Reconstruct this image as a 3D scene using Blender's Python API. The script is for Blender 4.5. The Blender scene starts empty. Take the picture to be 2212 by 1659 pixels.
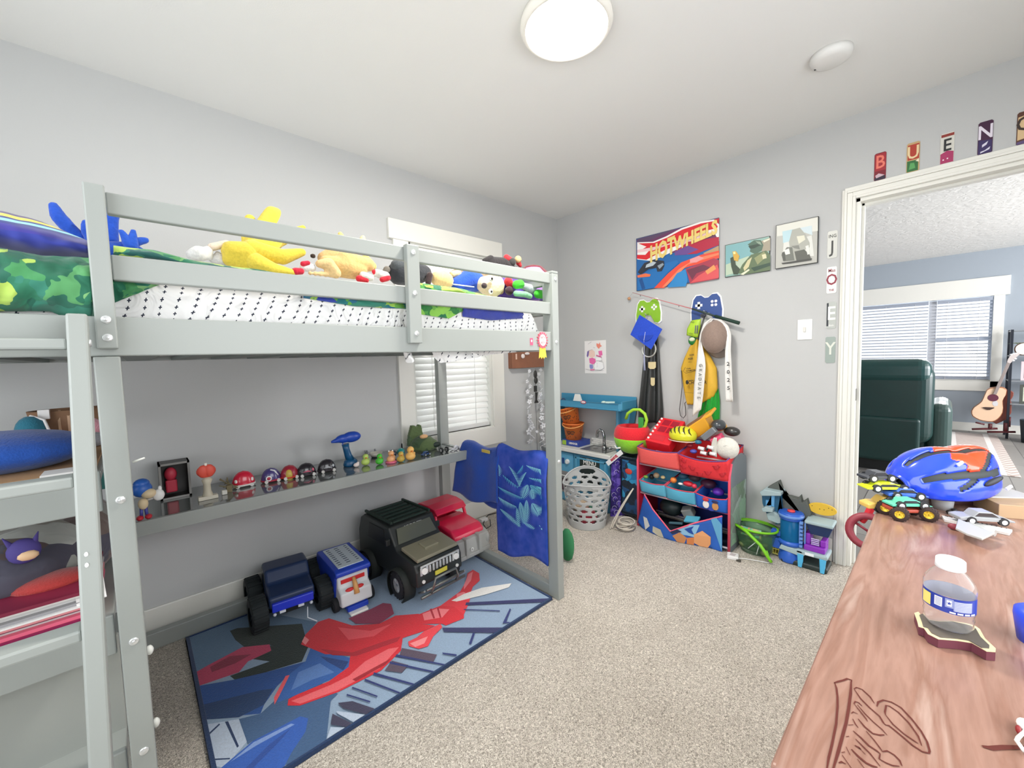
import bpy, bmesh, math, random
from mathutils import Vector as V, Matrix, Euler, noise
random.seed(7)
S = bpy.context.scene
COL = S.collection
# ---------------------------------------------------------------- camera (room corner under the ceiling light = origin, x along the window wall, y along the door wall)
RW = ((-0.72950213, 0.68342822, -0.0274318), (0.06482537, 0.02915863, -0.99747052), (-0.68089963, -0.72943515, -0.06557478))
EYE = V((2.85172036, 2.41204906, 1.21705151)); FPX = 872.686
cd = bpy.data.cameras.new('camera'); cam = bpy.data.objects.new('camera', cd); COL.objects.link(cam)
r_, d_, f_ = V(RW[0]), V(RW[1]), V(RW[2])
cam.matrix_world = Matrix(((r_.x, -d_.x, -f_.x, EYE.x), (r_.y, -d_.y, -f_.y, EYE.y), (r_.z, -d_.z, -f_.z, EYE.z), (0, 0, 0, 1)))
cd.sensor_width = 36; cd.lens = FPX / 2212 * 36; cd.clip_start = .02; cd.clip_end = 60
S.camera = cam
# ---------------------------------------------------------------- world, lights, exposure
S.view_settings.view_transform = 'Standard'; S.view_settings.look = 'None'
S.view_settings.exposure = 0.12; S.view_settings.gamma = 1; S.view_settings.use_curve_mapping = False
w = bpy.data.worlds.new('sky'); S.world = w; w.use_nodes = True
bg = w.node_tree.nodes['Background']; bg.inputs[0].default_value = (.86, .93, 1, 1); bg.inputs[1].default_value = 1.3
def area(name, loc, to, sx, sy, power, col=(1, 1, 1)):
    l = bpy.data.lights.new(name, 'AREA'); l.shape = 'RECTANGLE'; l.size = sx; l.size_y = sy; l.energy = power; l.color = col
    o = bpy.data.objects.new(name, l); COL.objects.link(o); o.location = loc
    o.rotation_euler = (V(to) - V(loc)).to_track_quat('-Z', 'Y').to_euler(); o['kind'] = 'helper'; return o
# area lights: added fills at unseen sides, and daylight outside the two visible windows
area('fill_rear', (3.74, 1.75, 1.3), (0, 1.0, .7), 1.9, 1.5, 26, (.98, .99, 1))  # added soft fill in front of the unseen near wall
area('fill_side', (1.9, 3.16, 1.35), (1.7, 0, .55), 1.5, 1.2, 24, (.98, .99, 1))  # second added fill, aimed low to brighten the space under the bed
area('daylight_bedroom_window', (1.16, -.6, 1.5), (1.16, 0, 1.35), .9, 1.4, 26, (.96, .98, 1))
area('fill_living_room_side', (-2.8, 5.9, 1.5), (-2.8, 0, 1.3), 2.6, 1.6, 240, (.99, .98, 1))  # added fill that brightens the living room from out of view
area('daylight_living_room_front', (-6.6, 2.2, 1.5), (0, 2.2, 1.3), 3.2, 1.8, 55, (.94, .97, 1))
sl = bpy.data.lights.new('sun', 'SUN'); sl.energy = 2.5; sl.angle = .01; sl.color = (1, .95, .86)
so = bpy.data.objects.new('sun', sl); COL.objects.link(so); so.rotation_euler = V((4.4, -.25, -.95)).to_track_quat('-Z', 'Y').to_euler()
# ---------------------------------------------------------------- helpers
def ray(px, py):
    return r_ * ((px - 1106) / FPX) + d_ * ((py - 829.5) / FPX) + f_
def _on(px, py, ax, v):
    d = ray(px, py); return EYE + d * ((v - EYE[ax]) / d[ax])
def PX(px, py, v): return _on(px, py, 0, v)
def PY(px, py, v): return _on(px, py, 1, v)
def PZ(px, py, v): return _on(px, py, 2, v)
def proj(p):
    q = V(p) - EYE; z = q.dot(f_); return (1106 + FPX * q.dot(r_) / z, 829.5 + FPX * q.dot(d_) / z)
def lin(h):
    h = h.lstrip('#'); c = [int(h[i:i+2], 16) / 255 for i in (0, 2, 4)]
    return tuple((x / 12.92 if x <= .04045 else ((x + .055) / 1.055) ** 2.4) for x in c) + (1,)
_M = {}
def mt(h, r=.5, m=0, kind=None, s=1.0, e=0, a=1, coat=0):
    """procedural principled material; kind: None flat, 'fuzz' plush/fabric, 'grain' fine bump, 'mottle' colour variation"""
    k = (h, r, m, kind, s, e, a, coat)
    if k in _M: return _M[k]
    M = bpy.data.materials.new('paint_' + h.lstrip('#')); M.use_nodes = True; nt = M.node_tree; b = nt.nodes['Principled BSDF']
    b.inputs['Base Color'].default_value = lin(h); b.inputs['Roughness'].default_value = r; b.inputs['Metallic'].default_value = m
    if coat: b.inputs['Coat Weight'].default_value = coat
    if e: b.inputs['Emission Color'].default_value = lin(h); b.inputs['Emission Strength'].default_value = e
    if a < 1: b.inputs['Transmission Weight'].default_value = 1 - a; b.inputs['IOR'].default_value = 1.2
    N = nt.nodes.new; L = nt.links.new
    if kind:
        tc = N('ShaderNodeTexCoord'); nz = N('ShaderNodeTexNoise'); L(tc.outputs['Object'], nz.inputs['Vector'])
        nz.inputs['Scale'].default_value = {'fuzz': 260, 'grain': 120, 'mottle': 9}.get(kind, 60) * s
        nz.inputs['Detail'].default_value = 4
        mr = N('ShaderNodeMix'); mr.data_type = 'RGBA'; c = lin(h); v = {'fuzz': .22, 'grain': .07, 'mottle': .3}.get(kind, .15)
        mr.inputs[6].default_value = tuple(x * (1 - v) for x in c[:3]) + (1,); mr.inputs[7].default_value = tuple(min(1, x * (1 + v)) for x in c[:3]) + (1,)
        L(nz.outputs['Fac'], mr.inputs[0]); L(mr.outputs[2], b.inputs['Base Color'])
        if kind != 'mottle':
            bp = N('ShaderNodeBump'); bp.inputs['Strength'].default_value = .5 if kind == 'fuzz' else .25; bp.inputs['Distance'].default_value = .004
            L(nz.outputs['Fac'], bp.inputs['Height']); L(bp.outputs[0], b.inputs['Normal'])
        if kind == 'fuzz': b.inputs['Sheen Weight'].default_value = .25
    _M[k] = M; return M
def nodemat(name, r=.6):
    M = bpy.data.materials.new(name); M.use_nodes = True; nt = M.node_tree; b = nt.nodes['Principled BSDF']; b.inputs['Roughness'].default_value = r
    return M, nt.nodes.new, nt.links.new, b, nt
SPLIT = {'fender', 'side_windows', 'headlight', 'leg', 'shoe', 'dowel', 'support_leg', 'mirror', 'badge', 'caster', 'step_light'}
class MB:
    """collects primitives (in a local frame) and links them as ONE mesh object; material per primitive"""
    def __init__(s, mat='#888888', F=None):
        s.bm = bmesh.new(); s.ms = []; s.F = F or Matrix(); s.cur = 0; s.mat(mat)
    def mat(s, m):
        if isinstance(m, str): m = mt(m)
        if m not in s.ms: s.ms.append(m)
        s.cur = s.ms.index(m); return s
    def _add(s, vs, fs, smooth=False):
        n = [s.bm.verts.new(s.F @ V(v)) for v in vs]
        for f in fs:
            try: q = s.bm.faces.new([n[i] for i in f]); q.material_index = s.cur; q.smooth = smooth
            except ValueError: pass
        return n
    def box(s, x0, y0, z0, x1, y1, z1, M=None):
        vs = [V((x, y, z)) for x in (x0, x1) for y in (y0, y1) for z in (z0, z1)]
        if M: vs = [M @ v for v in vs]
        s._add(vs, [(0, 1, 3, 2), (4, 6, 7, 5), (0, 4, 5, 1), (2, 3, 7, 6), (0, 2, 6, 4), (1, 5, 7, 3)]); return s
    def hexa(s, p):  # 8 corners: bottom 4 ccw, top 4 ccw
        s._add(p, [(3, 2, 1, 0), (4, 5, 6, 7), (0, 1, 5, 4), (1, 2, 6, 5), (2, 3, 7, 6), (3, 0, 4, 7)]); return s
    def cyl(s, p0, p1, r0, r1=None, n=20):
        p0, p1 = V(p0), V(p1); r1 = r0 if r1 is None else r1; d = (p1 - p0).normalized()
        u = d.orthogonal().normalized(); w = d.cross(u); vs = []; fs = []
        for p, r in ((p0, r0), (p1, r1)):
            for i in range(n): a = 2 * math.pi * i / n; vs.append(p + (u * math.cos(a) + w * math.sin(a)) * r)
        fs = [(i, (i + 1) % n, n + (i + 1) % n, n + i) for i in range(n)]
        s._add(vs, fs, True); s._add(vs[:n][::-1], [tuple(range(n))]); s._add(vs[n:], [tuple(range(n))]); return s
    def sph(s, c, r, n=18, M=None, z0=-1, z1=1):
        c = V(c); r = (r, r, r) if not hasattr(r, '__len__') else r; m = n // 2 + 1; vs = []; fs = []
        for j in range(m):
            t = math.asin(max(-1, min(1, z0 + (z1 - z0) * j / (m - 1)))) if (z0 > -1 or z1 < 1) else -math.pi / 2 + math.pi * j / (m - 1)
            for i in range(n):
                a = 2 * math.pi * i / n; p = V((r[0] * math.cos(t) * math.cos(a), r[1] * math.cos(t) * math.sin(a), r[2] * math.sin(t)))
                vs.append(c + (M @ p if M else p))
        for j in range(m - 1):
            for i in range(n): fs.append((j * n + i, j * n + (i + 1) % n, (j + 1) * n + (i + 1) % n, (j + 1) * n + i))
        nv = s._add(vs, fs, True)
        if z0 > -1: s._add(vs[:n][::-1], [tuple(range(n))])
        if z1 < 1: s._add(vs[-n:], [tuple(range(n))])
        return s
    def lathe(s, pr, c=(0, 0, 0), n=28, M=None, sx=1, sy=1, smooth=True):
        c = V(c); vs = []; fs = []
        for r, z in pr:
            for i in range(n): a = 2 * math.pi * i / n; p = V((r * sx * math.cos(a), r * sy * math.sin(a), z)); vs.append(c + (M @ p if M else p))
        for j in range(len(pr) - 1):
            for i in range(n): fs.append((j * n + i, j * n + (i + 1) % n, (j + 1) * n + (i + 1) % n, (j + 1) * n + i))
        s._add(vs, fs, smooth); return s
    def tube(s, pts, r, n=8, closed=False):
        pts = [V(p) for p in pts]; m = len(pts); rs = r if hasattr(r, '__len__') else [r] * m; vs = []; u = None
        for k in range(m):
            a = pts[k - 1] if (k or closed) else pts[0]; b = pts[(k + 1) % m] if (k < m - 1 or closed) else pts[-1]
            d = (b - a).normalized()
            if u is None: u = d.orthogonal().normalized()
            u = (u - d * u.dot(d)).normalized(); w = d.cross(u)
            for i in range(n): t = 2 * math.pi * i / n; vs.append(pts[k] + (u * math.cos(t) + w * math.sin(t)) * rs[k])
        fs = []
        for k in range(m if closed else m - 1):
            q = (k + 1) % m
            for i in range(n): fs.append((k * n + i, k * n + (i + 1) % n, q * n + (i + 1) % n, q * n + i))
        s._add(vs, fs, True)
        if not closed: s._add(vs[:n][::-1], [tuple(range(n))]); s._add(vs[-n:], [tuple(range(n))])
        return s
    def prism(s, pts, o, u, v, d):
        """2-D outline (any simple polygon) in the plane o,u,v, extruded by vector d"""
        o, u, v, d = V(o), V(u), V(v), V(d); n = len(pts)
        a = [o + u * p[0] + v * p[1] for p in pts]; b = [p + d for p in a]
        s._add(a[::-1], [tuple(range(n))]); s._add(b, [tuple(range(n))])
        s._add(a + b, [(i, (i + 1) % n, n + (i + 1) % n, n + i) for i in range(n)]); return s
    def sheet(s, f, nu, nv):
        vs = [f(i / nu, j / nv) for j in range(nv + 1) for i in range(nu + 1)]
        s._add(vs, [(j * (nu + 1) + i, j * (nu + 1) + i + 1, (j + 1) * (nu + 1) + i + 1, (j + 1) * (nu + 1) + i) for j in range(nv) for i in range(nu)], True); return s
    def text(s, t, o, u, v, h, d=.0006, al='CENTER', w=1, bold=0):
        """writing: t with cap height about h, centred at o in the plane u,v"""
        c = bpy.data.curves.new('t', 'FONT'); c.body = t; c.size = h * 1.4; c.align_x = al; c.align_y = 'CENTER'; c.offset = bold; c.resolution_u = 2
        ob = bpy.data.objects.new('t', c); me = ob.to_mesh(); o, u, v = V(o), V(u), V(v); n = u.cross(v).normalized() * d
        vs = [o + u * (p.co.x * w) + v * p.co.y + n for p in me.vertices]
        s._add(vs, [tuple(f.vertices) for f in me.polygons]); ob.to_mesh_clear(); bpy.data.objects.remove(ob); bpy.data.curves.remove(c); return s
    def ob(s, name, parent=None, bev=0, seg=2, sub=0, thick=0, remesh=0, jig=0, js=30, sm=False, merge=True):
        if merge: bmesh.ops.remove_doubles(s.bm, verts=s.bm.verts, dist=1e-5)
        if jig:
            for v in s.bm.verts: v.co += noise.noise_vector(v.co * js) * jig
        bmesh.ops.recalc_face_normals(s.bm, faces=s.bm.faces)
        if sm:
            for f in s.bm.faces: f.smooth = True
        if parent is None:
            cs = [v.co for v in s.bm.verts]; lo = V([min(c[i] for c in cs) for i in range(3)]); hi = V([max(c[i] for c in cs) for i in range(3)])
            org = V(((lo.x + hi.x) / 2, (lo.y + hi.y) / 2, lo.z)); loc = org
        else:
            org = V(parent.get('_o', (0, 0, 0))); loc = V((0, 0, 0))
        for v in s.bm.verts: v.co -= org
        if name in SPLIT and parent is not None:
            s.bm.verts.index_update(); seen = set(); groups = []
            for v in s.bm.verts:
                if v in seen: continue
                st = [v]; seen.add(v); g = set()
                while st:
                    a = st.pop(); g.add(a)
                    for e in a.link_edges:
                        b_ = e.other_vert(a)
                        if b_ not in seen: seen.add(b_); st.append(b_)
                groups.append(g)
            if len(groups) > 1:
                first = None
                for g in groups[1:]:
                    b2 = s.bm.copy(); ix = {v.index for v in g}; b2.verts.ensure_lookup_table()
                    bmesh.ops.delete(b2, geom=[v for v in b2.verts if v.index not in ix], context='VERTS')
                    me = bpy.data.meshes.new(name); b2.to_mesh(me); b2.free()
                    for m in s.ms: me.materials.append(m)
                    o = bpy.data.objects.new(name, me); COL.objects.link(o); o.parent = parent; o['_o'] = tuple(org)
                    if bev: m = o.modifiers.new('b', 'BEVEL'); m.width = bev; m.segments = seg; m.limit_method = 'ANGLE'
                bmesh.ops.delete(s.bm, geom=[v for g in groups[1:] for v in g], context='VERTS')
        me = bpy.data.meshes.new(name); s.bm.to_mesh(me); s.bm.free()
        for m in s.ms: me.materials.append(m)
        o = bpy.data.objects.new(name, me); COL.objects.link(o); o.location = loc; o['_o'] = tuple(org)
        if parent is not None: o.parent = parent
        if remesh:
            m = o.modifiers.new('r', 'REMESH'); m.mode = 'VOXEL'; m.voxel_size = remesh; m.use_smooth_shade = True
            m = o.modifiers.new('s', 'SMOOTH'); m.iterations = 3
        if thick: m = o.modifiers.new('t', 'SOLIDIFY'); m.thickness = thick; m.offset = 0
        if bev: m = o.modifiers.new('b', 'BEVEL'); m.width = bev; m.segments = seg; m.limit_method = 'ANGLE'
        if sub: m = o.modifiers.new('s', 'SUBSURF'); m.levels = sub; m.render_levels = sub
        return o
def tag(o, label, cat, group=None):
    o['label'] = label; o['category'] = cat
    if group: o['group'] = group
    return o
def thing(name, loc, label, cat, group=None):
    o = bpy.data.objects.new(name, None); COL.objects.link(o); o.location = V(loc); o['_o'] = tuple(loc); o.empty_display_size = .05
    return tag(o, label, cat, group)
def struct(o): o['kind'] = 'structure'; return o
def fr(loc, yaw=0, pitch=0, roll=0, s=1):
    return Matrix.Translation(V(loc)) @ Euler((math.radians(roll), math.radians(pitch), math.radians(yaw)), 'XYZ').to_matrix().to_4x4() @ Matrix.Scale(s, 4)
def copy_thing(root, loc, rz=0, label=None):
    r = root.copy(); COL.objects.link(r); r.location = V(loc); r.rotation_euler = (0, 0, rz)
    if label: r['label'] = label
    for ch in list(root.children):
        c = ch.copy(); COL.objects.link(c); c.parent = r
        for g in list(ch.children): d = g.copy(); COL.objects.link(d); d.parent = c
    return r
X, Y, Z = V((1, 0, 0)), V((0, 1, 0)), V((0, 0, 1))
def SC(p, s): p = V(p); return Matrix.Translation(p) @ Matrix.Scale(s, 4) @ Matrix.Translation(-p)
def blob(mb, a, b, r0, r1, k=6):
    a, b = V(a), V(b)
    for i in range(k + 1): t = i / k; mb.sph(a.lerp(b, t), r0 + (r1 - r0) * t, 12)
# ================================================================ SETTING
def wallmat(name, h, h2=None):
    M, N, L, b, nt = nodemat(name, .85); b.inputs['Base Color'].default_value = lin(h)
    tc = N('ShaderNodeTexCoord'); nz = N('ShaderNodeTexNoise'); nz.inputs['Scale'].default_value = 220; L(tc.outputs['Object'], nz.inputs['Vector'])
    bp = N('ShaderNodeBump'); bp.inputs['Strength'].default_value = .12; bp.inputs['Distance'].default_value = .002; L(nz.outputs['Fac'], bp.inputs['Height']); L(bp.outputs[0], b.inputs['Normal'])
    return M
WALL = wallmat('grey_wall_paint', '#c1c2c1'); CEIL = wallmat('ceiling_paint', '#e8e8e5'); LWALL = wallmat('blue_grey_wall_paint', '#a3acb5')
TRIM = mt('#e9e8e0', .35); RY, RX = 3.2, 3.8
M, N, L, b, nt = nodemat('beige_carpet', 1)
tc = N('ShaderNodeTexCoord'); n1 = N('ShaderNodeTexNoise'); n2 = N('ShaderNodeTexNoise'); v1 = N('ShaderNodeTexVoronoi')
for q, sc in ((n1, 170), (n2, 7), (v1, 240)): q.inputs['Scale'].default_value = sc; L(tc.outputs['Object'], q.inputs['Vector'])
n1.inputs['Detail'].default_value = 6; n1.inputs['Distortion'].default_value = 1.6
cr = N('ShaderNodeValToRGB'); L(n1.outputs['Fac'], cr.inputs[0]); e = cr.color_ramp.elements
e[0].position = .34; e[0].color = lin('#8f877c'); e[1].position = .66; e[1].color = lin('#fbf3e6'); e.new(.5).color = lin('#cbc2b5')
mx = N('ShaderNodeMix'); mx.data_type = 'RGBA'; mx.blend_type = 'MULTIPLY'; mx.inputs[0].default_value = .15; c2 = N('ShaderNodeValToRGB'); L(n2.outputs['Fac'], c2.inputs[0])
c2.color_ramp.elements[0].position = .35; c2.color_ramp.elements[0].color = (.55, .53, .5, 1); c2.color_ramp.elements[1].position = .6
L(cr.outputs[0], mx.inputs[6]); L(c2.outputs[0], mx.inputs[7]); L(mx.outputs[2], b.inputs['Base Color'])
ad = N('ShaderNodeMath'); L(n1.outputs['Fac'], ad.inputs[0]); L(v1.outputs['Distance'], ad.inputs[1]); bp = N('ShaderNodeBump'); bp.inputs['Strength'].default_value = .75; bp.inputs['Distance'].default_value = .006
L(ad.outputs[0], bp.inputs['Height']); L(bp.outputs[0], b.inputs['Normal']); CARPET = M
f = MB(CARPET).box(-.06, -.15, -.1, RX + .1, RY + .1, 0).ob('floor'); struct(f)
f = MB(CEIL).box(-.06, -.15, 2.44, RX + .1, RY + .1, 2.54).ob('ceiling'); struct(f)
# window wall with its opening
wx0, wx1, wz0, wz1 = .815, 1.5, .69, 1.99
q = MB(WALL); q.box(0, -.14, 0, wx0, 0, 2.44); q.box(wx1, -.14, 0, RX, 0, 2.44); q.box(wx0, -.14, 0, wx1, 0, wz0); q.box(wx0, -.14, wz1, wx1, 0, 2.44)
struct(q.ob('wall_left'))
dy0, dy1, dz = 2.069, 2.84, 2.004
q = MB(WALL); q.box(-.12, -.14, 0, 0, dy0, 2.44); q.box(-.12, dy1, 0, 0, RY, 2.44); q.box(-.12, dy0, dz, 0, dy1, 2.44)
struct(q.ob('wall_right'))
q = MB(WALL); q.box(0, RY, 0, 1.1, RY + .1, 2.44); q.box(2.7, RY, 0, RX, RY + .1, 2.44); q.box(1.1, RY, 0, 2.7, RY + .1, .9); q.box(1.1, RY, 2.2, 2.7, RY + .1, 2.44); struct(q.ob('wall_back'))  # unseen wall; its opening is made up to go with the side fill
q = MB(WALL); q.box(RX, -.14, 0, RX + .1, .75, 2.44); q.box(RX, 2.75, 0, RX + .1, RY + .1, 2.44); q.box(RX, .75, 0, RX + .1, 2.75, .65); q.box(RX, .75, 2.25, RX + .1, 2.75, 2.44); struct(q.ob('wall_near'))  # opening here is likewise invented, behind the rear fill
q = MB(TRIM); q.box(0, 0, 0, RX, .013, .135); struct(q.ob('baseboard_left', bev=.004))
q = MB(TRIM); q.box(0, 0, 0, .013, 2.005, .135); struct(q.ob('baseboard_right', bev=.004))
# door casing (profiled) + jamb
q = MB(TRIM)
for (a, b_, t) in ((2.012, 2.022, .012), (2.022, 2.034, .022), (2.034, 2.056, .017), (2.056, 2.069, .02)): q.box(0, a, 0, t, b_, dz + (2.069 - a) - .0005)
for (a, b_, t) in ((dz, dz + .013, .02), (dz + .013, dz + .035, .017), (dz + .035, dz + .047, .022), (dz + .047, dz + .065, .012)): q.box(0, 2.069 - (a - dz), a, t, dy1 + .06, b_)
q.box(0, dy1, 0, .018, dy1 + .06, dz)
struct(q.ob('trim_1', bev=.002))
q = MB(TRIM); q.box(-.135, dy0 - .001, 0, .004, dy0 + .018, dz); q.box(-.135, dy1 - .018, 0, .004, dy1, dz); q.box(-.135, dy0, dz - .018, .004, dy1, dz)
q.box(-.09, dy0 + .018, 0, -.05, dy0 + .03, dz - .018); q.box(-.09, dy0, dz - .03, -.05, dy1, dz - .018)
dj = q.ob('door_1', bev=.001); struct(dj)
MB(mt('#8c8c88', .3, 1)).box(-.045, dy0 + .018, .93, -.012, dy0 + .0195, .995).ob('strike_plate', dj)
# window 1: casing, frame, glass
q = MB(TRIM)
q.box(.66 + .03, 0, 1.985, 1.638, .026, 2.108); q.box(.7, 0, .56, wx0, .02, 1.985); q.box(wx1, 0, .56, 1.607, .02, 1.985); q.box(.7, 0, .545, 1.607, .022, .68)
win = struct(q.ob('window_1', bev=.002))
q = MB(mt('#dedfd8', .4)); q.box(wx0, -.13, .66, wx1, .012, wz0); q.box(wx0, -.13, wz0, wx0 + .02, 0, wz1); q.box(wx1 - .02, -.13, wz0, wx1, 0, wz1); q.box(wx0, -.13, wz1 - .02, wx1, 0, wz1)
q.box(wx0 + .02, -.11, wz0, wx0 + .05, -.085, wz1); q.box(wx1 - .05, -.11, wz0, wx1 - .02, -.085, wz1); q.box(wx0, -.11, 1.31, wx1, -.085, 1.35); q.box(wx0, -.11, wz0, wx1, -.085, wz0 + .04); q.ob('window_frame', win)
MB(mt('#ffffff', .02, a=.05)).box(wx0 + .03, -.1, wz0 + .03, wx1 - .03, -.096, wz1 - .03).ob('pane', win)
def blind(name, ax, a0, a1, n0, z0, z1, label, mat, tilt=62, pitch=.044, depth=.05, sgn=1, grp=None):
    """venetian blind; ax 'x' runs along x at y=n0, 'y' runs along y at x=n0"""
    P = (lambda a, n, z: V((a, n0 + sgn * n, z))) if ax == 'x' else (lambda a, n, z: V((n0 + sgn * n, a, z)))
    t = thing(name, P((a0 + a1) / 2, 0, z0), label, 'blind', grp)
    q = MB(mat); k = int((z1 - .05 - z0 - .02) / pitch); c, s = math.cos(math.radians(tilt)) * depth / 2, math.sin(math.radians(tilt)) * depth / 2
    for i in range(k):
        z = z0 + .035 + i * pitch; th = .0013 if ax == 'x' else .007
        q.hexa([P(a0, -c, z + s), P(a1, -c, z + s), P(a1, c, z - s), P(a0, c, z - s), P(a0, -c + .002, z + s + th * 2), P(a1, -c + .002, z + s + th * 2), P(a1, c + .002, z - s + th * 2), P(a0, c + .002, z - s + th * 2)])
    q.ob('slat', t, merge=False)
    q = MB(mat); lo, hi = P(a0, -.02, z1 - .05), P(a1, .025, z1); q.box(lo.x, lo.y, lo.z, hi.x, hi.y, hi.z).ob('headrail', t, bev=.003)
    q = MB(mat); lo, hi = P(a0, -.02, z0), P(a1, .02, z0 + .034); q.box(lo.x, lo.y, lo.z, hi.x, hi.y, hi.z).ob('bottom_rail', t, bev=.005)
    q = MB(mt('#f4f4f2', .8))
    for fr_ in ((.2, .78) if a1 - a0 < .8 else (.15, .5, .85)):
        a = a0 + (a1 - a0) * fr_; q.tube([P(a, c + .004, z0), P(a, c + .004, z1 - .03)], .0018, 5)
    q.ob('ladder_cord', t)
    return t
def blindmat(n, h, tr):
    M, N, L, b, nt = nodemat(n, .45); b.inputs['Base Color'].default_value = lin(h); ts = N('ShaderNodeBsdfTranslucent'); ts.inputs[0].default_value = lin(h); ms = N('ShaderNodeMixShader'); ms.inputs[0].default_value = tr
    o = nt.nodes['Material Output']; L(b.outputs[0], ms.inputs[1]); L(ts.outputs[0], ms.inputs[2]); L(ms.outputs[0], o.inputs[0]); return M
BL = blindmat('white_blind_slats', '#f3f3f0', .25)
blind('window_blind', 'x', wx0 + .022, wx1 - .022, -.035, wz0 + .001, wz1 - .022, 'white slatted blind in the bedroom window behind the loft bed', BL)
# ---------------- far room through the door
FX = -5.75
M, N, L, b, nt = nodemat('textured_ceiling', .9); b.inputs['Base Color'].default_value = lin('#f0efea')
tc = N('ShaderNodeTexCoord'); nz = N('ShaderNodeTexNoise'); nz.inputs['Scale'].default_value = 14; nz.inputs['Detail'].default_value = 5; nz.inputs['Distortion'].default_value = 1.2; L(tc.outputs['Object'], nz.inputs['Vector'])
bp = N('ShaderNodeBump'); bp.inputs['Strength'].default_value = .4; bp.inputs['Distance'].default_value = .02; L(nz.outputs['Fac'], bp.inputs['Height']); L(bp.outputs[0], b.inputs['Normal'])
struct(MB(M).box(FX - .1, -.4, 2.5, -.12, 6.1, 2.6).ob('ceiling'))
M, N, L, b, nt = nodemat('grey_plank_floor', .5); tc = N('ShaderNodeTexCoord'); mp = N('ShaderNodeMapping'); br = N('ShaderNodeTexBrick'); L(tc.outputs['Object'], mp.inputs[0]); L(mp.outputs[0], br.inputs['Vector'])
br.inputs['Scale'].default_value = 1; br.inputs['Brick Width'].default_value = 1.2; br.inputs['Row Height'].default_value = .17; br.inputs['Mortar Size'].default_value = .003
br.inputs['Color1'].default_value = lin('#9a9792'); br.inputs['Color2'].default_value = lin('#84817d'); br.inputs['Mortar'].default_value = lin('#5d5a57'); L(br.outputs['Color'], b.inputs['Base Color'])
struct(MB(M).box(FX - .1, -.4, -.1, -.06, 6.1, 0).ob('floor'))
fy0, fy1, fz0, fz1 = 1.3, PX(2147, 640, FX).y, PX(2140, 820, FX).z, PX(2147, 640, FX).z
q = MB(LWALL); q.box(FX - .12, -.4, 0, FX, fy0, 2.5); q.box(FX - .12, fy1, 0, FX, 6.1, 2.5); q.box(FX - .12, fy0, 0, FX, fy1, fz0 - .02); q.box(FX - .12, fy0, fz1 + .01, FX, fy1, 2.5); struct(q.ob('wall_far'))
q = MB(LWALL); q.box(FX, -.5, 0, -.12, -.4, 2.5); struct(q.ob('wall_far_left'))
q = MB(LWALL); q.box(FX, 6.0, 0, -4.2, 6.1, 2.5); q.box(-1.4, 6.0, 0, -.12, 6.1, 2.5); q.box(-4.2, 6, 0, -1.4, 6.1, .65); q.box(-4.2, 6, 2.3, -1.4, 6.1, 2.5); q.box(-.12, RY, 0, -.02, 6.1, 2.5); struct(q.ob('wall_far_right'))
q = MB(TRIM); q.box(FX, -.4, 0, FX + .015, 6, .12); struct(q.ob('baseboard_far', bev=.003))
tw = PX(2184, 594, FX); q = MB(TRIM); q.box(FX, fy0 - .2, fz1 + .01, FX + .03, tw.y, tw.z); q.box(FX, fy1, fz0 - .15, FX + .025, tw.y - .04, fz1 + .01); q.box(FX, fy0 - .15, fz0 - .16, FX + .025, tw.y - .04, fz0 - .02)
q.box(FX - .12, fy0, fz0 - .02, FX + .0, fy1, fz0)
w2 = struct(q.ob('window_2', bev=.003)); ym = PX(2016, 700, FX).y
q = MB(mt('#c9ccd2', .4)); q.box(FX - .1, ym - .05, fz0, FX - .03, ym + .03, fz1); q.box(FX - .1, fy1 - .03, fz0, FX - .05, fy1, fz1)
q.box(FX - .1, ym, (fz0 + fz1) / 2 - .02, FX - .06, fy1, (fz0 + fz1) / 2 + .02); q.ob('window_frame', w2)
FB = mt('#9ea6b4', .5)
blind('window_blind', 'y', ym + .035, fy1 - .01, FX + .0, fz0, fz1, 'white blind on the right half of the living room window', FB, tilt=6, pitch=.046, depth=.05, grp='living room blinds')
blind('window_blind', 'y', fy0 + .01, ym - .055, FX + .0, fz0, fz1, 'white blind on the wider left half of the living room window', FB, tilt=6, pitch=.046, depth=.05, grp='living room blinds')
# ---------------- ceiling light, smoke detector, switch
q = thing('ceiling_light', (1.615, 1.43, 2.405), 'round white disc ceiling light, lit, above the carpet', 'ceiling light')
MB(mt('#f2efe6', .4)).lathe([(0, 2.44), (.165, 2.44), (.168, 2.42), (.158, 2.405), (.15, 2.405), (.15, 2.43), (0, 2.43)], (1.615, 1.43, 0), 48).ob('rim', q)
MB(mt('#fffaf2', .6, e=5)).lathe([(0, 2.398), (.06, 2.399), (.12, 2.403), (.15, 2.412)], (1.615, 1.43, 0), 48).ob('diffuser', q)
area('ceiling_light_glow', (1.615, 1.43, 2.39), (1.615, 1.43, 0), .28, .28, 30, (1, .95, .88)); bpy.data.lights['ceiling_light_glow'].shape = 'DISK'
sm = PZ(1795, 127, 2.42); q = thing('smoke_detector', (sm.x, sm.y, 2.405), 'round white smoke detector on the ceiling near the door', 'smoke detector')
MB(mt('#e4e3df', .5)).lathe([(0, 2.44), (.072, 2.44), (.072, 2.425), (.066, 2.412), (.05, 2.406), (0, 2.405)], (sm.x, sm.y, 0), 40).ob('body', q)
MB('#222222').box(sm.x - .012, sm.y - .058, 2.4068, sm.x - .004, sm.y - .046, 2.412).ob('vent', q)
q = thing('light_switch', (0, 1.856, 1.33), 'white toggle light switch plate on the wall left of the door', 'light switch')
MB(mt('#f4f3ee', .35)).box(0, 1.82, 1.273, .006, 1.891, 1.389).ob('plate', q, bev=.002)
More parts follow.
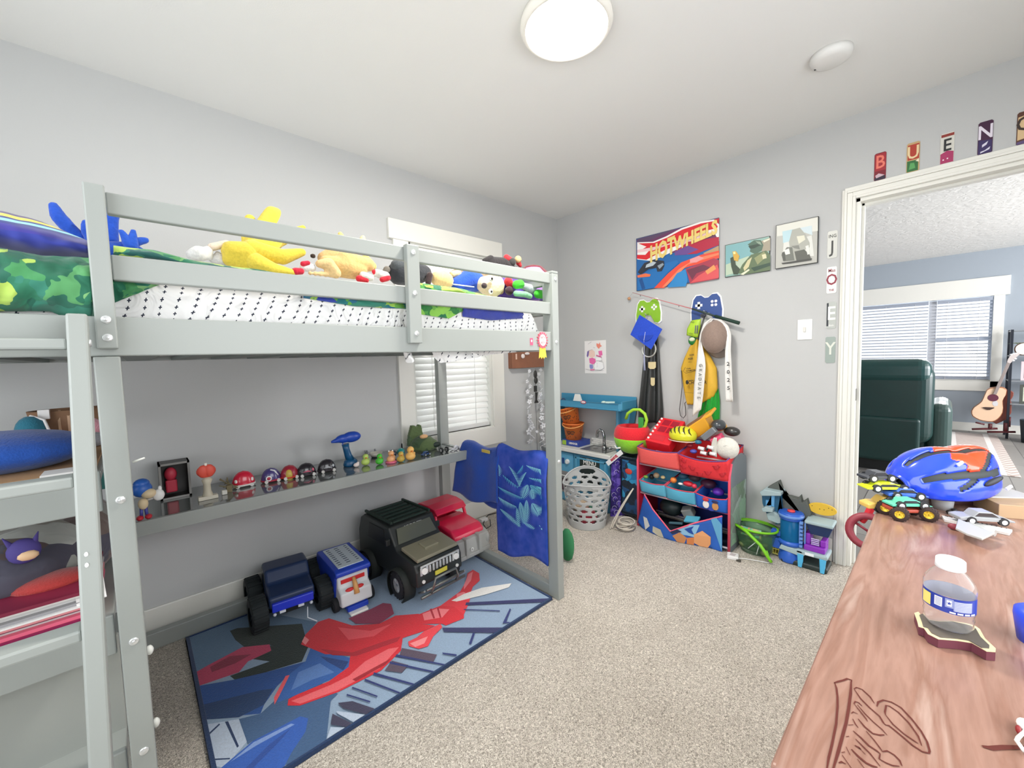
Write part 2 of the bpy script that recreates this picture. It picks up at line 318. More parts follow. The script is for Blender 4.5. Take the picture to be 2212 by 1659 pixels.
MB(mt('#d9d8d2', .4)).box(.006, 1.851, 1.318, .016, 1.861, 1.345).ob('toggle', q, bev=.001)
# ================================================================ LOFT BED
BG = mt('#989d99', .38); BX0, BX1, BL1 = 1.38, 2.87, 3.36
bed = thing('loft_bed', (2.1, .6, 0), 'grey painted wooden low loft bed with guard rails and ladder', 'loft bed')
def bp_(name, *a, bev=.003, m=BG): return MB(m).box(*a).ob(name, bed, bev=bev)
def bolt(par, c, ax, r=.009):
    c = V(c); a = V(ax); return MB(mt('#e3e6e6', .25, .6)).lathe([(0, .0035), (r * .3, .0035), (r * .45, .002), (r * .8, .0035), (r, .001), (r, 0)], c, 18, M=a.to_track_quat('Z', 'Y').to_matrix()).ob('bolt', par)
p = bp_('post', 1.337, 1.068, 0, 1.38, 1.134, 1.61)
for z in (1.585, 1.285, .70): bolt(p, (1.358, 1.134, z), Y)
p = bp_('post', 1.312, .075, 0, 1.378, .118, 1.61)
p = bp_('post', 2.872, 1.07, 0, 2.916, 1.128, 1.244)
for z in (.915, .575, .30): bolt(p, (2.893, 1.128, z), Y)
MB('#eceee8').cyl((2.868, 1.08, .99), (2.846, 1.083, .997), .003, .002, 8).ob('peg', p)
for z in (.52, .33): MB(mt('#dcded9', .4)).sph((2.868, 1.09, z), (.008, .009, .012), 12).ob('cap_nut', p)
bp_('post', 3.32, .075, 0, 3.36, .118, 1.61); bp_('post', 3.32, 1.068, 0, 3.36, 1.128, 1.61)
bp_('post_cap', 1.337, .07, 1.61, 1.38, 1.134, 1.622)
p = bp_('guard_post', 2.873, 1.12, 1.261, 2.907, 1.145, 1.618)
for z in (1.325, 1.285): bolt(p, (2.889, 1.145, z), Y)
p = bp_('guard_post', 2.096, 1.12, 1.276, 2.144, 1.145, 1.616)
for z in (1.59, 1.45, 1.31): bolt(p, (2.119, 1.145, z), Y)
bp_('guard_rail', 1.38, 1.098, 1.564, 2.873, 1.12, 1.612); bp_('guard_rail', 1.38, 1.098, 1.417, 2.873, 1.12, 1.474)
bp_('side_rail', 1.38, 1.098, 1.245, 3.34, 1.122, 1.334)
bp_('guard_rail', 1.378, .095, 1.47, 3.32, .117, 1.53); bp_('side_rail', 1.378, .095, 1.245, 3.32, .117, 1.334)
bp_('end_rail', 1.345, .118, 1.56, 1.372, 1.068, 1.61); bp_('end_rail', 1.345, .118, 1.417, 1.372, 1.068, 1.474); bp_('end_rail', 1.345, .118, 1.245, 1.372, 1.068, 1.334)
bp_('end_rail', 1.345, .118, .60, 1.372, 1.068, .652); bp_('floor_rail', 1.342, .118, 0, 1.376, 1.068, .055); bp_('floor_rail', 1.378, .08, .0, 3.32, .118, .072)
bp_('end_rail', 3.33, .118, 1.56, 3.35, 1.068, 1.61); bp_('end_rail', 3.33, .118, 1.245, 3.35, 1.068, 1.334)
q = MB(mt('#77807a', .6))
for i in range(14): q.box(1.40 + i * .14, .118, 1.246, 1.47 + i * .14, 1.098, 1.258)
q.ob('slat', bed)
q = MB(mt('#6e7371', .12, coat=.8)).box(1.378, .012, .628, 3.32, .40, .648).ob('shelf', bed, bev=.002)
MB(BG).box(1.378, .40, .598, 2.9, .418, .653).ob('shelf_lip', q, bev=.002)
# shelves under the ladder end (between the middle post and the end of the bed)
for nm, z0, z1, y1 in (('shelf', .952, .97, 1.05), ('shelf', .60, .62, 1.05), ('shelf', .255, .275, 1.05)):
    s_ = bp_(nm, 2.925, .25, z0, 3.32, y1, z1)
    MB(BG).box(2.925, y1, z0 - .07, 3.32, y1 + .018, z1 + .008).ob('shelf_lip', s_, bev=.003)
bp_('back_panel', 2.925, .955, .02, 3.32, .97, .53, m=mt('#a3a7a2', .5))
lad = MB(BG); a, b2 = PY(140, 676, 1.2), PY(190, 1659, 1.36)
d = (b2 - a) / (a.z - b2.z); b2 = a + d * a.z
w_ = V((.031, 0, 0)); t_ = V((0, .022, 0)); h = -a.z
lad.hexa([b2, b2 + w_ * -1, b2 - w_ - t_ * 2, b2 - t_ * 2, a, a - w_, a - w_ - t_ * 2, a - t_ * 2])
lad.hexa([b2 + X * .34, b2 + X * .34 + w_, b2 + X * .34 + w_ - t_ * 2, b2 + X * .34 - t_ * 2, a + X * .34, a + X * .34 + w_, a + X * .34 + w_ - t_ * 2, a + X * .34 - t_ * 2])
ld = lad.ob('ladder', bed, bev=.004)
for z in (1.258, .985, .70, .40):
    c = a.lerp(b2, (a.z - z) / a.z); MB(BG).box(c.x, c.y - .06, z, c.x + .34, c.y - .012, z + .022).ob('rung', ld, bev=.004)
bolt(ld, a.lerp(b2, .045) + V((-.031, -.02, 0)), -X, .008)
for z in (.86, .84):
    c = a.lerp(b2, (a.z - z) / a.z); MB('#f2f4f4').sph(c + V((-.012, .001, 0)), (.003, .001, .005), 8).ob('scuff', ld)
# mattress with printed sheet
M, N, L, b, nt = nodemat('plus_print_cotton', .85); tc = N('ShaderNodeTexCoord'); sx = N('ShaderNodeSeparateXYZ'); L(tc.outputs['Object'], sx.inputs[0])
def mth(op, *a):
    n = N('ShaderNodeMath'); n.operation = op
    for i, v in enumerate(a):
        if isinstance(v, (int, float)): n.inputs[i].default_value = v
        else: L(v, n.inputs[i])
    return n.outputs[0]
nz = N('ShaderNodeTexNoise'); nz.inputs['Scale'].default_value = 3.2; L(tc.outputs['Object'], nz.inputs['Vector'])
off = mth('MULTIPLY', nz.outputs['Fac'], .10)
u_ = mth('ADD', mth('MULTIPLY_ADD', sx.outputs[2], .35, sx.outputs[0]), off); v_ = mth('ADD', mth('SUBTRACT', sx.outputs[2], sx.outputs[1]), mth('MULTIPLY', sx.outputs[0], .12))
fx = mth('ABSOLUTE', mth('SUBTRACT', mth('FRACT', mth('DIVIDE', u_, .033)), .5)); fz = mth('ABSOLUTE', mth('SUBTRACT', mth('FRACT', mth('DIVIDE', v_, .0175)), .5))
A = mth('MULTIPLY', mth('LESS_THAN', fx, .11), mth('LESS_THAN', fz, .08)); B = mth('MULTIPLY', mth('LESS_THAN', fx, .038), mth('LESS_THAN', fz, .27)); P = mth('MAXIMUM', A, B)
mx = N('ShaderNodeMix'); mx.data_type = 'RGBA'; L(P, mx.inputs[0]); mx.inputs[6].default_value = lin('#e9e8e6'); mx.inputs[7].default_value = lin('#23283a'); L(mx.outputs[2], b.inputs['Base Color'])
n3 = N('ShaderNodeTexNoise'); n3.inputs['Scale'].default_value = 9; n3.inputs['Distortion'].default_value = 2.5; L(tc.outputs['Object'], n3.inputs['Vector']); bp = N('ShaderNodeBump'); bp.inputs['Strength'].default_value = .7; bp.inputs['Distance'].default_value = .03
L(n3.outputs['Fac'], bp.inputs['Height']); L(bp.outputs[0], b.inputs['Normal']); SHEET = M
mat = thing('mattress', (2.3, .6, 1.26), 'mattress in a white sheet printed with small dark crosses', 'mattress')
MB('#d8d8d4').box(1.44, .15, 1.262, 3.28, 1.05, 1.41).ob('core', mat, bev=.03)
q = MB(SHEET)
def shf(u, v):
    t = v; x = 1.42 + 1.89 * u; yy, zz = 0, 0
    if t < .5: zz = 1.262 + .165 * t / .5; yy = 1.075 - .004 * t
    else: yy = 1.073 - (t - .5) / .5 * .94; zz = 1.438
    if .42 < t < .58: k = 1 - abs(t - .5) / .08; yy -= .012 * k; zz -= .012 * k * (t > .5)
    e_ = min(1, (x - 1.42) / .05); zz = 1.262 + (zz - 1.262) * (.55 + .45 * math.sqrt(max(0, e_)))
    zz += .008 * noise.noise(V((x * 7, t * 6, 1))); yy += .010 * noise.noise(V((x * 9, t * 5, 5))) * (t < .6)
    return V((x, yy, zz))
q.sheet(shf, 150, 40); q.ob('fitted_sheet', mat)
def hang(x0, x1, y, z0, dep, seed, n=20):
    return lambda u, v: V((x0 + (x1 - x0) * u + .006 * math.sin(v * 5), y + .02 * math.sin(u * 9 + seed) * v, z0 - dep(u) * v + .002 * noise.noise(V((u * 8, v * 3, seed)))))
a1, a2 = PY(1105, 766, 1.05).x, PY(935, 766, 1.05).x
q = MB(SHEET).sheet(hang(a1, a2, 1.06, 1.262, lambda u: .022 + .042 * u ** 1.3 * (1 if u < .93 else (1 - u) / .07 * .8 + .2), 2), 40, 8); q.ob('sheet_fold', mat)
q = MB(SHEET).sheet(hang(PY(893, 766, 1.09).x, PY(873, 766, 1.09).x, 1.085, 1.25, lambda u: .035 * math.sin(math.pi * u) + .008, 5), 12, 5); q.ob('sheet_fold', mat)
# comforter with green print
def printmat(name, cols, sc, sharp=True, seed=0):
    M, N, L, b, nt = nodemat(name, .85); tc = N('ShaderNodeTexCoord'); mp = N('ShaderNodeMapping'); mp.inputs['Location'].default_value = (seed, seed * .7, 0); L(tc.outputs['Object'], mp.inputs[0])
    nz = N('ShaderNodeTexNoise'); nz.inputs['Scale'].default_value = sc * .7; nz.inputs['Detail'].default_value = 2; L(mp.outputs[0], nz.inputs['Vector'])
    mv = N('ShaderNodeMix'); mv.data_type = 'RGBA'; mv.blend_type = 'LINEAR_LIGHT'; mv.inputs[0].default_value = .08; L(mp.outputs[0], mv.inputs[6]); L(nz.outputs['Color'], mv.inputs[7])
    v = N('ShaderNodeTexVoronoi'); v.inputs['Scale'].default_value = sc; L(mv.outputs[2], v.inputs['Vector']); s = N('ShaderNodeSeparateColor'); L(v.outputs['Color'], s.inputs[0])
    cr = N('ShaderNodeValToRGB'); cr.color_ramp.interpolation = 'CONSTANT'; L(s.outputs[0], cr.inputs[0]); e = cr.color_ramp.elements
    while len(e) > 1: e.remove(e[-1])
    e[0].position = 0; e[0].color = lin(cols[0])
    for i, c in enumerate(cols[1:]): e.new((i + 1) / len(cols)).color = lin(c)
    L(cr.outputs[0], b.inputs['Base Color']); n3 = N('ShaderNodeTexNoise'); n3.inputs['Scale'].default_value = 14; n3.inputs['Distortion'].default_value = 1; L(tc.outputs['Object'], n3.inputs['Vector']); bp = N('ShaderNodeBump'); bp.inputs['Strength'].default_value = .5; bp.inputs['Distance'].default_value = .02
    L(n3.outputs['Fac'], bp.inputs['Height']); L(bp.outputs[0], b.inputs['Normal']); b.inputs['Sheen Weight'].default_value = .2
    return M
GRN = printmat('green_leaf_print', ['#1c5f4c', '#236f52', '#2c7c4c', '#4e9058', '#175450', '#6fa468', '#2b7560', '#a7c458', '#166046', '#3d8650'], 22)
def pxsurf(mb, top, bot, y0, bulge, nu=60, nv=14, seed=0, amp=.006, front=1):
    """soft fold: outline given by top / bottom lines of (px,py), lying around plane y0, rounded towards the viewer"""
    def at(line, t):
        x = line[0][0] + (line[-1][0] - line[0][0]) * t
        for (ax, ay), (bx, by) in zip(line, line[1:]):
            if x <= bx + 1e-6: k = (x - ax) / (bx - ax); return x, ay + (by - ay) * k
        return line[-1]
    def f(u, v):
        (xt, yt), (xb, yb) = at(top, u), at(bot, u); y = y0 + bulge * math.sin(math.pi * v) ** .7 * (1 if 0 < u < 1 else .3)
        p = PY(xt + (xb - xt) * v, yt + (yb - yt) * v, y); e = math.sin(math.pi * min(1, max(0, v))) 
        return p + V((0, amp * noise.noise(V((u * 9 + seed, v * 4, seed))) * 2, 0))
    n = len(mb.bm.verts); mb.sheet(f, nu, nv)
    def g(u, v): p = f(u, v); p.y = 2 * y0 - p.y - .02; return p
    mb.sheet(g, nu, nv); return mb
cf = thing('comforter', (2.6, .6, 1.4), 'comforter with a green leaf and lizard print spread over the mattress', 'bedding')
q = MB(GRN); pxsurf(q, [(-140, 520), (0, 535), (90, 552), (204, 556)], [(-140, 680), (0, 672), (110, 673), (150, 690), (204, 694)], 1.088, .05, seed=3); q.ob('left_fold', cf)
q = MB(GRN); pxsurf(q, [(215, 560), (260, 600), (350, 606)], [(215, 668), (262, 648), (350, 613)], 1.082, .012, 20, 8, 4); q.ob('corner_fold', cf)
q = MB(GRN); pxsurf(q, [(245, 530), (330, 540), (420, 563), (640, 595), (860, 619)], [(245, 560), (330, 563), (420, 580), (640, 604), (860, 628)], .98, .03, 50, 6, 8); q.ob('top_fold', cf)
q = MB(printmat('blue_green_stripe', ['#1d5e7d', '#2f7d69', '#5c9c3e', '#2b3f9a', '#1f6f74', '#8fb94a'], 20, seed=2)); pxsurf(q, [(655, 622), (760, 640), (880, 655)], [(655, 644), (760, 661), (880, 668)], 1.082, .012, 40, 8, 5); q.ob('middle_fold', cf)
q = MB(printmat('green_scale_print', ['#2d7a3c', '#4e9a45', '#86bf4e', '#1f6a45', '#6aa84a'], 22, seed=5)); pxsurf(q, [(903, 615), (1000, 640), (1014, 655)], [(903, 678), (970, 688), (1014, 664)], 1.082, .012, 30, 10, 6); q.ob('right_fold', cf)
q = MB(mt('#2f3c96', .8, kind='fuzz')); pxsurf(q, [(1000, 640), (1040, 650), (1130, 664)], [(1000, 684), (1060, 692), (1130, 688)], 1.082, .014, 30, 10, 7); q.ob('blue_lining', cf)
q = MB(printmat('green_band_print', ['#3d7d3e', '#9cc24e', '#2c6b50', '#63a04a'], 26, seed=9)); pxsurf(q, [(903, 611), (990, 622), (1060, 641), (1180, 655)], [(903, 632), (990, 636), (1060, 648), (1180, 665)], 1.0, .02, 40, 5, 9); q.ob('edge_fold', cf)
# striped pillow / blanket on the left
M, N, L, b, nt = nodemat('purple_stripe_print', .85); tc = N('ShaderNodeTexCoord'); sx = N('ShaderNodeSeparateXYZ'); L(tc.outputs['Object'], sx.inputs[0])
nz = N('ShaderNodeTexNoise'); nz.inputs['Scale'].default_value = 8; L(tc.outputs['Object'], nz.inputs['Vector'])
k1 = mth('ADD', mth('ADD', sx.outputs[2], mth('MULTIPLY', sx.outputs[0], -.10)), mth('MULTIPLY', nz.outputs['Fac'], .02)); k1 = mth('MULTIPLY', k1, 9.5)
cr = N('ShaderNodeValToRGB'); cr.color_ramp.interpolation = 'CONSTANT'; L(k1, cr.inputs[0]); e = cr.color_ramp.elements; e[0].color = lin('#2b3690'); e[1].position = .45; e[1].color = lin('#3b3590')
for ps, c in ((.6, '#1d2c7c'), (.66, '#8fd0dd'), (.72, '#23307e'), (.77, '#e3d34a'), (.86, '#44306a')): e.new(ps).color = lin(c)
L(cr.outputs[0], b.inputs['Base Color']); b.inputs['Sheen Weight'].default_value = .3
q = MB(M); pxsurf(q, [(-160, 440), (0, 455), (90, 478), (198, 524)], [(-160, 520), (0, 540), (90, 556), (198, 556)], 1.0, .08, 50, 16, 11); o = q.ob('pillow'); tag(o, 'plump pillow striped purple, pale blue and yellow at the left end of the loft bed', 'pillow')
# ================================================================ RUG
def crop(x0, y0, s):
    return lambda pts: [(x0 + a / s, y0 + b / s) for a, b in pts]
def zpoly(mb, pts, z, lo=None):
    w3 = [PZ(a, b, z) for a, b in pts]
    if lo: w3 = [V((min(max(p.x, lo[0]), lo[2]), min(max(p.y, lo[1]), lo[3]), z)) for p in w3]
    nv = [mb.bm.verts.new(p) for p in w3]; f = mb.bm.faces.new(nv); f.material_index = mb.cur; f.normal_update()
    if f.normal.z < 0: f.normal_flip()
    bmesh.ops.triangulate(mb.bm, faces=[f])
def fz(h): return mt(h, .95, kind='fuzz', s=.8)
rug = MB(fz('#8da3bb')).box(1.40, .145, .001, 2.757, 1.106, .012).ob('play_rug', bev=.003)
tag(rug, 'rectangular blue city-skyline rug with red shapes beneath the loft bed', 'rug')
c = crop(380, 1180, 2.572); q = MB(fz('#587795')); lo = (1.41, .15, 2.75, 1.10); k = .0122
R_ = [('#587795', [(60, 515), (250, 440), (440, 330), (780, 420), (700, 560), (380, 560), (160, 690), (112, 700)]),
 ('#13251f', [(300, 470), (340, 455), (700, 430), (735, 560), (700, 640), (500, 700), (350, 760), (300, 720), (520, 640), (380, 620), (530, 550), (380, 560), (330, 520)]),
 ('#c23a5e', [(110, 700), (180, 660), (370, 560), (520, 545), (530, 580), (400, 640), (350, 700), (130, 775)]),
 ('#8f1f3f', [(190, 670), (300, 610), (420, 600), (330, 650), (200, 700)]),
 ('#1f4f95', [(130, 775), (330, 740), (500, 700), (720, 640), (620, 720), (560, 780), (490, 880), (470, 930), (160, 960)]),
 ('#1b3d6a', [(150, 880), (470, 800), (540, 790), (490, 880), (350, 950), (160, 965)]),
 ('#b4c2d4', [(170, 990), (350, 960), (400, 1080), (270, 1232), (200, 1232)]),
 ('#15305a', [(272, 975), (290, 972), (350, 1110), (340, 1120)]), ('#15305a', [(180, 1040), (240, 985), (246, 990), (185, 1048)]), ('#15305a', [(212, 1180), (300, 1176), (300, 1183), (214, 1188)]),
 ('#3d5d84', [(470, 930), (720, 700), (900, 820), (860, 860), (840, 1090), (640, 1232), (240, 1240), (430, 1080), (400, 1100), (350, 960)]),
 ('#2d5cb2', [(240, 1240), (430, 1080), (690, 945), (735, 955), (720, 1030), (640, 1150), (600, 1240)]),
 ('#7f9bd0', [(430, 1090), (640, 985), (660, 990), (450, 1105), (300, 1200)]), ('#244a97', [(380, 1240), (520, 1100), (640, 1010), (560, 1100), (420, 1240)]),
 ('#2f62ad', [(750, 560), (970, 620), (960, 680), (860, 740), (660, 830), (560, 870), (620, 720), (720, 640)]), ('#5b84c4', [(680, 700), (800, 650), (880, 700), (760, 740), (640, 800)]), ('#1d3f7c', [(800, 610), (960, 640), (930, 690), (840, 640)]),
 ('#ef5a62', [(545, 840), (610, 720), (632, 715), (590, 800), (548, 880)]),
 ('#d9202f', [(695, 545), (720, 490), (790, 420), (850, 400), (980, 440), (1130, 430), (1220, 385), (1350, 375), (1350, 430), (1440, 440), (1380, 470), (1260, 510), (1250, 580), (1140, 690), (900, 810), (690, 885), (620, 885), (625, 850), (660, 830), (850, 750), (960, 670), (970, 600), (830, 600), (720, 555)]),
 ('#f0666c', [(640, 860), (860, 770), (960, 720), (1050, 640), (1180, 570), (1240, 560), (1130, 680), (900, 800), (690, 875)]), ('#ff8d8f', [(700, 530), (715, 500), (740, 520), (720, 548)]),
 ('#b3172a', [(800, 570), (980, 590), (1180, 520), (1250, 500), (1230, 530), (1000, 610), (870, 605)]), ('#f2505a', [(900, 450), (1080, 470), (1200, 430), (1100, 500), (960, 520)]), ('#a01525', [(980, 740), (1200, 620), (1160, 660), (1000, 750)]),
 ('#d9202f', [(1345, 380), (1470, 330), (1545, 335), (1600, 380), (1600, 400), (1500, 440), (1480, 430), (1350, 432)]), ('#ff7d82', [(1370, 375), (1450, 345), (1520, 350), (1480, 395), (1380, 412)]), ('#b3172a', [(1410, 350), (1420, 345), (1440, 400), (1430, 402)]), ('#b3172a', [(1450, 345), (1460, 343), (1475, 395), (1466, 398)]),
 ('#e8404a', [(1380, 470), (1470, 430), (1480, 450), (1430, 500), (1400, 555), (1350, 570), (1295, 555), (1290, 530), (1340, 505)]), ('#ff8d8f', [(1300, 540), (1350, 520), (1400, 500), (1380, 540), (1330, 560)]),
 ('#e2303c', [(1470, 330), (1580, 250), (1620, 240), (1640, 260), (1630, 310), (1600, 380), (1545, 335)]), ('#ff7d82', [(1560, 265), (1610, 250), (1600, 290), (1560, 300)]),
 ('#d9202f', [(1580, 250), (1610, 200), (1620, 150), (1650, 130), (1685, 150), (1688, 190), (1650, 225), (1635, 262)]), ('#ff7d82', [(1625, 155), (1650, 140), (1640, 190), (1600, 240), (1600, 215)]),
 ('#f1ede4', [(1530, 302), (1600, 265), (1700, 230), (1865, 205), (1850, 228), (1720, 268), (1560, 307)]),
 ('#8e2147', [(960, 400), (1080, 350), (1150, 315), (1195, 320), (1212, 375), (1130, 430), (1000, 430)]),
 ('#23275c', [(1612, 312), (2085, 298), (2060, 325), (1608, 328)]), ('#2d2f5c', [(1480, 452), (1830, 462), (1780, 490), (1490, 476)]), ('#564858', [(1255, 565), (1450, 602), (1430, 642), (1240, 612)]), ('#564858', [(1200, 635), (1292, 660), (1255, 702), (1160, 690)]),
 ('#23306c', [(1225, 600), (1500, 660), (1497, 672), (1220, 612)]), ('#23306c', [(1190, 640), (1440, 700), (1436, 714), (1186, 652)]), ('#23306c', [(1100, 700), (1330, 770), (1325, 784), (1096, 714)]), ('#23306c', [(1050, 735), (1250, 815), (1246, 828), (1048, 746)]),
 ('#23306c', [(980, 780), (1120, 830), (1118, 838), (978, 788)]), ('#23306c', [(950, 820), (1080, 860), (1078, 868), (948, 828)]), ('#3a3850', [(900, 870), (980, 860), (1110, 910), (1060, 940), (930, 900)]), ('#3a3850', [(870, 930), (980, 990), (950, 1010), (860, 990)]),
 ('#23306c', [(1855, 345), (1862, 350), (1835, 420), (1870, 430), (1868, 438), (1815, 428)]), ('#23306c', [(1650, 480), (1662, 482), (1640, 545), (1628, 540)]), ('#23306c', [(1600, 348), (1800, 356), (1800, 361), (1600, 353)]), ('#23306c', [(1560, 600), (1480, 590), (1482, 598), (1560, 610)]),
 ('#b4c2d4', [(890, 915), (1060, 950), (990, 985), (900, 930)]), ('#b4c2d4', [(860, 1005), (940, 1010), (840, 1075)])]
for h, p in R_: q.mat(fz(h)); zpoly(q, c(p), k, lo); k += .00012
q.ob('woven_picture', rug, merge=False)
q = MB(fz('#16335c'))
for a in ((1.398, .143, 1.408, 1.108), (2.747, .143, 2.76, 1.108), (1.398, 1.098, 2.76, 1.108), (1.398, .143, 2.76, .151)): q.box(a[0], a[1], .002, a[2], a[3], .0165)
q.ob('binding', rug, bev=.002)
# ================================================================ TOY VEHICLES
def wheel(nm, par, c, r, w_, tyre='#23252a', hub='#c9ccd0', n=24, tread=True, bolts=5):
    c = V(c); q = MB(mt(tyre, .8)); q.lathe([(r * .55, -w_ / 2), (r * .93, -w_ / 2), (r, -w_ * .35), (r, w_ * .35), (r * .93, w_ / 2), (r * .55, w_ / 2)], c, n, M=Matrix.Rotation(math.pi / 2, 3, 'Y'))
    if tread:
        for i in range(18):
            a = 2 * math.pi * i / 18; q.box(-w_ * .46, -r * .07, r * .95, w_ * .46, r * .07, r * 1.05, Matrix.Translation(c) @ Matrix.Rotation(a, 4, 'X'))
    o = q.ob(nm, par)
    q = MB(mt(hub, .3, .5)); q.lathe([(0, -w_ * .3), (r * .2, -w_ * .36), (r * .5, -w_ * .25), (r * .56, -w_ * .45), (r * .56, w_ * .45), (r * .5, w_ * .25), (r * .2, w_ * .36), (0, w_ * .3)], c, n, M=Matrix.Rotation(math.pi / 2, 3, 'Y'))
    for i in range(bolts): a = 2 * math.pi * i / bolts; q.box(-w_ * .4, -r * .05, 0, w_ * .4, r * .05, r * .52, Matrix.Translation(c) @ Matrix.Rotation(a, 4, 'X'))
    q.ob('hub', o); return o
def prof(mb, pts, x0, x1): return mb.prism(pts, (x0, 0, 0), Y, Z, (x1 - x0, 0, 0))
# big black off-road toy
F = fr((1.822, -.005, .012), 4, s=1.05); t = thing('toy_suv', F.translation + Y * .4, 'large black toy off-road vehicle with a bull bar, largest of the toys under the bed', 'toy car')
DK = mt('#2b2f2e', .35); TR = mt('#8f8a74', .25, coat=.4)
q = MB(DK, F); prof(q, [(.10, .07), (.10, .225), (.13, .30), (.17, .325), (.42, .315), (.475, .235), (.50, .215), (.64, .195), (.655, .16), (.66, .09), (.60, .085), (.56, .13), (.48, .13), (.44, .085), (.28, .08), (.25, .13), (.17, .13), (.13, .08)], -.135, .135)
q.ob('body', t, bev=.008, seg=3)
q = MB(mt('#20332b', .5), F)
for i in range(6): q.box(-.10, .165 + i * .045, .322, .10, .185 + i * .045, .332)
q.box(-.12, .15, .325, -.108, .42, .338); q.box(.108, .15, .325, .12, .42, .338); q.ob('roof_rack', t, bev=.002)
q = MB(mt('#5d5f52', .15), F); q.prism([(-.115, 0), (.115, 0), (.10, .075), (-.10, .075)], (0, .4765, .238), X, V((0, -.05, .085)).normalized(), (0, .002, .001)); ws = q.ob('windscreen', t)
q = MB(mt('#e9e9e4', .4), F); q.text('HUMMER', (0, .443, .300), -X, V((0, -.05, .085)).normalized(), .0095, -.004, w=2.0, bold=.001); q.ob('lettering', ws)
q = MB(TR, F); q.box(-.12, .49, .205, .12, .63, .222, Matrix.Rotation(math.radians(-8), 4, 'X') @ Matrix.Translation((0, -.02, .082))); q.box(-.04, .52, .21, .04, .58, .232, Matrix.Rotation(math.radians(-8), 4, 'X') @ Matrix.Translation((0, -.02, .082))); q.ob('bonnet', t, bev=.004)
q = MB(mt('#1c1f1e', .4), F)
for s in (-1, 1):
    q.prism([(.21, .215), (.40, .215), (.375, .295), (.23, .295)], (s * .1355, 0, 0), Y, Z, (s * .002, 0, 0))
q.ob('side_windows', t)
q = MB(mt('#e8e8e2', .25, .6), F); q.box(-.115, .656, .18, .115, .664, .188)
for i in range(7): q.box(-.062 + i * .02, .656, .145, -.052 + i * .02, .665, .178)
for s in (-1, 1):
    q.box(s * .11 - .006, .656, .142, s * .11 + .006, .662, .18); q.box(s * .078 - .006, .656, .142, s * .078 + .006, .662, .18)
q.ob('grille', t, bev=.001)
q = MB(mt('#f4f4ee', .2), F)
for s in (-1, 1): q.cyl((s * .094, .655, .16), (s * .094, .667, .16), .015); q.cyl((s * .1, .655, .11), (s * .1, .664, .11), .008)
q.ob('headlight', t)
q = MB(mt('#e6dc52', .5), F); q.box(-.035, .661, .115, .035, .665, .135); pl = q.ob('number_plate', t)
q = MB('#33332a', F); q.text('HUMMER', (0, .6655, .125), -X, Z, .009, -.0006, bold=.0003); q.ob('lettering', pl)
q = MB(mt('#7c807b', .3, .5), F)
q.tube([(-.13, .68, .05), (.13, .68, .05)], .007); q.tube([(-.11, .695, .085), (.11, .695, .085)], .006)
q.tube([(-.075, .68, .05), (-.075, .70, .085), (-.06, .70, .125), (.06, .70, .125), (.075, .70, .085), (.075, .68, .05)], .006); q.tube([(-.12, .65, .06), (-.12, .695, .085)], .005); q.tube([(.12, .65, .06), (.12, .695, .085)], .005); q.ob('bull_bar', t)
q = MB(mt('#252a27', .7), F)
for s in (-1, 1):
    for y in (.21, .52): q.lathe([(.075, -.03), (.082, -.03), (.082, .03), (.075, .03)], (s * .135, y, .062), 24, M=Matrix.Rotation(math.pi / 2, 3, 'Y'))
q.ob('fender', t)
for s in (-1, 1):
    for y in (.21, .52): wheel('wheel', t, F @ V((s * .14, y, .066)), .067, .047, bolts=6)
for s in (-1, 1): MB(DK, F).box(s * .15 - .012, .43, .235, s * .15 + .012, .445, .265).ob('mirror', t, bev=.004)
# red and grey toy pickup
F = fr((1.475, 0, .012), 3); t = thing('toy_truck', F.translation + Y * .35, 'red and grey plastic toy truck beside the large black toy off-roader', 'toy car')
RD = mt('#e0264c', .35, coat=.3); GR_ = mt('#a9aaa5', .5)
q = MB(RD, F); prof(q, [(.26, .14), (.50, .13), (.505, .165), (.47, .195), (.33, .215), (.26, .21)], -.115, .115); q.ob('bonnet', t, bev=.016, seg=4)
q = MB(RD, F)
prof(q, [(.12, .26), (.30, .262), (.33, .25), (.34, .262), (.31, .288), (.24, .30), (.14, .296), (.12, .28)], -.115, .115)
for s in (-1, 1): q.hexa([(s * .115 - .009, .315, .195), (s * .115 + .009, .315, .195), (s * .115 + .009, .335, .195), (s * .115 - .009, .335, .195), (s * .108 - .008, .30, .27), (s * .108 + .008, .30, .27), (s * .108 + .008, .32, .27), (s * .108 - .008, .32, .27)]); q.box(s * .108 - .009, .13, .19, s * .108 + .009, .15, .27)
q.box(-.116, .12, .12, .116, .145, .215); q.box(-.116, .14, .11, -.10, .33, .20); q.box(.10, .14, .11, .116, .33, .20); q.ob('cab', t, bev=.006, seg=3)
q = MB(mt('#6e3a46', .5), F); prof(q, [(.02, .10), (.125, .10), (.125, .235), (.02, .20)], -.12, -.105); prof(q, [(.02, .10), (.125, .10), (.125, .235), (.02, .20)], .105, .12); q.box(-.12, .015, .10, .12, .03, .2); q.box(-.12, .02, .10, .12, .125, .115); q.ob('truck_bed', t, bev=.005)
q = MB(GR_, F); prof(q, [(.03, .05), (.03, .11), (.42, .13), (.50, .15), (.525, .14), (.535, .05), (.50, .03), (.06, .03)], -.13, .13)
for s in (-1, 1): q.sph((s * .12, .455, .10), (.035, .085, .062)); q.box(s * .05 - .012, .50, .04, s * .05 + .012, .545, .155)
q.box(-.13, .52, .035, .13, .542, .06); q.ob('chassis', t, bev=.008, seg=3)
MB('#eeeeea', F).lathe([(.007, 0), (.011, 0), (.011, .002), (.007, .002)], (.02, .5455, .085), 16, M=Matrix.Rotation(-math.pi / 2, 3, 'X')).ob('badge', t)
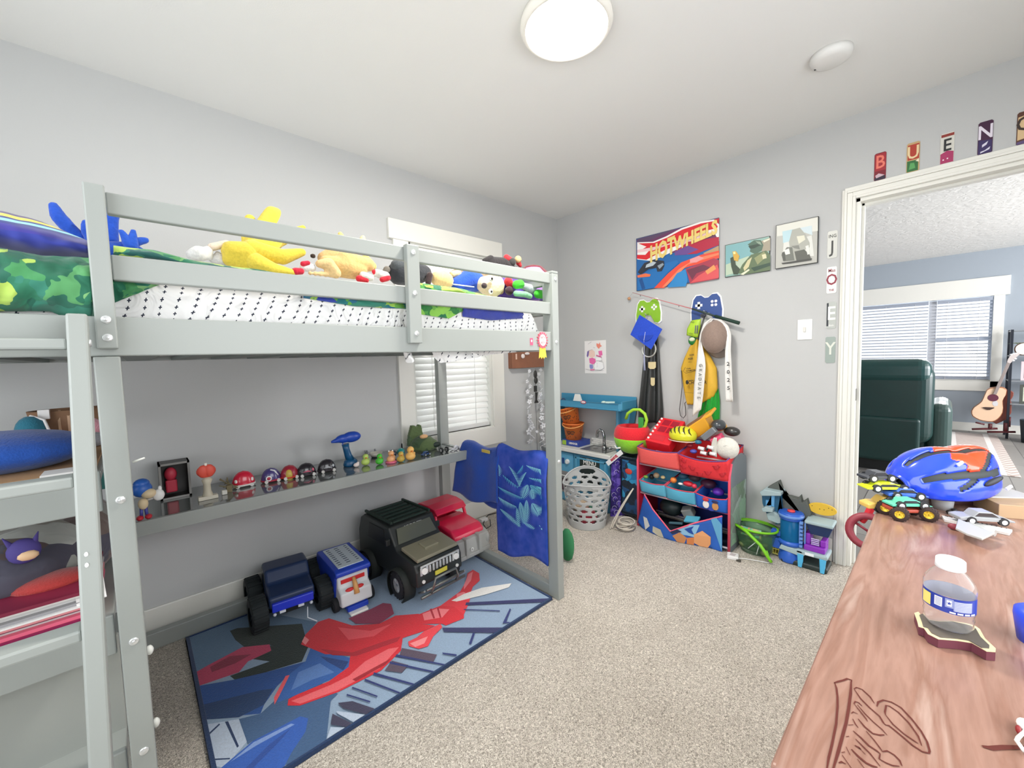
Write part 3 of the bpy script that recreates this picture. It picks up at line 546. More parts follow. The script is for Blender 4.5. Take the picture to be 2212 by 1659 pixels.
for s in (-1, 1):
    for y in (.12, .44): wheel('wheel', t, F @ V((s * .125, y, .052)), .05, .04, '#20231f', '#55585a', tread=False)
# blue and white delivery van
F = fr((2.115, .02, .012), -2); t = thing('toy_van', F.translation + Y * .3, 'blue and white toy delivery van with a red and tan front', 'toy car'); BLU = mt('#2243b5', .35)
q = MB(BLU, F); prof(q, [(.13, .05), (.13, .19), (.15, .205), (.42, .205), (.45, .20), (.455, .178), (.43, .17), (.40, .05)], -.085, .085); q.ob('box_body', t, bev=.008, seg=3)
q = MB(mt('#c5d0d8', .4), F); q.box(-.062, .17, .204, .062, .42, .2085); rf = q.ob('roof_panel', t, bev=.002)
q = MB('#1d2b4a', F)
for i in range(9): q.box(.035, .19 + i * .024, .2085, .052, .195 + i * .024, .2095); q.box(-.008, .19 + i * .024, .2085, .012, .195 + i * .024, .2095); q.box(-.05, .19 + i * .024, .2085, -.038, .195 + i * .024, .2095)
q.ob('vent_slots', rf)
q = MB(mt('#d6dbdd', .4), F); prof(q, [(.39, .045), (.39, .172), (.435, .168), (.44, .12), (.475, .10), (.485, .04), (.44, .03)], -.075, .075); q.ob('front', t, bev=.009, seg=3)
q = MB('#cf2f2f', F); q.box(-.055, .4365, .135, .06, .441, .155); q.sph((-.02, .462, .107), (.022, .01, .010), 12); q.sph((.028, .462, .107), (.022, .01, .010), 12); q.ob('red_trim', t, bev=.002)
q = MB(mt('#d9a463', .5), F); q.tube([(0, .44, .15), (0, .462, .125), (0, .478, .085)], [.008, .011, .014], 10); q.ob('knob', t)
q = MB(BLU, F); q.box(-.05, .44, .012, .05, .49, .035); q.ob('bumper', t, bev=.004); MB('#f0efe8', F).box(-.04, .475, .0, .045, .515, .012).ob('step', t, bev=.004)
for s in (-1, 1):
    for y in (.2, .42): wheel('wheel', t, F @ V((s * .085, y, .034)), .033, .024, '#202225', '#d8bd7a' if s < 0 else '#55585a', tread=False)
# blue monster truck
F = fr((2.345, .02, .012), -6); t = thing('toy_monster_truck', F.translation + Y * .25, 'dark blue toy monster truck with oversized black wheels next to the delivery van', 'toy car'); DB = mt('#1d3054', .4)
q = MB(DB, F); prof(q, [(.07, .10), (.07, .16), (.10, .215), (.22, .22), (.26, .165), (.36, .15), (.37, .10), (.3, .085), (.1, .085)], -.095, .095); q.ob('body', t, bev=.012, seg=3)
q = MB(mt('#101b20', .2), F); prof(q, [(.105, .165), (.115, .205), (.205, .208), (.235, .165)], -.097, .097); q.ob('windows', t, bev=.003)
q = MB(mt('#2a3fd0', .35), F); q.box(-.085, .365, .09, .085, .385, .13); q.ob('bumper', t, bev=.005)
q = MB('#dfe6ee', F)
for x in (-.03, .045): q.box(x - .012, .385, .083, x + .012, .39, .093)
for x in (-.075, .075): q.sph((x, .37, .075), .008, 8)
q.tube([(-.055, .39, .07), (-.05, .41, .03), (-.085, .43, .008)], .0025, 6); q.ob('fittings', t)
q = MB(mt('#1b2020', .6), F)
for y in (.10, .32): q.cyl((-.12, y, .075), (.12, y, .075), .01)
q.box(-.03, .08, .055, .03, .35, .1)
for s in (-1, 1): q.tube([(s * .08, .32, .08), (s * .07, .28, .12)], .009)
q.ob('axles', t)
for s in (-1, 1):
    for y in (.10, .32): wheel('wheel', t, F @ V((s * .135, y, .078)), .075, .062, '#1b2224', '#2e3840', bolts=5)
# ================================================================ SHELF TOYS (shelf top z=.648)
ZS = .6485
def zp(px, py): return PZ(px, py, ZS)
P_ = zp(312, 1120); P_.y = .375
# generic blue-spiked collectible figure, no character features
t = thing('toy_figure', P_, 'blue and white plastic figure behind the middle bed post, at the shelf edge', 'toy figure')
q = MB(mt('#2b62b8', .4)); q.sph(P_ + V((0, 0, .115)), (.03, .028, .03))
q.sph(P_ + V((0, 0, .135)), (.024, .024, .02))
q.ob('hood', t)
q = MB(mt('#e4cfa8', .5)); q.sph(P_ + V((-.018, .016, .098)), (.022, .018, .018)); q.sph(P_ + V((0, .004, .06)), (.015, .013, .022)); q.ob('torso', t)
q = MB('#efefec'); q.sph(P_ + V((-.045, .012, .085)), (.018, .012, .022)); q.sph(P_ + V((-.05, .012, .108)), (.006, .006, .012), 8); q.tube([P_ + V((-.012, 0, .07)), P_ + V((-.045, .012, .08))], .004); q.ob('arm', t)
q = MB('#4a4fa0')
for s in (-1, 1): q.cyl(P_ + V((s * .008, 0, .012)), P_ + V((s * .006, 0, .045)), .005)
q.ob('leg', t)
q = MB('#cf2f3c')
for s in (-1, 1): q.sph(P_ + V((s * .012, .006, .009)), (.011, .018, .009), 12)
q.ob('shoe', t)
b0, b1 = zp(352, 1072), zp(404, 1060); b0.y = b1.y = .13; dw = abs(b0.x - b1.x)
t = thing('display_box', (b1.x + dw / 2, .12, ZS), 'black framed display box with a red figure inside, on the shelf', 'display box')
W_ = MB(mt('#2a2624', .4)); x0, x1, h = b1.x - .01, b0.x + .01, .155
W_.box(x0, .07, ZS, x0 + .006, .15, ZS + h); W_.box(x1 - .006, .07, ZS, x1, .15, ZS + h); W_.box(x0, .07, ZS, x1, .15, ZS + .006); W_.box(x0, .07, ZS + h - .006, x1, .15, ZS + h); W_.box(x0, .07, ZS, x1, .075, ZS + h); W_.ob('case', t)
q = MB(mt('#8c8a86', .3)); z1_ = ZS + h
for a in ((x0, ZS, x0 + .008, z1_), (x1 - .008, ZS, x1, z1_), (x0, ZS, x1, ZS + .008), (x0, z1_ - .008, x1, z1_)): q.box(a[0], .15, a[1], a[2], .155, a[3])
q.ob('frame', t)
q = MB('#c23348'); xc = (x0 + x1) / 2 + .012; q.box(xc - .02, .09, ZS + .02, xc + .02, .12, ZS + .075); q.sph((xc, .11, ZS + .10), (.022, .018, .03)); q.ob('inner_figure', t, bev=.006)
tp = zp(450, 1078); t = thing('trophy', tp, 'small trophy with a round orange-red disc on a cream block base', 'trophy')
MB('#d9d2c0').box(tp.x - .034, tp.y - .014, ZS, tp.x + .034, tp.y + .014, ZS + .016).ob('base', t, bev=.002)
q = MB(mt('#cfc6b0', .5)); q.lathe([(.02, 0), (.014, .02), (.013, .05), (.02, .068), (.012, .078), (0, .08)], tp + V((0, 0, .016)), 16); q.ob('stem', t, jig=.002)
q = MB(mt('#d9503f', .5)); q.sph(tp + V((0, 0, .122)), (.034, .008, .028)); q.sph(tp + V((-.012, .002, .122)), (.018, .009, .027)); q.sph(tp + V((.012, .002, .122)), (.018, .009, .027)); q.ob('disc', t)
MB('#eee9da').box(tp.x - .004, tp.y - .004, tp.z + .146, tp.x + .004, tp.y + .004, tp.z + .156).ob('finial', t)
tw_ = zp(497, 1064); q = MB(mt('#7b6f50', .7))
for i in range(12): a = i * 2.4; q.tube([tw_ + V((0, -.02, .02 + .002 * i)), tw_ + V((.035 * math.cos(a), -.02 + .01 * math.sin(a), .035 + .03 * math.sin(a * 1.7)))], .0022, 6)
q.box(tw_.x - .01, tw_.y - .03, tw_.z, tw_.x + .01, tw_.y - .01, tw_.z + .03); tag(q.ob('twig_ornament'), 'small brown twig-like ornament between the trophy and the red dome car', 'ornament')
q = MB('#d9d6cc'); q.box(tw_.x + .012, tw_.y + .005, ZS, tw_.x + .032, tw_.y + .02, ZS + .02); tag(q.ob('toy_block', bev=.003), 'tiny cream block right beside the trophy', 'toy block')
def domecar(px, py, sx, c1, c2, label, marks=None, h=.05, nm='toy_car', g=None):
    p = zp(px, py); sx *= 1.25; h *= 1.12; t = thing(nm, p, label, 'toy car', g)
    MB(mt(c1, .25, coat=.4)).sph(p + V((0, 0, .012)), (sx, .03, h), 20, z0=0).ob('body', t)
    MB(mt(c2, .4)).lathe([(0, 0), (1.06, 0), (1.06, .1), (0, .1)], (0, 0, 0), 28).ob('skirt', t) if 0 else None
    q = MB(mt(c2, .4)); q.lathe([(0, .007), (sx * 1.05, .007), (sx * 1.05, .014), (0, .014)], p, 28, sy=.033 / sx); q.ob('skirt', t)
    q = MB(mt('#d8d5cf', .4))
    for s in (-1, 1):
        for r in (-1, 1): q.cyl(p + V((s * sx * .6, r * .024, .008)), p + V((s * sx * .6, r * .031, .008)), .008)
    q.ob('wheel', t)
    if marks:
        for nm2, h2, f in marks: q = MB(mt(h2, .35)); f(q, p); q.ob(nm2, t)
    return t
domecar(527, 1050, .037, '#d31f3d', '#e9e4de', 'glossy red dome-shaped toy car with white sides on the shelf', [('side_patch', '#efeae4', lambda q, p: (q.sph(p + V((-.03, .012, .03)), (.009, .012, .012), 10), q.sph(p + V((.031, .012, .03)), (.008, .012, .011), 10)))], .055)
domecar(586, 1040, .034, '#4a3f7c', '#b9324a', 'small dark blue and red dome car with a ringed disc on its front', [('ring', '#f2f2f2', lambda q, p: q.lathe([(.008, 0), (.013, 0), (.013, .003), (.008, .003)], p + V((.016, .031, .024)), 20, M=Matrix.Rotation(-math.pi / 2, 3, 'X'))), ('inner_disc', '#b9324a', lambda q, p: q.lathe([(0, .002), (.008, .002), (.008, 0)], p + V((.016, .031, .024)), 20, M=Matrix.Rotation(-math.pi / 2, 3, 'X'))), ('stripe', '#f0f0f4', lambda q, p: q.tube([p + V((-.026, .018, .03)), p + V((-.012, .02, .055)), p + V((.004, .014, .061))], .004))], .05)
domecar(626, 1033, .033, '#a3283a', '#c83a2c', 'small crimson dome car with a gold front panel', [('gold_panel', '#cdb04e', lambda q, p: q.sph(p + V((.006, .008, .02)), (.022, .026, .035), 16))], .05)
for px, py, lab, cc in ((662, 1027, 'black dome car with pink side flash, left of the dark wheel car', '#e06c86'), (706, 1018, 'black toy car with bare silver details just left of the blue remote', '#c9ccd0')):
    domecar(px, py, .036, '#27242a', '#3a3238', lab, [('flash', cc, lambda q, p: (q.tube([p + V((-.02, .022, .02)), p + V((.0, .029, .028)), p + V((.02, .022, .024))], .004), q.sph(p + V((-.026, .018, .03)), (.007, .01, .009), 10)))], .048)
p = zp(752, 1003); p.y = .2
t = thing('toy_remote', p, 'blue pistol-grip toy remote control standing on the shelf', 'remote control'); BB = mt('#1c44a8', .35); TB = mt('#12507a', .3)
q = MB(TB); q.lathe([(0, 0), (.037, 0), (.04, .01), (.034, .03), (.02, .042), (0, .045)], p, 24, sy=.8); q.tube([p + V((0, 0, .03)), p + V((.012, 0, .06)), p + V((.02, 0, .095)), p + V((.024, 0, .125))], [.023, .019, .017, .019], 14); q.ob('grip', t)
q = MB(BB); q.sph(p + V((-.012, 0, .158)), (.052, .026, .030)); q.sph(p + V((.03, 0, .155)), (.045, .022, .024)); q.tube([p + V((.055, 0, .152)), p + V((.098, 0, .146))], [.017, .006], 12); q.ob('head', t, remesh=.003)
q = MB(BB); q.tube([p + V((.036, 0, .138)), p + V((.04, 0, .118)), p + V((.034, 0, .112))], .003, 6); q.ob('trigger', t); MB('#e8e8ea').box(p.x - .014, p.y + .0205, p.z + .153, p.x + .002, p.y + .0235, p.z + .16).ob('label_plate', t)
def duck(px, py, c, label, s=1.0, base=None, ears=None):
    s *= 1.18; p = zp(px, py); t = thing('rubber_duck', p, label, 'rubber duck', 'little ducks on the shelf'); m = mt(c, .45)
    q = MB(m); q.sph(p + V((0, 0, .016 * s)), (.020 * s, .018 * s, .016 * s)); q.sph(p + V((0, .004, .041 * s)), .0135 * s); q.sph(p + V((-.016 * s, -.006, .024 * s)), (.008 * s, .007 * s, .006 * s), 10); q.ob('body', t, remesh=.0022)
    MB('#e8863a').sph(p + V((.004, .018 * s, .038 * s)), (.005 * s, .007 * s, .003 * s), 10).ob('beak', t)
    if base: MB(base).lathe([(0, 0), (.024 * s, 0), (.026 * s, .006), (.02 * s, .01), (0, .01)], p, 20).ob('float_ring', t)
    if ears: q = MB(ears); [q.sph(p + V((s_ * .011, 0, .053 * s)), .005, 8) for s_ in (-1, 1)]; q.ob('ear', t)
duck(790, 1005, '#b9d36a', 'pale lime rubber duck on the shelf', 1.0)
duck(820, 1003, '#4fbf3c', 'bright green rubber duck on the shelf', .95)
duck(845, 999, '#efb07a', 'peach rubber duck with white ears sitting in a pink ring', 1.05, '#e8708c', '#f2efe8')
duck(866, 998, '#c9a94a', 'gold-coloured rubber duck on the shelf', .95)
duck(887, 994, '#f2bd6a', 'large light orange rubber duck at the right of the duck row', 1.25)
p = zp(770, 1009); q = MB(mt('#e9d9d2', .5)); q.sph(p + V((0, 0, .012)), (.016, .012, .012)); q.sph(p + V((-.008, .003, .022)), .008, 10); tag(q.ob('toy_figurine', remesh=.0025), 'tiny pinkish white animal figurine left of the lime duck', 'figurine')
for px, py in ((762, 975), (775, 978), (792, 975), (735, 985)):
    p = zp(px, py); p.y = max(p.y, .05); q = MB(mt('#8d8f92', .35, .4)); q.sph(p + V((0, 0, .03)), .006, 8); q.tube([p + V((0, 0, .025)), p + V((0, 0, .012))], .004, 6); q.tube([p + V((-.008, 0, .022)), p + V((.008, 0, .02))], .002, 6)
    for s in (-1, 1): q.tube([p + V((0, 0, .012)), p + V((s * .005, 0, 0))], .002, 6)
    o = q.ob('toy_soldier'); tag(o, 'thumb-sized grey figurine standing at the wall end of the shelf', 'figurine', 'grey figurines at the back of the shelf')
p = zp(815, 988); p.y = .12; q = MB(mt('#cfcabd', .5)); q.lathe([(0, .006), (.03, .008), (.036, .028), (.034, .028), (.028, .010), (0, .009)], p, 24); t = q.ob('bowl'); tag(t, 'small shallow bowl behind the ducks', 'bowl')
MB('#2c3a3a').lathe([(0, 0), (.026, 0), (.03, .008), (0, .006)], p, 24).ob('bowl_foot', t)
for px, py, c_, lab in ((853, 984, '#272b3c', 'shiny dark round ball behind the gold duck'), (876, 982, '#1f8f8c', 'teal round ball behind the orange duck')):
    p = zp(px, py + 6); p.y = .21; tag(MB(mt(c_, .2, coat=.5)).sph(p + V((0, 0, .024)), .024).ob('toy_ball'), lab, 'ball')
# green camouflage toy helmet-shaped shell
p = zp(930, 975); p.y = .16; t = thing('toy_helmet', p, 'green and brown toy helmet shell with a tall back, in front of the window blind', 'toy helmet')
GC = printmat('camouflage_plastic', ['#4b6141', '#56693f', '#3f5538', '#6b6142'], 9)
q = MB(GC); q.sph(p + V((0, 0, .028)), (.085, .075, .062)); q.sph(p + V((-.045, .02, .03)), (.045, .05, .035)); q.lathe([(.09, 0), (.088, .03), (.06, .03)], p, 24, sy=.85)
q.prism([(-.02, .03), (.085, .03), (.078, .09), (.055, .155), (.035, .155), (.03, .145), (.01, .145), (.005, .158), (-.012, .15), (-.02, .10)], p + V((0, -.03, 0)), X, Z, (0, -.03, 0)); q.ob('shell', t, remesh=.005)
MB('#e0b07c').sph(p + V((.01, .03, .088)), (.028, .018, .014), 14).ob('crest', t)
MB('#23322a').sph(p + V((-.06, .062, .03)), (.03, .014, .018), 14).ob('opening', t)
def mini(px, py, c_, label, z=ZS, yaw=0, L_=.07, nm='toy_car', lab2=None, win='#22262c', hub='#d5d7d9', w_=.03, h=.022, cat='toy car', dz=0, group=None, p=None, cab=(-.20, .24), wr=.0085):
    p = p or PZ(px, py, z); F = fr(p + V((0, 0, dz)), yaw); t = thing(nm, p + V((0, 0, dz)), label, cat, group); a = L_ / 2
    q = MB(mt(c_, .3, coat=.3), F); prof(q, [(-a, .007), (-a, h * .6), (-a * .75, h * .72), (a * .7, h * .66), (a, h * .45), (a, .007)], -w_ / 2, w_ / 2)
    prof(q, [(cab[0] * L_ * 1.5, h * .68), (cab[0] * L_ * .9, h * 1.15), (cab[1] * L_ * .5, h * 1.15), (cab[1] * L_ * 1.2, h * .66)], -w_ * .42, w_ * .42); q.ob('body', t, bev=.0025)
    q = MB(mt(win, .15), F); prof(q, [(cab[0] * L_ * 1.3, h * .74), (cab[0] * L_ * .85, h * 1.06), (cab[1] * L_ * .45, h * 1.06), (cab[1] * L_ * 1.0, h * .74)], -w_ * .43, w_ * .43); q.ob('windows', t)
    for s in (-1, 1):
        for y in (-.58, .58):
            c3 = F @ V((s * w_ * .46, y * a, wr)); d3 = (F.to_3x3() @ X) * s; o = MB('#1c1c1e').cyl(c3 - d3 * .003, c3 + d3 * .003, wr, n=16).ob('wheel', t); MB(mt(hub, .3, .5)).cyl(c3 + d3 * .003, c3 + d3 * .0036, wr * .6, n=14).ob('hub', o)
    return t
mini(920, 984, '#2c4f86', 'little blue toy car in front of the green toy helmet', yaw=-75, L_=.06)
p = zp(958, 977); t = thing('toy_wheel_set', p, 'pair of loose white-hubbed toy wheels on an axle beside the green helmet', 'toy wheels')
for dx in (-.018, .02): wheel('wheel', t, p + V((dx, .01, .017)), .017, .01, '#1d1f20', '#e9e9e9', 18, False)
MB('#2a2e2c').cyl(p + V((-.018, .01, .017)), p + V((.02, .01, .017)), .003).ob('axle', t)
p = zp(992, 972); t = thing('toy_goggles', p, 'white and purple toy goggles at the right end of the shelf', 'goggles')
q = MB(mt('#e8e6ea', .3)); q.lathe([(.012, .0), (.018, 0), (.018, .008), (.012, .008)], p + V((-.02, 0, .016)), 18, M=Matrix.Rotation(1.2, 3, 'X')); q.lathe([(.012, .0), (.018, 0), (.018, .008), (.012, .008)], p + V((.022, 0, .016)), 18, M=Matrix.Rotation(1.2, 3, 'X')); q.tube([p + V((.04, 0, .012)), p + V((.05, -.03, .006)), p + V((0, -.05, .005)), p + V((-.05, -.03, .006)), p + V((-.038, 0, .012))], .004); q.ob('frame', t)
MB(mt('#8c6c84', .2)).sph(p + V((-.022, .004, .02)), (.013, .004, .011), 12).ob('lens', t)
# ================================================================ TOWELS on the end rail
def towel(name, y0, y1, z0, drop, label, m, seed, xo=1.376, wav=.012, cut=0, back=.35):
    q = MB(m)
    def f(u, v):
        y = y0 + (y1 - y0) * u + (cut * (v - .4) if v > .4 else 0) * (1 - u); L_ = (v * (drop + back + .06)); bz = z0 + .012 * math.sin(u * 7 + seed)
        if L_ < back: x, z = xo - .055, bz - back + L_
        elif L_ < back + .06: a = (L_ - back) / .06 * math.pi; x, z = xo - .0275 - .0275 * math.cos(a), bz + .018 * math.sin(a)
        else: x, z = xo + .002, bz - (L_ - back - .06) * (1 + (.06 * math.sin(u * 3.1 + seed)))
        k = min(1, max(0, L_ - back - .06) / .1); x += k * wav * (1 + math.sin(u * 11 + seed + v * 2)) + k * .012 + .004 * noise.noise(V((u * 5, v * 8, seed)))
        return V((x, y, z))
    q.sheet(f, 40, 60); o = q.ob(name, thick=.009); return tag(o, label, 'towel')
tw1 = towel('beach_towel', .40, .72, .675, .30, 'plain royal blue towel with a small gold tag on the bed end rail', mt('#1546a5', .95, kind='fuzz', s=.7), 1, cut=-.22, wav=.008)
q = MB('#c9b155'); q.box(1.398, .585, .672, 1.404, .655, .690, Matrix.Identity(4)); q.ob('tag', tw1, bev=.001)
M, N, L, b, nt = nodemat('blue_towel_cotton', .95); tc = N('ShaderNodeTexCoord'); nz = N('ShaderNodeTexNoise'); nz.inputs['Scale'].default_value = 14; L(tc.outputs['Object'], nz.inputs['Vector']); cr = N('ShaderNodeValToRGB'); L(nz.outputs['Fac'], cr.inputs[0])
cr.color_ramp.elements[0].position = .35; cr.color_ramp.elements[0].color = lin('#143f9f'); cr.color_ramp.elements[1].position = .8; cr.color_ramp.elements[1].color = lin('#4a5bbd'); L(cr.outputs[0], b.inputs['Base Color'])
n3 = N('ShaderNodeTexNoise'); n3.inputs['Scale'].default_value = 300; L(tc.outputs['Object'], n3.inputs['Vector']); bp = N('ShaderNodeBump'); bp.inputs['Strength'].default_value = .4; bp.inputs['Distance'].default_value = .003; L(n3.outputs['Fac'], bp.inputs['Height']); L(bp.outputs[0], b.inputs['Normal'])
tw2 = towel('beach_towel', .695, 1.082, .70, .565, 'blue towel with pale turquoise fern leaves, next to the bed post', M, 2.2, wav=.004)
# fern print on the visible face: woven strips following the towel
FC = ['#8ad2dc', '#6cc2d4', '#55b0cc']
c = crop(980, 1000, 8.508); q = MB(mt(FC[0], .95))
def leaf(a, b2, w0, n=11, side=1, col=0):
    q.mat(mt(FC[col], .95)); (ax, ay), (bx, by) = c([a])[0], c([b2])[0]; xx = 1.425
    d = V((bx - ax, by - ay, 0)); l = d.length; d.normalize(); pn = V((-d.y, d.x, 0)); ww = w0 / 8.508
    for i in range(n):
        t0 = i / n; t1 = (i + .62) / n; pw = ww * math.sin(math.pi * (.12 + .85 * t0)) ** .8
        for s in ((1, -1) if side == 0 else (side,)):
            t2 = t0 + .75 / n; g0 = .05 * pw; pts = [(ax + d.x * l * t0 + pn.x * s * g0, ay + d.y * l * t0 + pn.y * s * g0), (ax + d.x * l * t2 + pn.x * s * g0, ay + d.y * l * t2 + pn.y * s * g0), (ax + d.x * l * (t0 + .16) + pn.x * s * pw * .8, ay + d.y * l * (t0 + .16) + pn.y * s * pw * .8), (ax + d.x * l * (t0 + .20) + pn.x * s * pw, ay + d.y * l * (t0 + .20) + pn.y * s * pw)]
            w3 = [PX(x_, y_, xx) for x_, y_ in pts]
            w3 = [V((xx, min(p.y, 1.074), p.z)) for p in w3]; fs = q.bm.faces.new([q.bm.verts.new(p) for p in w3]); fs.material_index = q.cur
for a in (((1010, 60), (1200, 420), 90, 11, -1, 0), ((900, 215), (1185, 440), 80, 7, 1, 2), ((1270, 40), (1160, 190), 80, 7, -1, 2), ((1340, 170), (1210, 440), 95, 9, 1, 0), ((1330, 40), (1800, 170), 110, 13, 1, 0), ((1380, 270), (1800, 320), 90, 11, 1, 1),
 ((810, 430), (1260, 640), 90, 14, 1, 1), ((1360, 400), (1270, 640), 120, 9, 0, 0), ((1400, 410), (1590, 560), 90, 9, 0, 1), ((1430, 480), (1460, 660), 90, 8, 0, 0), ((1520, 430), (1780, 700), 110, 14, 0, 1), ((820, 620), (1150, 800), 120, 13, 1, 0), ((850, 840), (1210, 1160), 55, 14, 0, 0),
 ((1220, 720), (1290, 1100), 95, 14, 0, 0), ((1340, 680), (1330, 1090), 90, 13, 0, 0), ((1440, 740), (1560, 960), 130, 12, 0, 0), ((1620, 740), (1790, 960), 110, 5, 0, 1), ((1160, 830), (1200, 1160), 60, 9, 0, 0), ((820, 30), (830, 240), 80, 7, -1, 0), ((1290, 1100), (1480, 1210), 50, 7, 0, 0), ((1570, 1140), (1640, 1250), 16, 2, 0, 0)): leaf(a[0], a[1], a[2] * 1.0, int(a[3] * 1.15), a[4], a[5])
q.ob('fern_print', tw2, merge=False)
# ================================================================ SOFT TOYS on the bed (plain, no character features)
def mpp(p): return (V(p) - EYE).dot(f_) / FPX
def soft(mb, y, pts, k=5, sq=1):
    """rounded limb through (px, py, radius in px) at depth plane y"""
    ps = [(PY(a, b_, y if len(r) == 1 else y + r[1]), r[0]) for a, b_, *r in pts]; ps = [(p, r * mpp(p)) for p, r in ps]
    for (p, r), (p2, r2) in zip(ps, ps[1:] if len(ps) > 1 else ps):
        for i in range(k + 1): t = i / k; mb.sph(p.lerp(p2, t), r + (r2 - r) * t, 12)
def plush(name, label, parts, cat='soft toy'):
    t = None
    for nm, col, y, limbs, *o in parts:
        q = MB(mt(col, .95, kind='fuzz', s=.5))
        for l in limbs: soft(q, y, l)
        if t is None: cs = [v.co for v in q.bm.verts]; t = thing(name, (sum(c.x for c in cs) / len(cs), sum(c.y for c in cs) / len(cs), 1.41), label, cat)
        q.ob(nm, t, remesh=o[0] if o else .005)
    return t
plush('soft_toy', 'royal blue soft toy with floppy pointed tufts behind the left guard post', [
 ('body', '#1a49ad', .86, [[(225, 545, 24), (280, 540, 18), (308, 550, 12)], [(200, 540, 14), (225, 540, 20)]]),
 ('tuft', '#1d50bd', .84, [[(116, 445, 9), (128, 470, 14), (160, 505, 14), (200, 530, 14)]]), ('tuft', '#1d50bd', .86, [[(184, 480, 7), (190, 500, 12), (205, 525, 14)]]), ('tuft', '#1d50bd', .84, [[(243, 455, 12), (240, 490, 13), (236, 520, 16)]]),
 ('tuft', '#2257c4', .88, [[(262, 500, 6), (272, 515, 9), (280, 530, 12)]]), ('tuft', '#2257c4', .88, [[(288, 500, 6), (287, 515, 9), (285, 530, 12)]]), ('tuft', '#2257c4', .87, [[(315, 519, 7), (300, 521, 9), (285, 527, 10)]])])
plush('soft_toy', 'yellow soft toy with a fan of long petal-like limbs', [
 ('body', '#e3c945', .86, [[(505, 545, 24), (530, 550, 28)], [(500, 560, 18), (535, 565, 24)], [(498, 533, 10), (490, 530, 8)]]),
 ('limb', '#e9d04b', .84, [[(540, 540, 20), (580, 530, 20), (602, 520, 9)]]), ('limb', '#e4cb46', .86, [[(545, 540, 22), (610, 555, 17), (652, 545, 9)]]), ('limb', '#e9d04b', .88, [[(550, 565, 20), (590, 580, 13), (632, 588, 7)]]),
 ('limb', '#ecd24c', .80, [[(545, 530, 18), (570, 490, 18), (588, 462, 16)], [(588, 462, 16), (598, 458, 9)]]), ('limb', '#ecd24c', .78, [[(540, 530, 16), (538, 500, 16), (540, 474, 11)]]), ('limb', '#e4cb46', .78, [[(560, 540, 18), (620, 510, 14), (655, 492, 6)]]),
 ('paw', '#e9e7e3', .85, [[(430, 548, 17), (415, 550, 12)], [(450, 540, 9), (452, 555, 8)]]), ('sleeve', '#ead6c0', .85, [[(458, 534, 9), (490, 526, 8)]]), ('cuff', '#dcdad8', .84, [[(462, 560, 10), (480, 562, 12), (470, 548, 6)]])])
plush('soft_toy', 'tan soft toy with red feet lying between the guard posts', [
 ('body', '#e2b878', .86, [[(705, 568, 16), (750, 578, 24), (775, 582, 18)], [(745, 562, 20), (795, 572, 15)], [(735, 590, 10), (765, 595, 9)]]), ('head', '#d9ae74', .84, [[(700, 558, 14), (715, 552, 16), (740, 560, 18)]]),
 ('limb', '#e8c48c', .88, [[(690, 570, 9), (710, 570, 13), (725, 590, 12)], [(670, 590, 5), (725, 594, 7)]]), ('cuff', '#e4e2df', .87, [[(656, 578, 9), (674, 578, 9)]]), ('shoe', '#cf1f3c', .88, [[(637, 586, 8), (650, 586, 7)], [(655, 570, 6), (665, 568, 5)]]),
 ('nose', '#33241d', .85, [[(676, 553, 6)]]), ('tuft', '#ecd07a', .83, [[(735, 506, 6), (742, 530, 12)]]), ('tuft', '#f0dba0', .82, [[(784, 514, 6), (780, 530, 10)]]), ('tail', '#e9cc72', .84, [[(790, 560, 10), (806, 575, 8)]])])
plush('soft_toy', 'small red and white soft toy leaning on the black cushion toy', [
 ('body', '#e7e0da', .90, [[(815, 590, 9), (832, 597, 11)], [(785, 595, 9), (800, 600, 8)]]), ('shoe', '#d42134', .91, [[(838, 600, 7), (826, 604, 6)]]), ('shoe', '#d42134', .90, [[(776, 602, 8), (790, 605, 7)], [(808, 587, 5), (812, 592, 5)]])], )
plush('soft_toy', 'large black and charcoal round soft toy behind the middle guard post', [
 ('body', '#2f3238', .84, [[(862, 590, 26), (890, 590, 28), (915, 590, 18)]]), ('belly', '#4a4f53', .86, [[(858, 575, 15), (885, 572, 14)]]), ('ear', '#756f66', .85, [[(836, 582, 8), (830, 590, 6)]])])
plush('soft_toy', 'sleeping brown and cream puppy soft toy wearing a blue vest', [
 ('body', '#8f7458', .84, [[(985, 600, 18), (1060, 610, 22)]]), ('leg', '#e8c98c', .88, [[(945, 602, 16), (960, 606, 20)]]), ('leg', '#ecd9a0', .87, [[(978, 592, 7), (990, 590, 7)]]), ('paw', '#3a2a2a', .89, [[(928, 595, 8), (925, 610, 7)]]),
 ('vest', '#1f4fbc', .87, [[(988, 616, 18), (1012, 606, 23), (1025, 608, 23)]]), ('head', '#ead6b0', .92, [[(1046, 615, 18), (1060, 619, 25), (1068, 616, 23)]]), ('ear', '#a98a62', .93, [[(1078, 620, 11), (1080, 628, 9)]]), ('nose', '#3c2f33', .955, [[(1046, 617, 7)]]), ('muzzle', '#f3e7cf', .935, [[(1046, 612, 9)]]) ])
p_ = bpy.data.objects[-1] if 0 else None
tt = [o for o in bpy.data.objects if o.get('label', '').startswith('sleeping brown')][0]
q = MB('#dfe8f4'); pa, pb = PY(978, 614, .93), PY(1024, 620, .935); q.tube([pa, pb], .0028, 8); q.ob('piping', tt)
for px, py in ((1061, 602), (1060, 630)):
    p = PY(px, py, .975); q = MB('#f1efe8').sph(p, (.013, .006, .013), 12); e_ = q.ob('eye', tt); MB('#1e1a1a').sph(p + V((0, .006, 0)), (.006, .003, .006), 10).ob('pupil', e_)
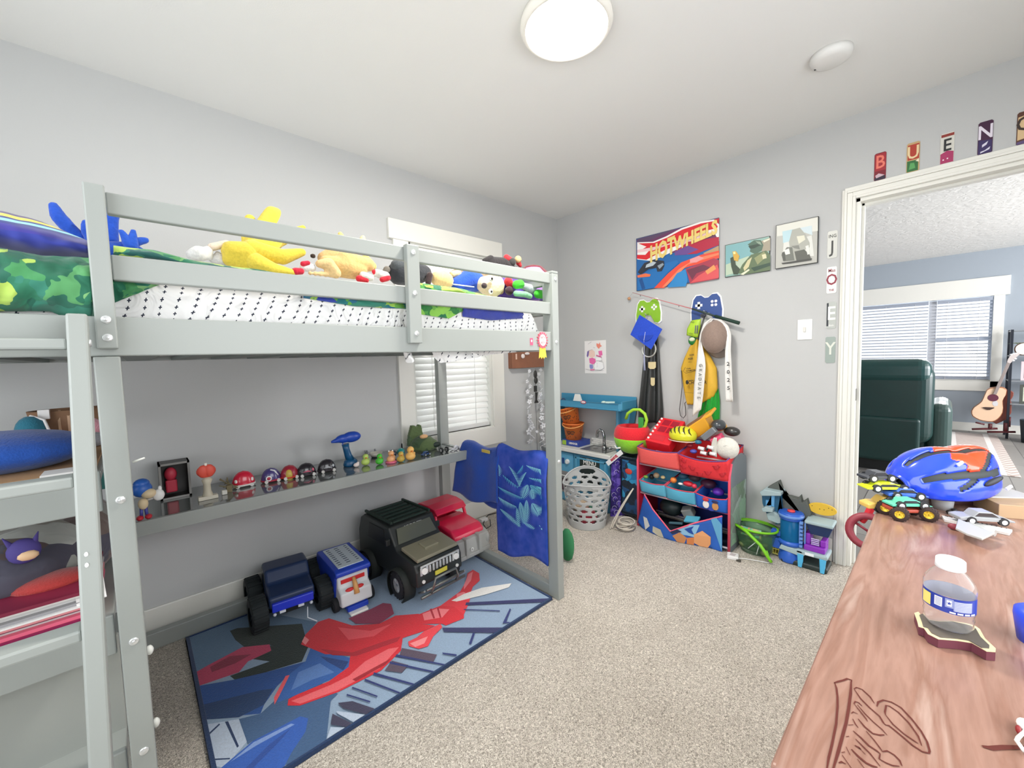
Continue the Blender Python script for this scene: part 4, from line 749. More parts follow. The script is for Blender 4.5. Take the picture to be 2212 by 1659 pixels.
plush('soft_toy', 'white soft toy lying on its back behind the puppy', [('body', '#e6e4e2', .80, [[(925, 585, 14), (960, 588, 12), (990, 590, 8)]])])
plush('soft_toy', 'black soft toy with a red bow and tan ear above the right guard rail', [
 ('body', '#2e2b2c', .70, [[(1060, 570, 16), (1085, 572, 16), (1100, 585, 16)]]), ('arm', '#2e2b2c', .71, [[(1045, 562, 4), (1060, 560, 9)]]), ('bow', '#d8343c', .72, [[(1094, 556, 7), (1104, 562, 6)], [(1120, 568, 6), (1124, 574, 4)]]), ('ear', '#3d3d3b', .73, [[(1106, 566, 9)]]), ('ear', '#e9c08a', .73, [[(1119, 560, 8)]])])
plush('round_pillow', 'round lilac cushion with a maroon rim at the foot of the bed', [('rim', '#6e2430', .85, [[(1152, 612, 40)]]), ('face', '#b58ad8', .865, [[(1152, 614, 38)]])], 'cushion')
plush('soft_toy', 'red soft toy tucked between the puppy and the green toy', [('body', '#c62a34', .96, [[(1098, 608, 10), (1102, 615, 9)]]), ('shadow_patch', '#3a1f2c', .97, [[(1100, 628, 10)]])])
plush('soft_toy', 'grey soft toy with bright green cuffs beside the end post', [('cuff', '#3fbf2c', 1.0, [[(1116, 615, 10), (1124, 614, 10)]]), ('limb', '#a9b2b6', .98, [[(1130, 618, 8), (1150, 625, 10)]]), ('cuff', '#3fbf2c', 1.01, [[(1162, 635, 10), (1170, 636, 10)]]), ('body', '#7ab98a', 1.02, [[(1115, 634, 7), (1135, 636, 7), (1145, 640, 6)]])])
q = MB(mt('#5a2fa8', .8, kind='fuzz')); pxsurf(q, [(1080, 600), (1130, 604), (1188, 618)], [(1080, 640), (1130, 645), (1188, 650)], .90, .03, 24, 10, 4); tag(q.ob('throw_blanket'), 'deep purple throw bunched at the foot of the loft bed', 'blanket')
q = MB(mt('#d8283c', .5)); soft(q, .93, [(1183, 640, 5), (1182, 632, 3)]); tag(q.ob('toy_cone'), 'tiny red cone toy against the end post', 'toy')
# rosette and card on the side rail
p = PY(1171, 735, 1.1225); RS = SC(p, 1.28); t = thing('rosette', p, 'pink and yellow paper rosette reading BIRTHDAY BOY, stuck on the bed rail', 'rosette')
q = MB(mt('#e87a8c', .6), RS); n = 20; q.prism([((.021 if i % 2 else .024) * math.cos(2 * math.pi * i / (2 * n)), (.027 if i % 2 else .031) * math.sin(2 * math.pi * i / (2 * n))) for i in range(2 * n)], p, X, Z, (0, .003, 0)); q.ob('frill', t)
q = MB(mt('#d4455c', .6), RS); [q.box(-.001, .0, .019, .001, .0036, .030, Matrix.Translation(p) @ Matrix.Rotation(2 * math.pi * i / 16, 4, 'Y')) for i in range(16)]; q.ob('pleat', t)
q = MB('#f6f1e8', RS); q.prism([(.017 * math.cos(a), .021 * math.sin(a)) for a in [2 * math.pi * i / 24 for i in range(24)]], p + Y * .003, X, Z, (0, .0015, 0)); o = q.ob('disc', t)
q = MB('#8a3550', RS); q.text('BIRTH', p + V((0, .005, .009)), -X, Z, .007, -.0004, bold=.0002); q.text('DAY', p + V((0, .005, 0)), -X, Z, .007, -.0004); q.text('BOY!', p + V((0, .005, -.009)), -X, Z, .007, -.0004, bold=.0002); q.ob('lettering', o)
q = MB(mt('#f2d24a', .6), RS); q.prism([(-.014, -.024), (.014, -.024), (.020, -.066), (.013, -.060), (.006, -.068), (0, -.061), (-.007, -.068), (-.013, -.060), (-.021, -.064)], p, X, Z, (0, .002, 0)); q.ob('ribbon_tail', t)
p = PY(1148, 738, 1.1225); t = thing('sticker', p, 'small pink picture card stuck beside the rosette', 'card'); MB('#e8567a').box(p.x - .009, p.y, p.z - .016, p.x + .009, p.y + .0015, p.z + .016).ob('card', t)
q = MB('#f7f2f4'); q.sph(p + V((0, .0015, .003)), (.005, .0006, .006), 10); q.ob('motif', t)
# ================================================================ left shelves content (under the ladder end)
def at1(px, py, y): return PY(px, py, y)
p = PY(70, 965, .95); q = MB(mt('#1b4fa8', .9, kind='fuzz', s=.8)); q.sph((3.10, .85, 1.02), (.16, .13, .052)); q.sph((3.17, .84, 1.035), (.11, .12, .045)); o = q.ob('folded_blanket', remesh=.008); tag(o, 'fuzzy royal blue blanket bundle on the top shelf by the ladder', 'blanket')
q = MB(mt('#b08a63', .8)); q.box(2.935, .40, .9705, 3.30, 1.03, .977); tag(q.ob('cardboard_sheet'), 'flat brown cardboard sheet under the blue blanket bundle', 'cardboard')
q = MB('#e4e2de'); q.box(2.94, .98, .977, 3.02, 1.045, .982); tag(q.ob('paper_card', bev=.001), 'white card lying by the middle post on the top shelf', 'paper')
bk = thing('basket', (3.02, .35, .972), 'brown woven basket at the back of the top shelf', 'basket'); q = MB(mt('#8c6a50', .8, kind='grain')); q.lathe([(0, 0), (.085, 0), (.10, .11), (.09, .11), (.075, .01), (0, .01)], (3.02, .35, .972), 24, sy=.8); q.ob('bowl', bk)
q = MB('#caa98a'); [q.box(-.003, .072, 0, .003, .078, .10, Matrix.Translation((3.02, .35, .976)) @ Matrix.Rotation(i * .4, 4, 'Z')) for i in range(16)]; q.ob('stave', bk)
for nm, c_, lab, P3, r3 in (('toy_ball', '#1f6f86', 'teal ball behind the blue blanket bundle', (3.10, .45, 1.03), (.035, .03, .045)), ('soft_toy', '#d99aa8', 'pink soft ball between ladder and post', (2.975, .45, 1.02), (.035, .035, .035)), ('toy_ball', '#8b8c90', 'grey crumpled ball at the right of the top shelf', (2.955, .62, 1.0), (.03, .03, .022))):
    tag(MB(mt(c_, .8, kind='fuzz')).sph(P3, r3).ob(nm), lab, 'toy')
q = MB('#ecebea'); q.box(3.06, .42, 1.06, 3.085, .44, 1.09); q.tube([(3.10, .45, 1.075), (3.07, .46, 1.06), (3.055, .47, 1.0)], .004); tag(q.ob('white_tag'), 'white plastic tag sticking up from the top shelf clutter', 'tag')
# lower shelf: blanket heap, papers, magazines
M = printmat('patchwork_print', ['#8c8a84', '#5a4a48', '#a3a7a0', '#6e5e58', '#b5b8b2', '#4b4a58', '#8d8a80'], 11, seed=3)
q = MB(M); q.sph((3.12, .72, .72), (.17, .24, .10)); q.sph((3.0, .62, .71), (.09, .2, .11)); o = q.ob('patchwork_blanket', remesh=.01); tag(o, 'grey and brown patterned blanket heaped on the middle shelf', 'blanket')
tag(MB(mt('#a32a26', .8, kind='fuzz')).sph((3.03, .93, .70), (.07, .05, .02)).ob('red_cloth'), 'dark red cloth peeking from the patterned blanket heap', 'cloth')
q = MB(mt('#4a3f86', .8)); q.sph((3.07, .93, .79), (.028, .02, .03)); q.cyl((3.085, .93, .80), (3.10, .93, .83), .008, .001); q.cyl((3.055, .93, .80), (3.045, .93, .83), .008, .001); o = q.ob('hand_puppet'); tag(o, 'small purple soft puppet on top of the blanket heap', 'soft toy'); MB('#e2bd94').sph((3.062, .947, .782), (.018, .008, .012), 10).ob('face', o)
cols = ['#d7d5d2', '#8e2150', '#e66a86', '#c9c8c8', '#b51f66', '#f0a0a4', '#e9e8e6', '#9e9da0', '#dcdbd8', '#c5c7cc', '#e6e4df', '#7a1f3a']
z = .6205
for i, c_ in enumerate(cols):
    h = .004 + (i % 3) * .002; q = MB(mt(c_, .4)); a = 2.955 + .006 * math.sin(i * 2.1); y0 = .86 + .012 * math.sin(i * 1.3); q.box(a, y0 - .1, z, a + .33, y0 + .17, z + h); o = q.ob('magazine'); z += h + .0003
    nm = ['pale grey', 'wine red', 'rose pink', 'light grey', 'magenta', 'salmon', 'off-white', 'mid grey', 'warm white', 'bluish grey', 'cream', 'dark maroon'][i]
    tag(o, 'thin %s magazine in the pile on the middle shelf, %s' % (nm, 'near the bottom' if i < 4 else 'about halfway up' if i < 8 else 'near the top'), 'magazine', 'magazines piled on the middle shelf')
q = MB('#e9e6e4'); q.hexa([(2.94, 1.0, .70), (2.99, 1.0, .69), (2.985, 1.04, .66), (2.935, 1.04, .665), (2.94, 1.0, .702), (2.99, 1.0, .692), (2.985, 1.04, .662), (2.935, 1.04, .667)]); tag(q.ob('paper_sheet'), 'white envelope leaning out of the middle shelf beside the post', 'paper')
tag(MB(mt('#1f5a55', .7)).box(2.93, .3, .78, 2.99, .34, .94).ob('storage_folder', bev=.004), 'dark green folder standing at the back of the middle shelf', 'folder')
# ================================================================ WALL DECOR (door wall, x = 0)
def xpoly(mb, pts, x, sub=None):
    """flat coloured shape on a vertical plane x, outline in picture pixels"""
    nv = [mb.bm.verts.new(PX(a, b_, x)) for a, b_ in pts]; f = mb.bm.faces.new(nv); f.material_index = mb.cur; f.normal_update()
    if f.normal.x < 0: f.normal_flip()
    bmesh.ops.triangulate(mb.bm, faces=[f])
def yz(mb, pts, x, o=(0, 0), s=1):
    nv = [mb.bm.verts.new((x, o[0] + a * s, o[1] + b_ * s)) for a, b_ in pts]; f = mb.bm.faces.new(nv); f.material_index = mb.cur; f.normal_update()
    if f.normal.x < 0: f.normal_flip()
    bmesh.ops.triangulate(mb.bm, faces=[f])
def panel(name, y0, z0, y1, z1, th, label, cat, base, edge, lay, c, group=None):
    t = thing(name, (0, (y0 + y1) / 2, z0), label, cat, group)
    MB(edge).box(.0005, y0, z0, th, y1, z1).ob('panel', t, bev=.0008)
    q = MB(base); q.box(th, y0 + .003, z0 + .003, th + .0006, y1 - .003, z1 - .003); k = th + .0009
    for h, p in lay: q.mat(mt(h, .45)); xpoly(q, c(p), k); k += .00025
    return t, q, k
c = crop(1340, 440, 4.2538)
t, q, k = panel('wall_poster', .791, 1.696, 1.382, 2.088, .012, 'large red and blue toy car poster with yellow lettering, on the door wall', 'poster', mt('#2266a8', .4), '#3b3040', [
 ('#6d3a62', [(152, 330), (520, 232), (905, 135), (905, 300), (500, 450), (152, 480)]), ('#5e4a66', [(155, 325), (500, 235), (400, 280), (250, 345), (158, 352)]),
 ('#c92738', [(908, 132), (905, 190), (860, 150), (800, 160)]),
 ('#f4f1ee', [(155, 355), (300, 350), (420, 300), (560, 225), (740, 165), (860, 145), (908, 190), (908, 345), (870, 280), (780, 290), (640, 350), (520, 420), (380, 490), (270, 525), (155, 512)]),
 ('#dd2430', [(165, 365), (310, 360), (430, 312), (570, 238), (745, 180), (850, 162), (895, 205), (890, 225), (780, 250), (640, 310), (560, 370), (400, 430), (240, 515), (152, 505), (155, 470), (230, 470), (265, 430), (200, 420), (240, 395)]),
 ('#f0c9cc', [(155, 425), (270, 405), (400, 380), (560, 330), (700, 290), (860, 255), (870, 270), (700, 325), (560, 385), (520, 350), (300, 430), (155, 450)]),
 ('#b42742', [(620, 350), (906, 305), (906, 380), (700, 460), (560, 470), (500, 440)]), ('#6c4a8e', [(500, 440), (620, 385), (720, 420), (600, 470), (500, 475)]),
 ('#b9986e', [(760, 455), (905, 385), (905, 430), (800, 475)]), ('#e8503a', [(740, 470), (908, 430), (908, 500), (560, 600), (400, 775), (310, 775), (440, 640), (560, 540)]), ('#f0825c', [(700, 500), (905, 450), (905, 470), (620, 560), (420, 760), (380, 770), (540, 600)]),
 ('#1f6fb4', [(155, 690), (300, 600), (440, 540), (520, 520), (540, 540), (430, 640), (310, 775), (160, 800)]), ('#2f86c4', [(430, 770), (520, 640), (600, 600), (620, 700), (600, 760)]), ('#174f8e', [(170, 700), (200, 680), (230, 780), (200, 790)]),
 ('#a63a4e', [(600, 600), (860, 500), (905, 520), (900, 690), (640, 735), (620, 660)]), ('#6e3448', [(610, 610), (760, 560), (840, 590), (700, 640), (660, 700)]), ('#d9565a', [(720, 660), (890, 560), (905, 600), (905, 680), (640, 730)]), ('#e39a5c', [(780, 620), (860, 560), (880, 600), (800, 650)]),
 ('#e79a9a', [(640, 510), (720, 480), (770, 500), (700, 540), (640, 545)]), ('#2c2f3a', [(160, 630), (220, 545), (300, 515), (400, 525), (405, 570), (380, 620), (340, 625), (330, 590), (260, 600), (190, 650)]), ('#b9c4cc', [(240, 560), (300, 530), (330, 540), (300, 570), (230, 590)]), ('#8c99a4', [(340, 570), (390, 545), (400, 560), (360, 600)]), ('#e8734a', [(155, 660), (230, 640), (280, 650), (270, 670), (160, 680)])], c)
q.mat(mt('#e9cf7a', .4)); u1 = V((0, math.cos(.42), math.sin(.42)))
u1 = (PX(1540, 492, k) - PX(1408, 548, k)).normalized(); q.text('HOT', PX(1430, 541, k + .0006), u1, Z, .115, .0003, bold=.0065, w=.55); q.text('WHEELS', PX(1501, 511, k + .0006), u1, Z, .085, .0003, bold=.0055, w=.66)
q.ob('printed_picture', t, merge=False)
t, q, k = panel('wall_picture', 1.423, 1.697, 1.675, 1.903, .012, 'small landscape picture in teal and olive greens, middle of the row on the door wall', 'picture', mt('#8fb3a8', .4), '#2e3632', [
 ('#7fb0b4', [(970, 390), (1200, 335), (1200, 500), (970, 560)]), ('#b8c9b0', [(970, 560), (1180, 480), (1180, 600), (970, 660)]), ('#a39a86', [(1290, 345), (1378, 310), (1378, 430), (1300, 450)]), ('#e2ddc8', [(1310, 340), (1372, 318), (1372, 330), (1320, 356)]),
 ('#4e6a58', [(1170, 375), (1230, 335), (1290, 335), (1315, 380), (1300, 430), (1240, 465), (1190, 440), (1200, 400)]), ('#2f4438', [(1175, 390), (1260, 370), (1290, 380), (1230, 410), (1195, 415)]), ('#8ca08c', [(1240, 345), (1285, 348), (1300, 380), (1270, 370)]),
 ('#5d7050', [(1120, 560), (1200, 470), (1340, 430), (1378, 470), (1378, 610), (1150, 650), (1080, 640)]), ('#cfc79a', [(1170, 520), (1210, 490), (1180, 580), (1140, 620), (1130, 590)]), ('#8e9468', [(1230, 500), (1320, 440), (1350, 480), (1260, 560)]), ('#d8d3ae', [(1300, 470), (1335, 460), (1345, 500), (1310, 510)]),
 ('#2f4a3a', [(1200, 590), (1378, 540), (1378, 570), (1230, 620)]), ('#3c4a3a', [(1010, 500), (1050, 480), (1060, 560), (1100, 600), (1080, 650), (1040, 650), (1020, 580)]), ('#d3a848', [(1030, 440), (1060, 435), (1095, 480), (1080, 530), (1045, 520)]), ('#efe2a0', [(1035, 445), (1055, 440), (1060, 460), (1040, 465)]), ('#dfe0c4', [(1100, 650), (1180, 600), (1190, 610), (1130, 655)])], c)
q.ob('printed_picture', t, merge=False)
t, q, k = panel('wall_picture', 1.706, 1.70, 1.911, 1.955, .018, 'squarish grey and pale blue picture, rightmost of the pictures beside the door', 'picture', mt('#b4b4ac', .4), '#3a3c3a', [
 ('#dcdcd2', [(1440, 205), (1815, 125), (1815, 250), (1440, 300)]), ('#b5d3da', [(1490, 255), (1590, 235), (1570, 330), (1530, 370), (1495, 360)]), ('#c9d8dc', [(1640, 225), (1760, 200), (1765, 290), (1680, 260)]), ('#d8d9d2', [(1500, 360), (1760, 290), (1780, 480), (1490, 500)]),
 ('#a9aaa0', [(1580, 240), (1650, 220), (1700, 280), (1740, 360), (1740, 400), (1700, 420), (1690, 500), (1590, 520), (1560, 440), (1550, 350)]), ('#dad8c4', [(1620, 300), (1690, 290), (1700, 330), (1640, 370)]), ('#7d7f78', [(1570, 390), (1640, 380), (1650, 420), (1600, 410)]),
 ('#6d7068', [(1480, 470), (1530, 400), (1580, 400), (1600, 520), (1500, 530)]), ('#e4e4dc', [(1500, 430), (1550, 410), (1560, 460), (1520, 470)]), ('#4c4e48', [(1485, 450), (1510, 440), (1520, 520), (1495, 525)]), ('#55574f', [(1600, 440), (1690, 420), (1740, 470), (1750, 500), (1620, 530)]), ('#dfe0d8', [(1700, 390), (1730, 380), (1740, 460), (1720, 470)]), ('#3b3c38', [(1480, 545), (1760, 500), (1755, 520), (1560, 550), (1490, 556)])], c)
q.ob('printed_picture', t, merge=False)
def plate(y0, z0, y1, z1, base, txt, tc_, label, top=None, bot=None, lay=(), rows=None, big=.05, grp='letter plates beside the door', bold=.0012, w_=.75):
    t = thing('letter_plate', (0, (y0 + y1) / 2, z0), label, 'letter plate', grp); yc, zc = (y0 + y1) / 2, (z0 + z1) / 2; h = z1 - z0
    q = MB(mt(base, .35, .2)); q.prism([(y0 + .005, z0), (y1 - .005, z0), (y1, z0 + .006), (y1, z1 - .006), (y1 - .005, z1), (y0 + .005, z1), (y0, z1 - .006), (y0, z0 + .006)], (.0005, 0, 0), Y, Z, (.002, 0, 0)); q.ob('plate', t)
    q = MB(mt(base, .4)); k = .0027
    for cc, p in lay: q.mat(mt(cc, .5)); yz(q, [(y0 + (y1 - y0) * a, z0 + h * b_) for a, b_ in p], k); k += .0002
    q.mat(mt(tc_, .4)); q.text(txt, (k, yc, zc + big[1] if hasattr(big, '__len__') else zc), Y, Z, big[0] if hasattr(big, '__len__') else big, .0003, w=w_, bold=bold)
    for s_, dz, hh in rows or (): q.text(s_, (k, yc, zc + dz), Y, Z, hh, .0003, w=.8, bold=.0003)
    q.ob('lettering', t, merge=False); return t
plate(1.951, 1.715, 1.995, 1.862, '#b9bab4', 'J', '#2b2c2a', 'silver letter J plate, top of the vertical name left of the door', rows=[('ING', .045, .018)], big=(.065, -.015))
plate(1.951, 1.523, 1.996, 1.668, '#d6d4d0', 'O', '#8c2238', 'white plate with a maroon letter O under the J plate', rows=[('Mas', .052, .018), ('THE', -.055, .011)], big=(.06, 0))
plate(1.954, 1.328, 1.997, 1.475, '#a9aca6', 'E', '#f0f0ea', 'grey plate with a pale letter E between the O and Y plates', rows=[('tion', -.055, .013)], big=(.075, .008), lay=[('#2e3238', [(0.02, .1), (.22, .1), (.22, .97), (.02, .97)])])
plate(1.953, 1.137, 1.997, 1.283, '#8f9a92', 'Y', '#d9dcd0', 'green-grey plate with letter Y, lowest of the vertical name', big=(.07, .005))
W5 = 'letter plates over the door'
plate(2.137, 2.070, 2.182, 2.207, '#7c2430', 'B', '#e87866', 'red letter B plate, leftmost of the plates above the door casing', big=(.065, .02), grp=W5, lay=[('#a32430', [(.05, .35), (.97, .35), (.97, .97), (.05, .97)]), ('#2b2438', [(.05, .02), (.95, .02), (.95, .15), (.05, .12)]), ('#c9aeb8', [(.2, .1), (.9, .16), (.4, .26), (.1, .2)])])
plate(2.256, 2.070, 2.302, 2.211, '#c8a878', 'U', '#e8d0a0', 'red and green letter U plate, second above the door casing', big=(.06, .02), grp=W5, lay=[('#b03a28', [(.08, .42), (.95, .42), (.95, .93), (.08, .93)]), ('#2f6a38', [(.05, .03), (.9, .03), (.9, .38), (.05, .4)]), ('#58a05a', [(.2, .1), (.7, .12), (.6, .3), (.3, .32)]), ('#e8e0c8', [(.7, .35), (.95, .3), (.95, .42)])])
plate(2.370, 2.070, 2.415, 2.209, '#d8d6cc', 'E', '#2a2a2a', 'white letter E plate with a crimson lower third above the door', big=(.055, .012), grp=W5, lay=[('#8c3028', [(.05, .88), (.97, .88), (.97, .97), (.05, .97)]), ('#a83060', [(.03, .02), (.97, .02), (.97, .36), (.5, .42), (.03, .34)]), ('#f4e4e8', [(.2, .12), (.3, .12), (.3, .16), (.2, .16)]), ('#f4e4e8', [(.5, .14), (.6, .14), (.6, .18), (.5, .18)])])
plate(2.487, 2.069, 2.531, 2.212, '#452440', 'N', '#e4dce8', 'dark purple letter N plate with white marks above the door', big=(.06, .022), grp=W5, lay=[('#35285c', [(.05, .03), (.95, .03), (.95, .4), (.05, .45)]), ('#d8d4e4', [(.3, .3), (.7, .38), (.6, .28), (.3, .22)]), ('#d8d4e4', [(.2, .05), (.8, .12), (.85, .2), (.5, .12), (.2, .1)])])
plate(2.597, 2.070, 2.642, 2.207, '#5c3a2c', 'O', '#3a2c24', 'tan and brown letter O plate, rightmost above the door casing', big=(.06, .015), grp=W5, lay=[('#d8b98c', [(.06, .15), (.97, .2), (.97, .9), (.06, .85)]), ('#5c4c78', [(.03, .02), (.97, .02), (.97, .14), (.03, .1)])])
# child's drawing
c = crop(1200, 620, 5.027)
t, q, k = panel('childs_drawing', .288, 1.062, .506, 1.340, .002, "child's pink and white snowman drawing taped in the corner", 'drawing', mt('#f0eeec', .7), '#ecebe8', [
 ('#f2d2c4', [(365, 690), (400, 680), (425, 700), (430, 750), (400, 770), (370, 760), (350, 730)]), ('#7a6aa8', [(345, 700), (365, 690), (360, 740), (350, 765), (338, 750)]), ('#ec6fae', [(365, 775), (400, 768), (432, 780), (440, 830), (400, 840), (370, 825)]), ('#8f92cc', [(370, 840), (405, 842), (408, 885), (380, 890), (370, 870)]), ('#e88ab0', [(375, 890), (420, 890), (425, 905), (380, 908)]),
 ('#ec6fae', [(465, 695), (505, 690), (510, 740), (480, 750), (470, 730)]), ('#dd5a9a', [(440, 735), (500, 755), (498, 768), (442, 748)]), ('#fafafa', [(442, 755), (490, 762), (500, 795), (470, 808), (440, 795)]), ('#fafafa', [(430, 820), (470, 808), (515, 820), (525, 880), (480, 900), (420, 895), (415, 850)]),
 ('#f0907c', [(445, 610), (470, 620), (480, 600), (488, 630), (505, 640), (485, 650), (470, 672), (455, 655), (445, 640)])], c)
for l in ([(440, 755), (500, 765), (505, 800), (440, 800)], [(430, 815), (412, 860), (425, 898), (490, 905), (528, 880), (515, 815), (470, 805)]):
    q.mat('#55565e'); ps = [PX(a, b_, k) for a, b_ in c(l)]; q.tube(ps, .0009, 4)
for a in ((410, 655, 430, 662), (330, 890, 400, 912), (400, 912, 520, 905), (355, 690, 400, 680), (352, 620, 390, 595)): q.mat('#70727c'); q.tube([PX(*c([(a[0], a[1])])[0], k), PX(*c([(a[2], a[3])])[0], k)], .0008, 4)
for a in ((452, 830), (452, 848), (452, 866)): q.mat('#2c2c30'); q.sph(PX(*c([a])[0], k), (.001, .002, .002), 6)
q.ob('crayon_drawing', t, merge=False)
# controller-shaped wall hooks
def pad(yc, zc, s, col, label, bx=1):
    pts = [(-.50, -.42), (-.40, -.50), (-.26, -.46), (-.10, -.18), (.10, -.18), (.26, -.46), (.40, -.50), (.50, -.42), (.51, -.10), (.44, .32), (.34, .46), (.18, .46), (.06, .36), (-.06, .36), (-.18, .46), (-.34, .46), (-.44, .32), (-.51, -.10)]
    t = thing('wall_hook', (0, yc, zc), label, 'wall hook', 'controller-shaped wall hooks')
    q = MB(mt('#f4f4f2', .4)); q.prism([(a * s * 1.0, b_ * s * .95) for a, b_ in pts], (.001, yc, zc), Y, Z, (.008, 0, 0)); q.ob('backing', t, bev=.003, seg=3)
    q = MB(mt(col, .4)); q.prism([(a * s * .92 * .99, b_ * s * .87) for a, b_ in pts], (.009, yc, zc), Y, Z, (.0025, 0, 0)); o = q.ob('face', t, bev=.001)
    q = MB(mt('#f2f2f0', .4)); q.box(.0115, yc - s * .34, zc + .055 * s, .013, yc - s * .12, zc + .135 * s); q.box(.0115, yc - s * .27, zc - .015 * s, .013, yc - s * .19, zc + .205 * s); q.ob('cross', o)
    for dy_, dz_ in ((-.07, 0), (.07, 0), (0, .07), (0, -.07)) if bx else ((-.055, -.055), (.055, .055), (.055, -.055), (-.055, .055)): MB(mt('#f2f2f0', .4)).cyl((.0115, yc + s * (.23 + dy_), zc + s * (.12 + dz_)), (.0135, yc + s * (.23 + dy_), zc + s * (.12 + dz_)), .042 * s, n=14).ob('button', o)
    q = MB(mt('#b9bcbc', .3, .7)); q.tube([(.01, yc, zc - .1 * s), (.04, yc, zc - .16 * s), (.055, yc, zc - .1 * s)], .004); q.ob('hook', t); return t
pad(.885, 1.535, .21, '#8cc02e', 'lime green game-pad-shaped wall hook holding the graduation cap', 1)
pad(1.307, 1.515, .215, '#3a5492', 'blue game-pad-shaped wall hook behind the fishing rod', 0)
# graduation cap + tassel
t = thing('graduation_hat', (.07, .86, 1.38), 'bright blue square graduation cap with a lilac tassel on the green hook', 'cap')
q = MB(mt('#1a49c9', .7, kind='fuzz', s=.5)); w3 = [PX(a, b_, .10) for a, b_ in ((1382, 680), (1431, 711), (1407, 755), (1362, 723))]; n_ = V((.004, 0, 0)); q.hexa([w3[3], w3[2], w3[1], w3[0]] + [p + n_ for p in (w3[3], w3[2], w3[1], w3[0])]); q.ob('board', t, bev=.001)
cc = sum(w3, V()) / 4; q = MB(mt('#173fae', .7)); q.cyl(cc + V((0, 0, 0)), cc + V((-.06, .0, -.01)), .068, .062, 24); q.ob('skull_cap', t)
q = MB(mt('#ced0cc', .6)); q.lathe([(.050, 0), (.062, .004), (.055, .012)], PX(1402, 755, .06), 20, M=Matrix.Rotation(1.5, 3, 'Y')); q.ob('sweatband', t)
a = PX(1392, 748, .085); b2 = PX(1392, 765, .085); e_ = PX(1393, 800, .085); q = MB('#b9bfe0'); q.tube([cc + V((.006, 0, 0)), cc + V((.01, -.01, -.06)), a, b2], .0022, 6)
for i in range(9): q.tube([b2 + V((.001 * i, .0012 * (i - 4), 0)), e_ + V((.001 * i, .0022 * (i - 4), 0))], .0018, 5)
q.ob('tassel', t)
# black coat / gown with badges
t = thing('hanging_gown', (.05, .91, .70), 'long black satin garment with cream badges hanging beneath the blue cap', 'garment')
def drape(mb, ya, yb, za, zb, prof_, x0, fold, amp, seed, nu=30, nv=30):
    def f(u, v):
        hw, yc = prof_(v); y = yc + (u - .5) * 2 * hw; x = x0 + amp * (1 + math.sin(u * fold * 6.28 + seed + v * 1.3)) * (.35 + .65 * v) + .01 * math.sin(math.pi * u)
        return V((x, y, za + (zb - za) * v))
    mb.sheet(f, nu, nv); return mb
pr = lambda v: (.045 + .048 * min(1, v * 1.2), .925 - .012 * v)
q = MB(mt('#303231', .35, kind='grain')); drape(q, 0, 0, 1.36, .70, pr, .012, 2.2, .022, 1, 48, 30); q.ob('cloth', t, thick=.004)
q = MB('#d9c99c')
for y, z, w_, h in ((.945, 1.13, .03, .026), (.95, 1.01, .016, .03)): q.prism([(-w_, -h * .6), (-w_ * .5, -h), (w_ * .5, -h), (w_, -h * .6), (w_, h), (-w_, h)], (.068, y, z), Y, Z, (.003, 0, 0))
q.ob('badge', t, bev=.001)
# fishing rod with bobber
t = thing('fishing_rod', (.06, 1.2, 1.4), 'short pink and black fishing rod hung slantwise across the two hooks', 'fishing rod')
T0, T1, T2, T3 = PX(1366, 632, .05), PX(1495, 667, .06), PX(1545, 683, .065), PX(1597, 698, .07)
q = MB(mt('#c9787c', .4)); q.tube([T0, T1], [.0016, .0035], 8); q.ob('blank', t)
q = MB(mt('#2f3f3a', .4)); q.tube([T1, T1.lerp(T2, .5), T2], [.006, .007, .006], 12); q.ob('reel_seat', t)
q = MB(mt('#1e3a2e', .7)); q.tube([T2, T3], [.010, .011], 14); q.ob('handle', t)
q = MB(mt('#3b3d3c', .4))
for k_ in (.15, .45, .8): p = T0.lerp(T1, k_); q.lathe([(.004, 0), (.006, .001), (.004, .002)], p - V((0, 0, .007)), 12, M=Matrix.Rotation(1.57, 3, 'X')); q.tube([p, p - V((0, 0, .006))], .001, 5)
q.ob('line_guide', t)
p = T1.lerp(T2, .55) + V((.02, 0, -.02)); q = MB(mt('#3a3c46', .35)); q.sph(p, (.016, .018, .014)); q.cyl(p, p + V((.02, .0, 0)), .012); q.tube([p + V((.02, 0, 0)), p + V((.026, .015, -.018))], .003); q.ob('reel', t)
p = PX(1359, 645, .03); q = MB(mt('#c9936a', .5)); q.sph(p, .0125, 16); q.ob('bobber', t); q = MB('#8c8c88'); q.tube([T0, T0 + V((0, -.006, -.012)), p + V((0, 0, .012))], .0006, 4); q.ob('line', t)
# tan ball cap
t = thing('baseball_hat', (.08, 1.40, 1.25), 'taupe baseball cap hanging under the fishing rod handle', 'cap')
TP = mt('#8f7a6e', .75, kind='fuzz', s=.5); cp = PX(1544, 727, .09)
q = MB(TP); q.sph(cp, (.075, .083, .108), 24); q.ob('crown', t)
q = MB(mt('#82776f', .75)); q.sheet(lambda u, v: V((.045 + .02 * math.cos((u - .5) * 2.6) - .02 * v, cp.y + .01 + (u - .5) * .13 * (1 - .25 * v * v), cp.z - .085 - .055 * v * math.cos((u - .5) * 1.6))), 14, 8); q.ob('brim', t, thick=.004)
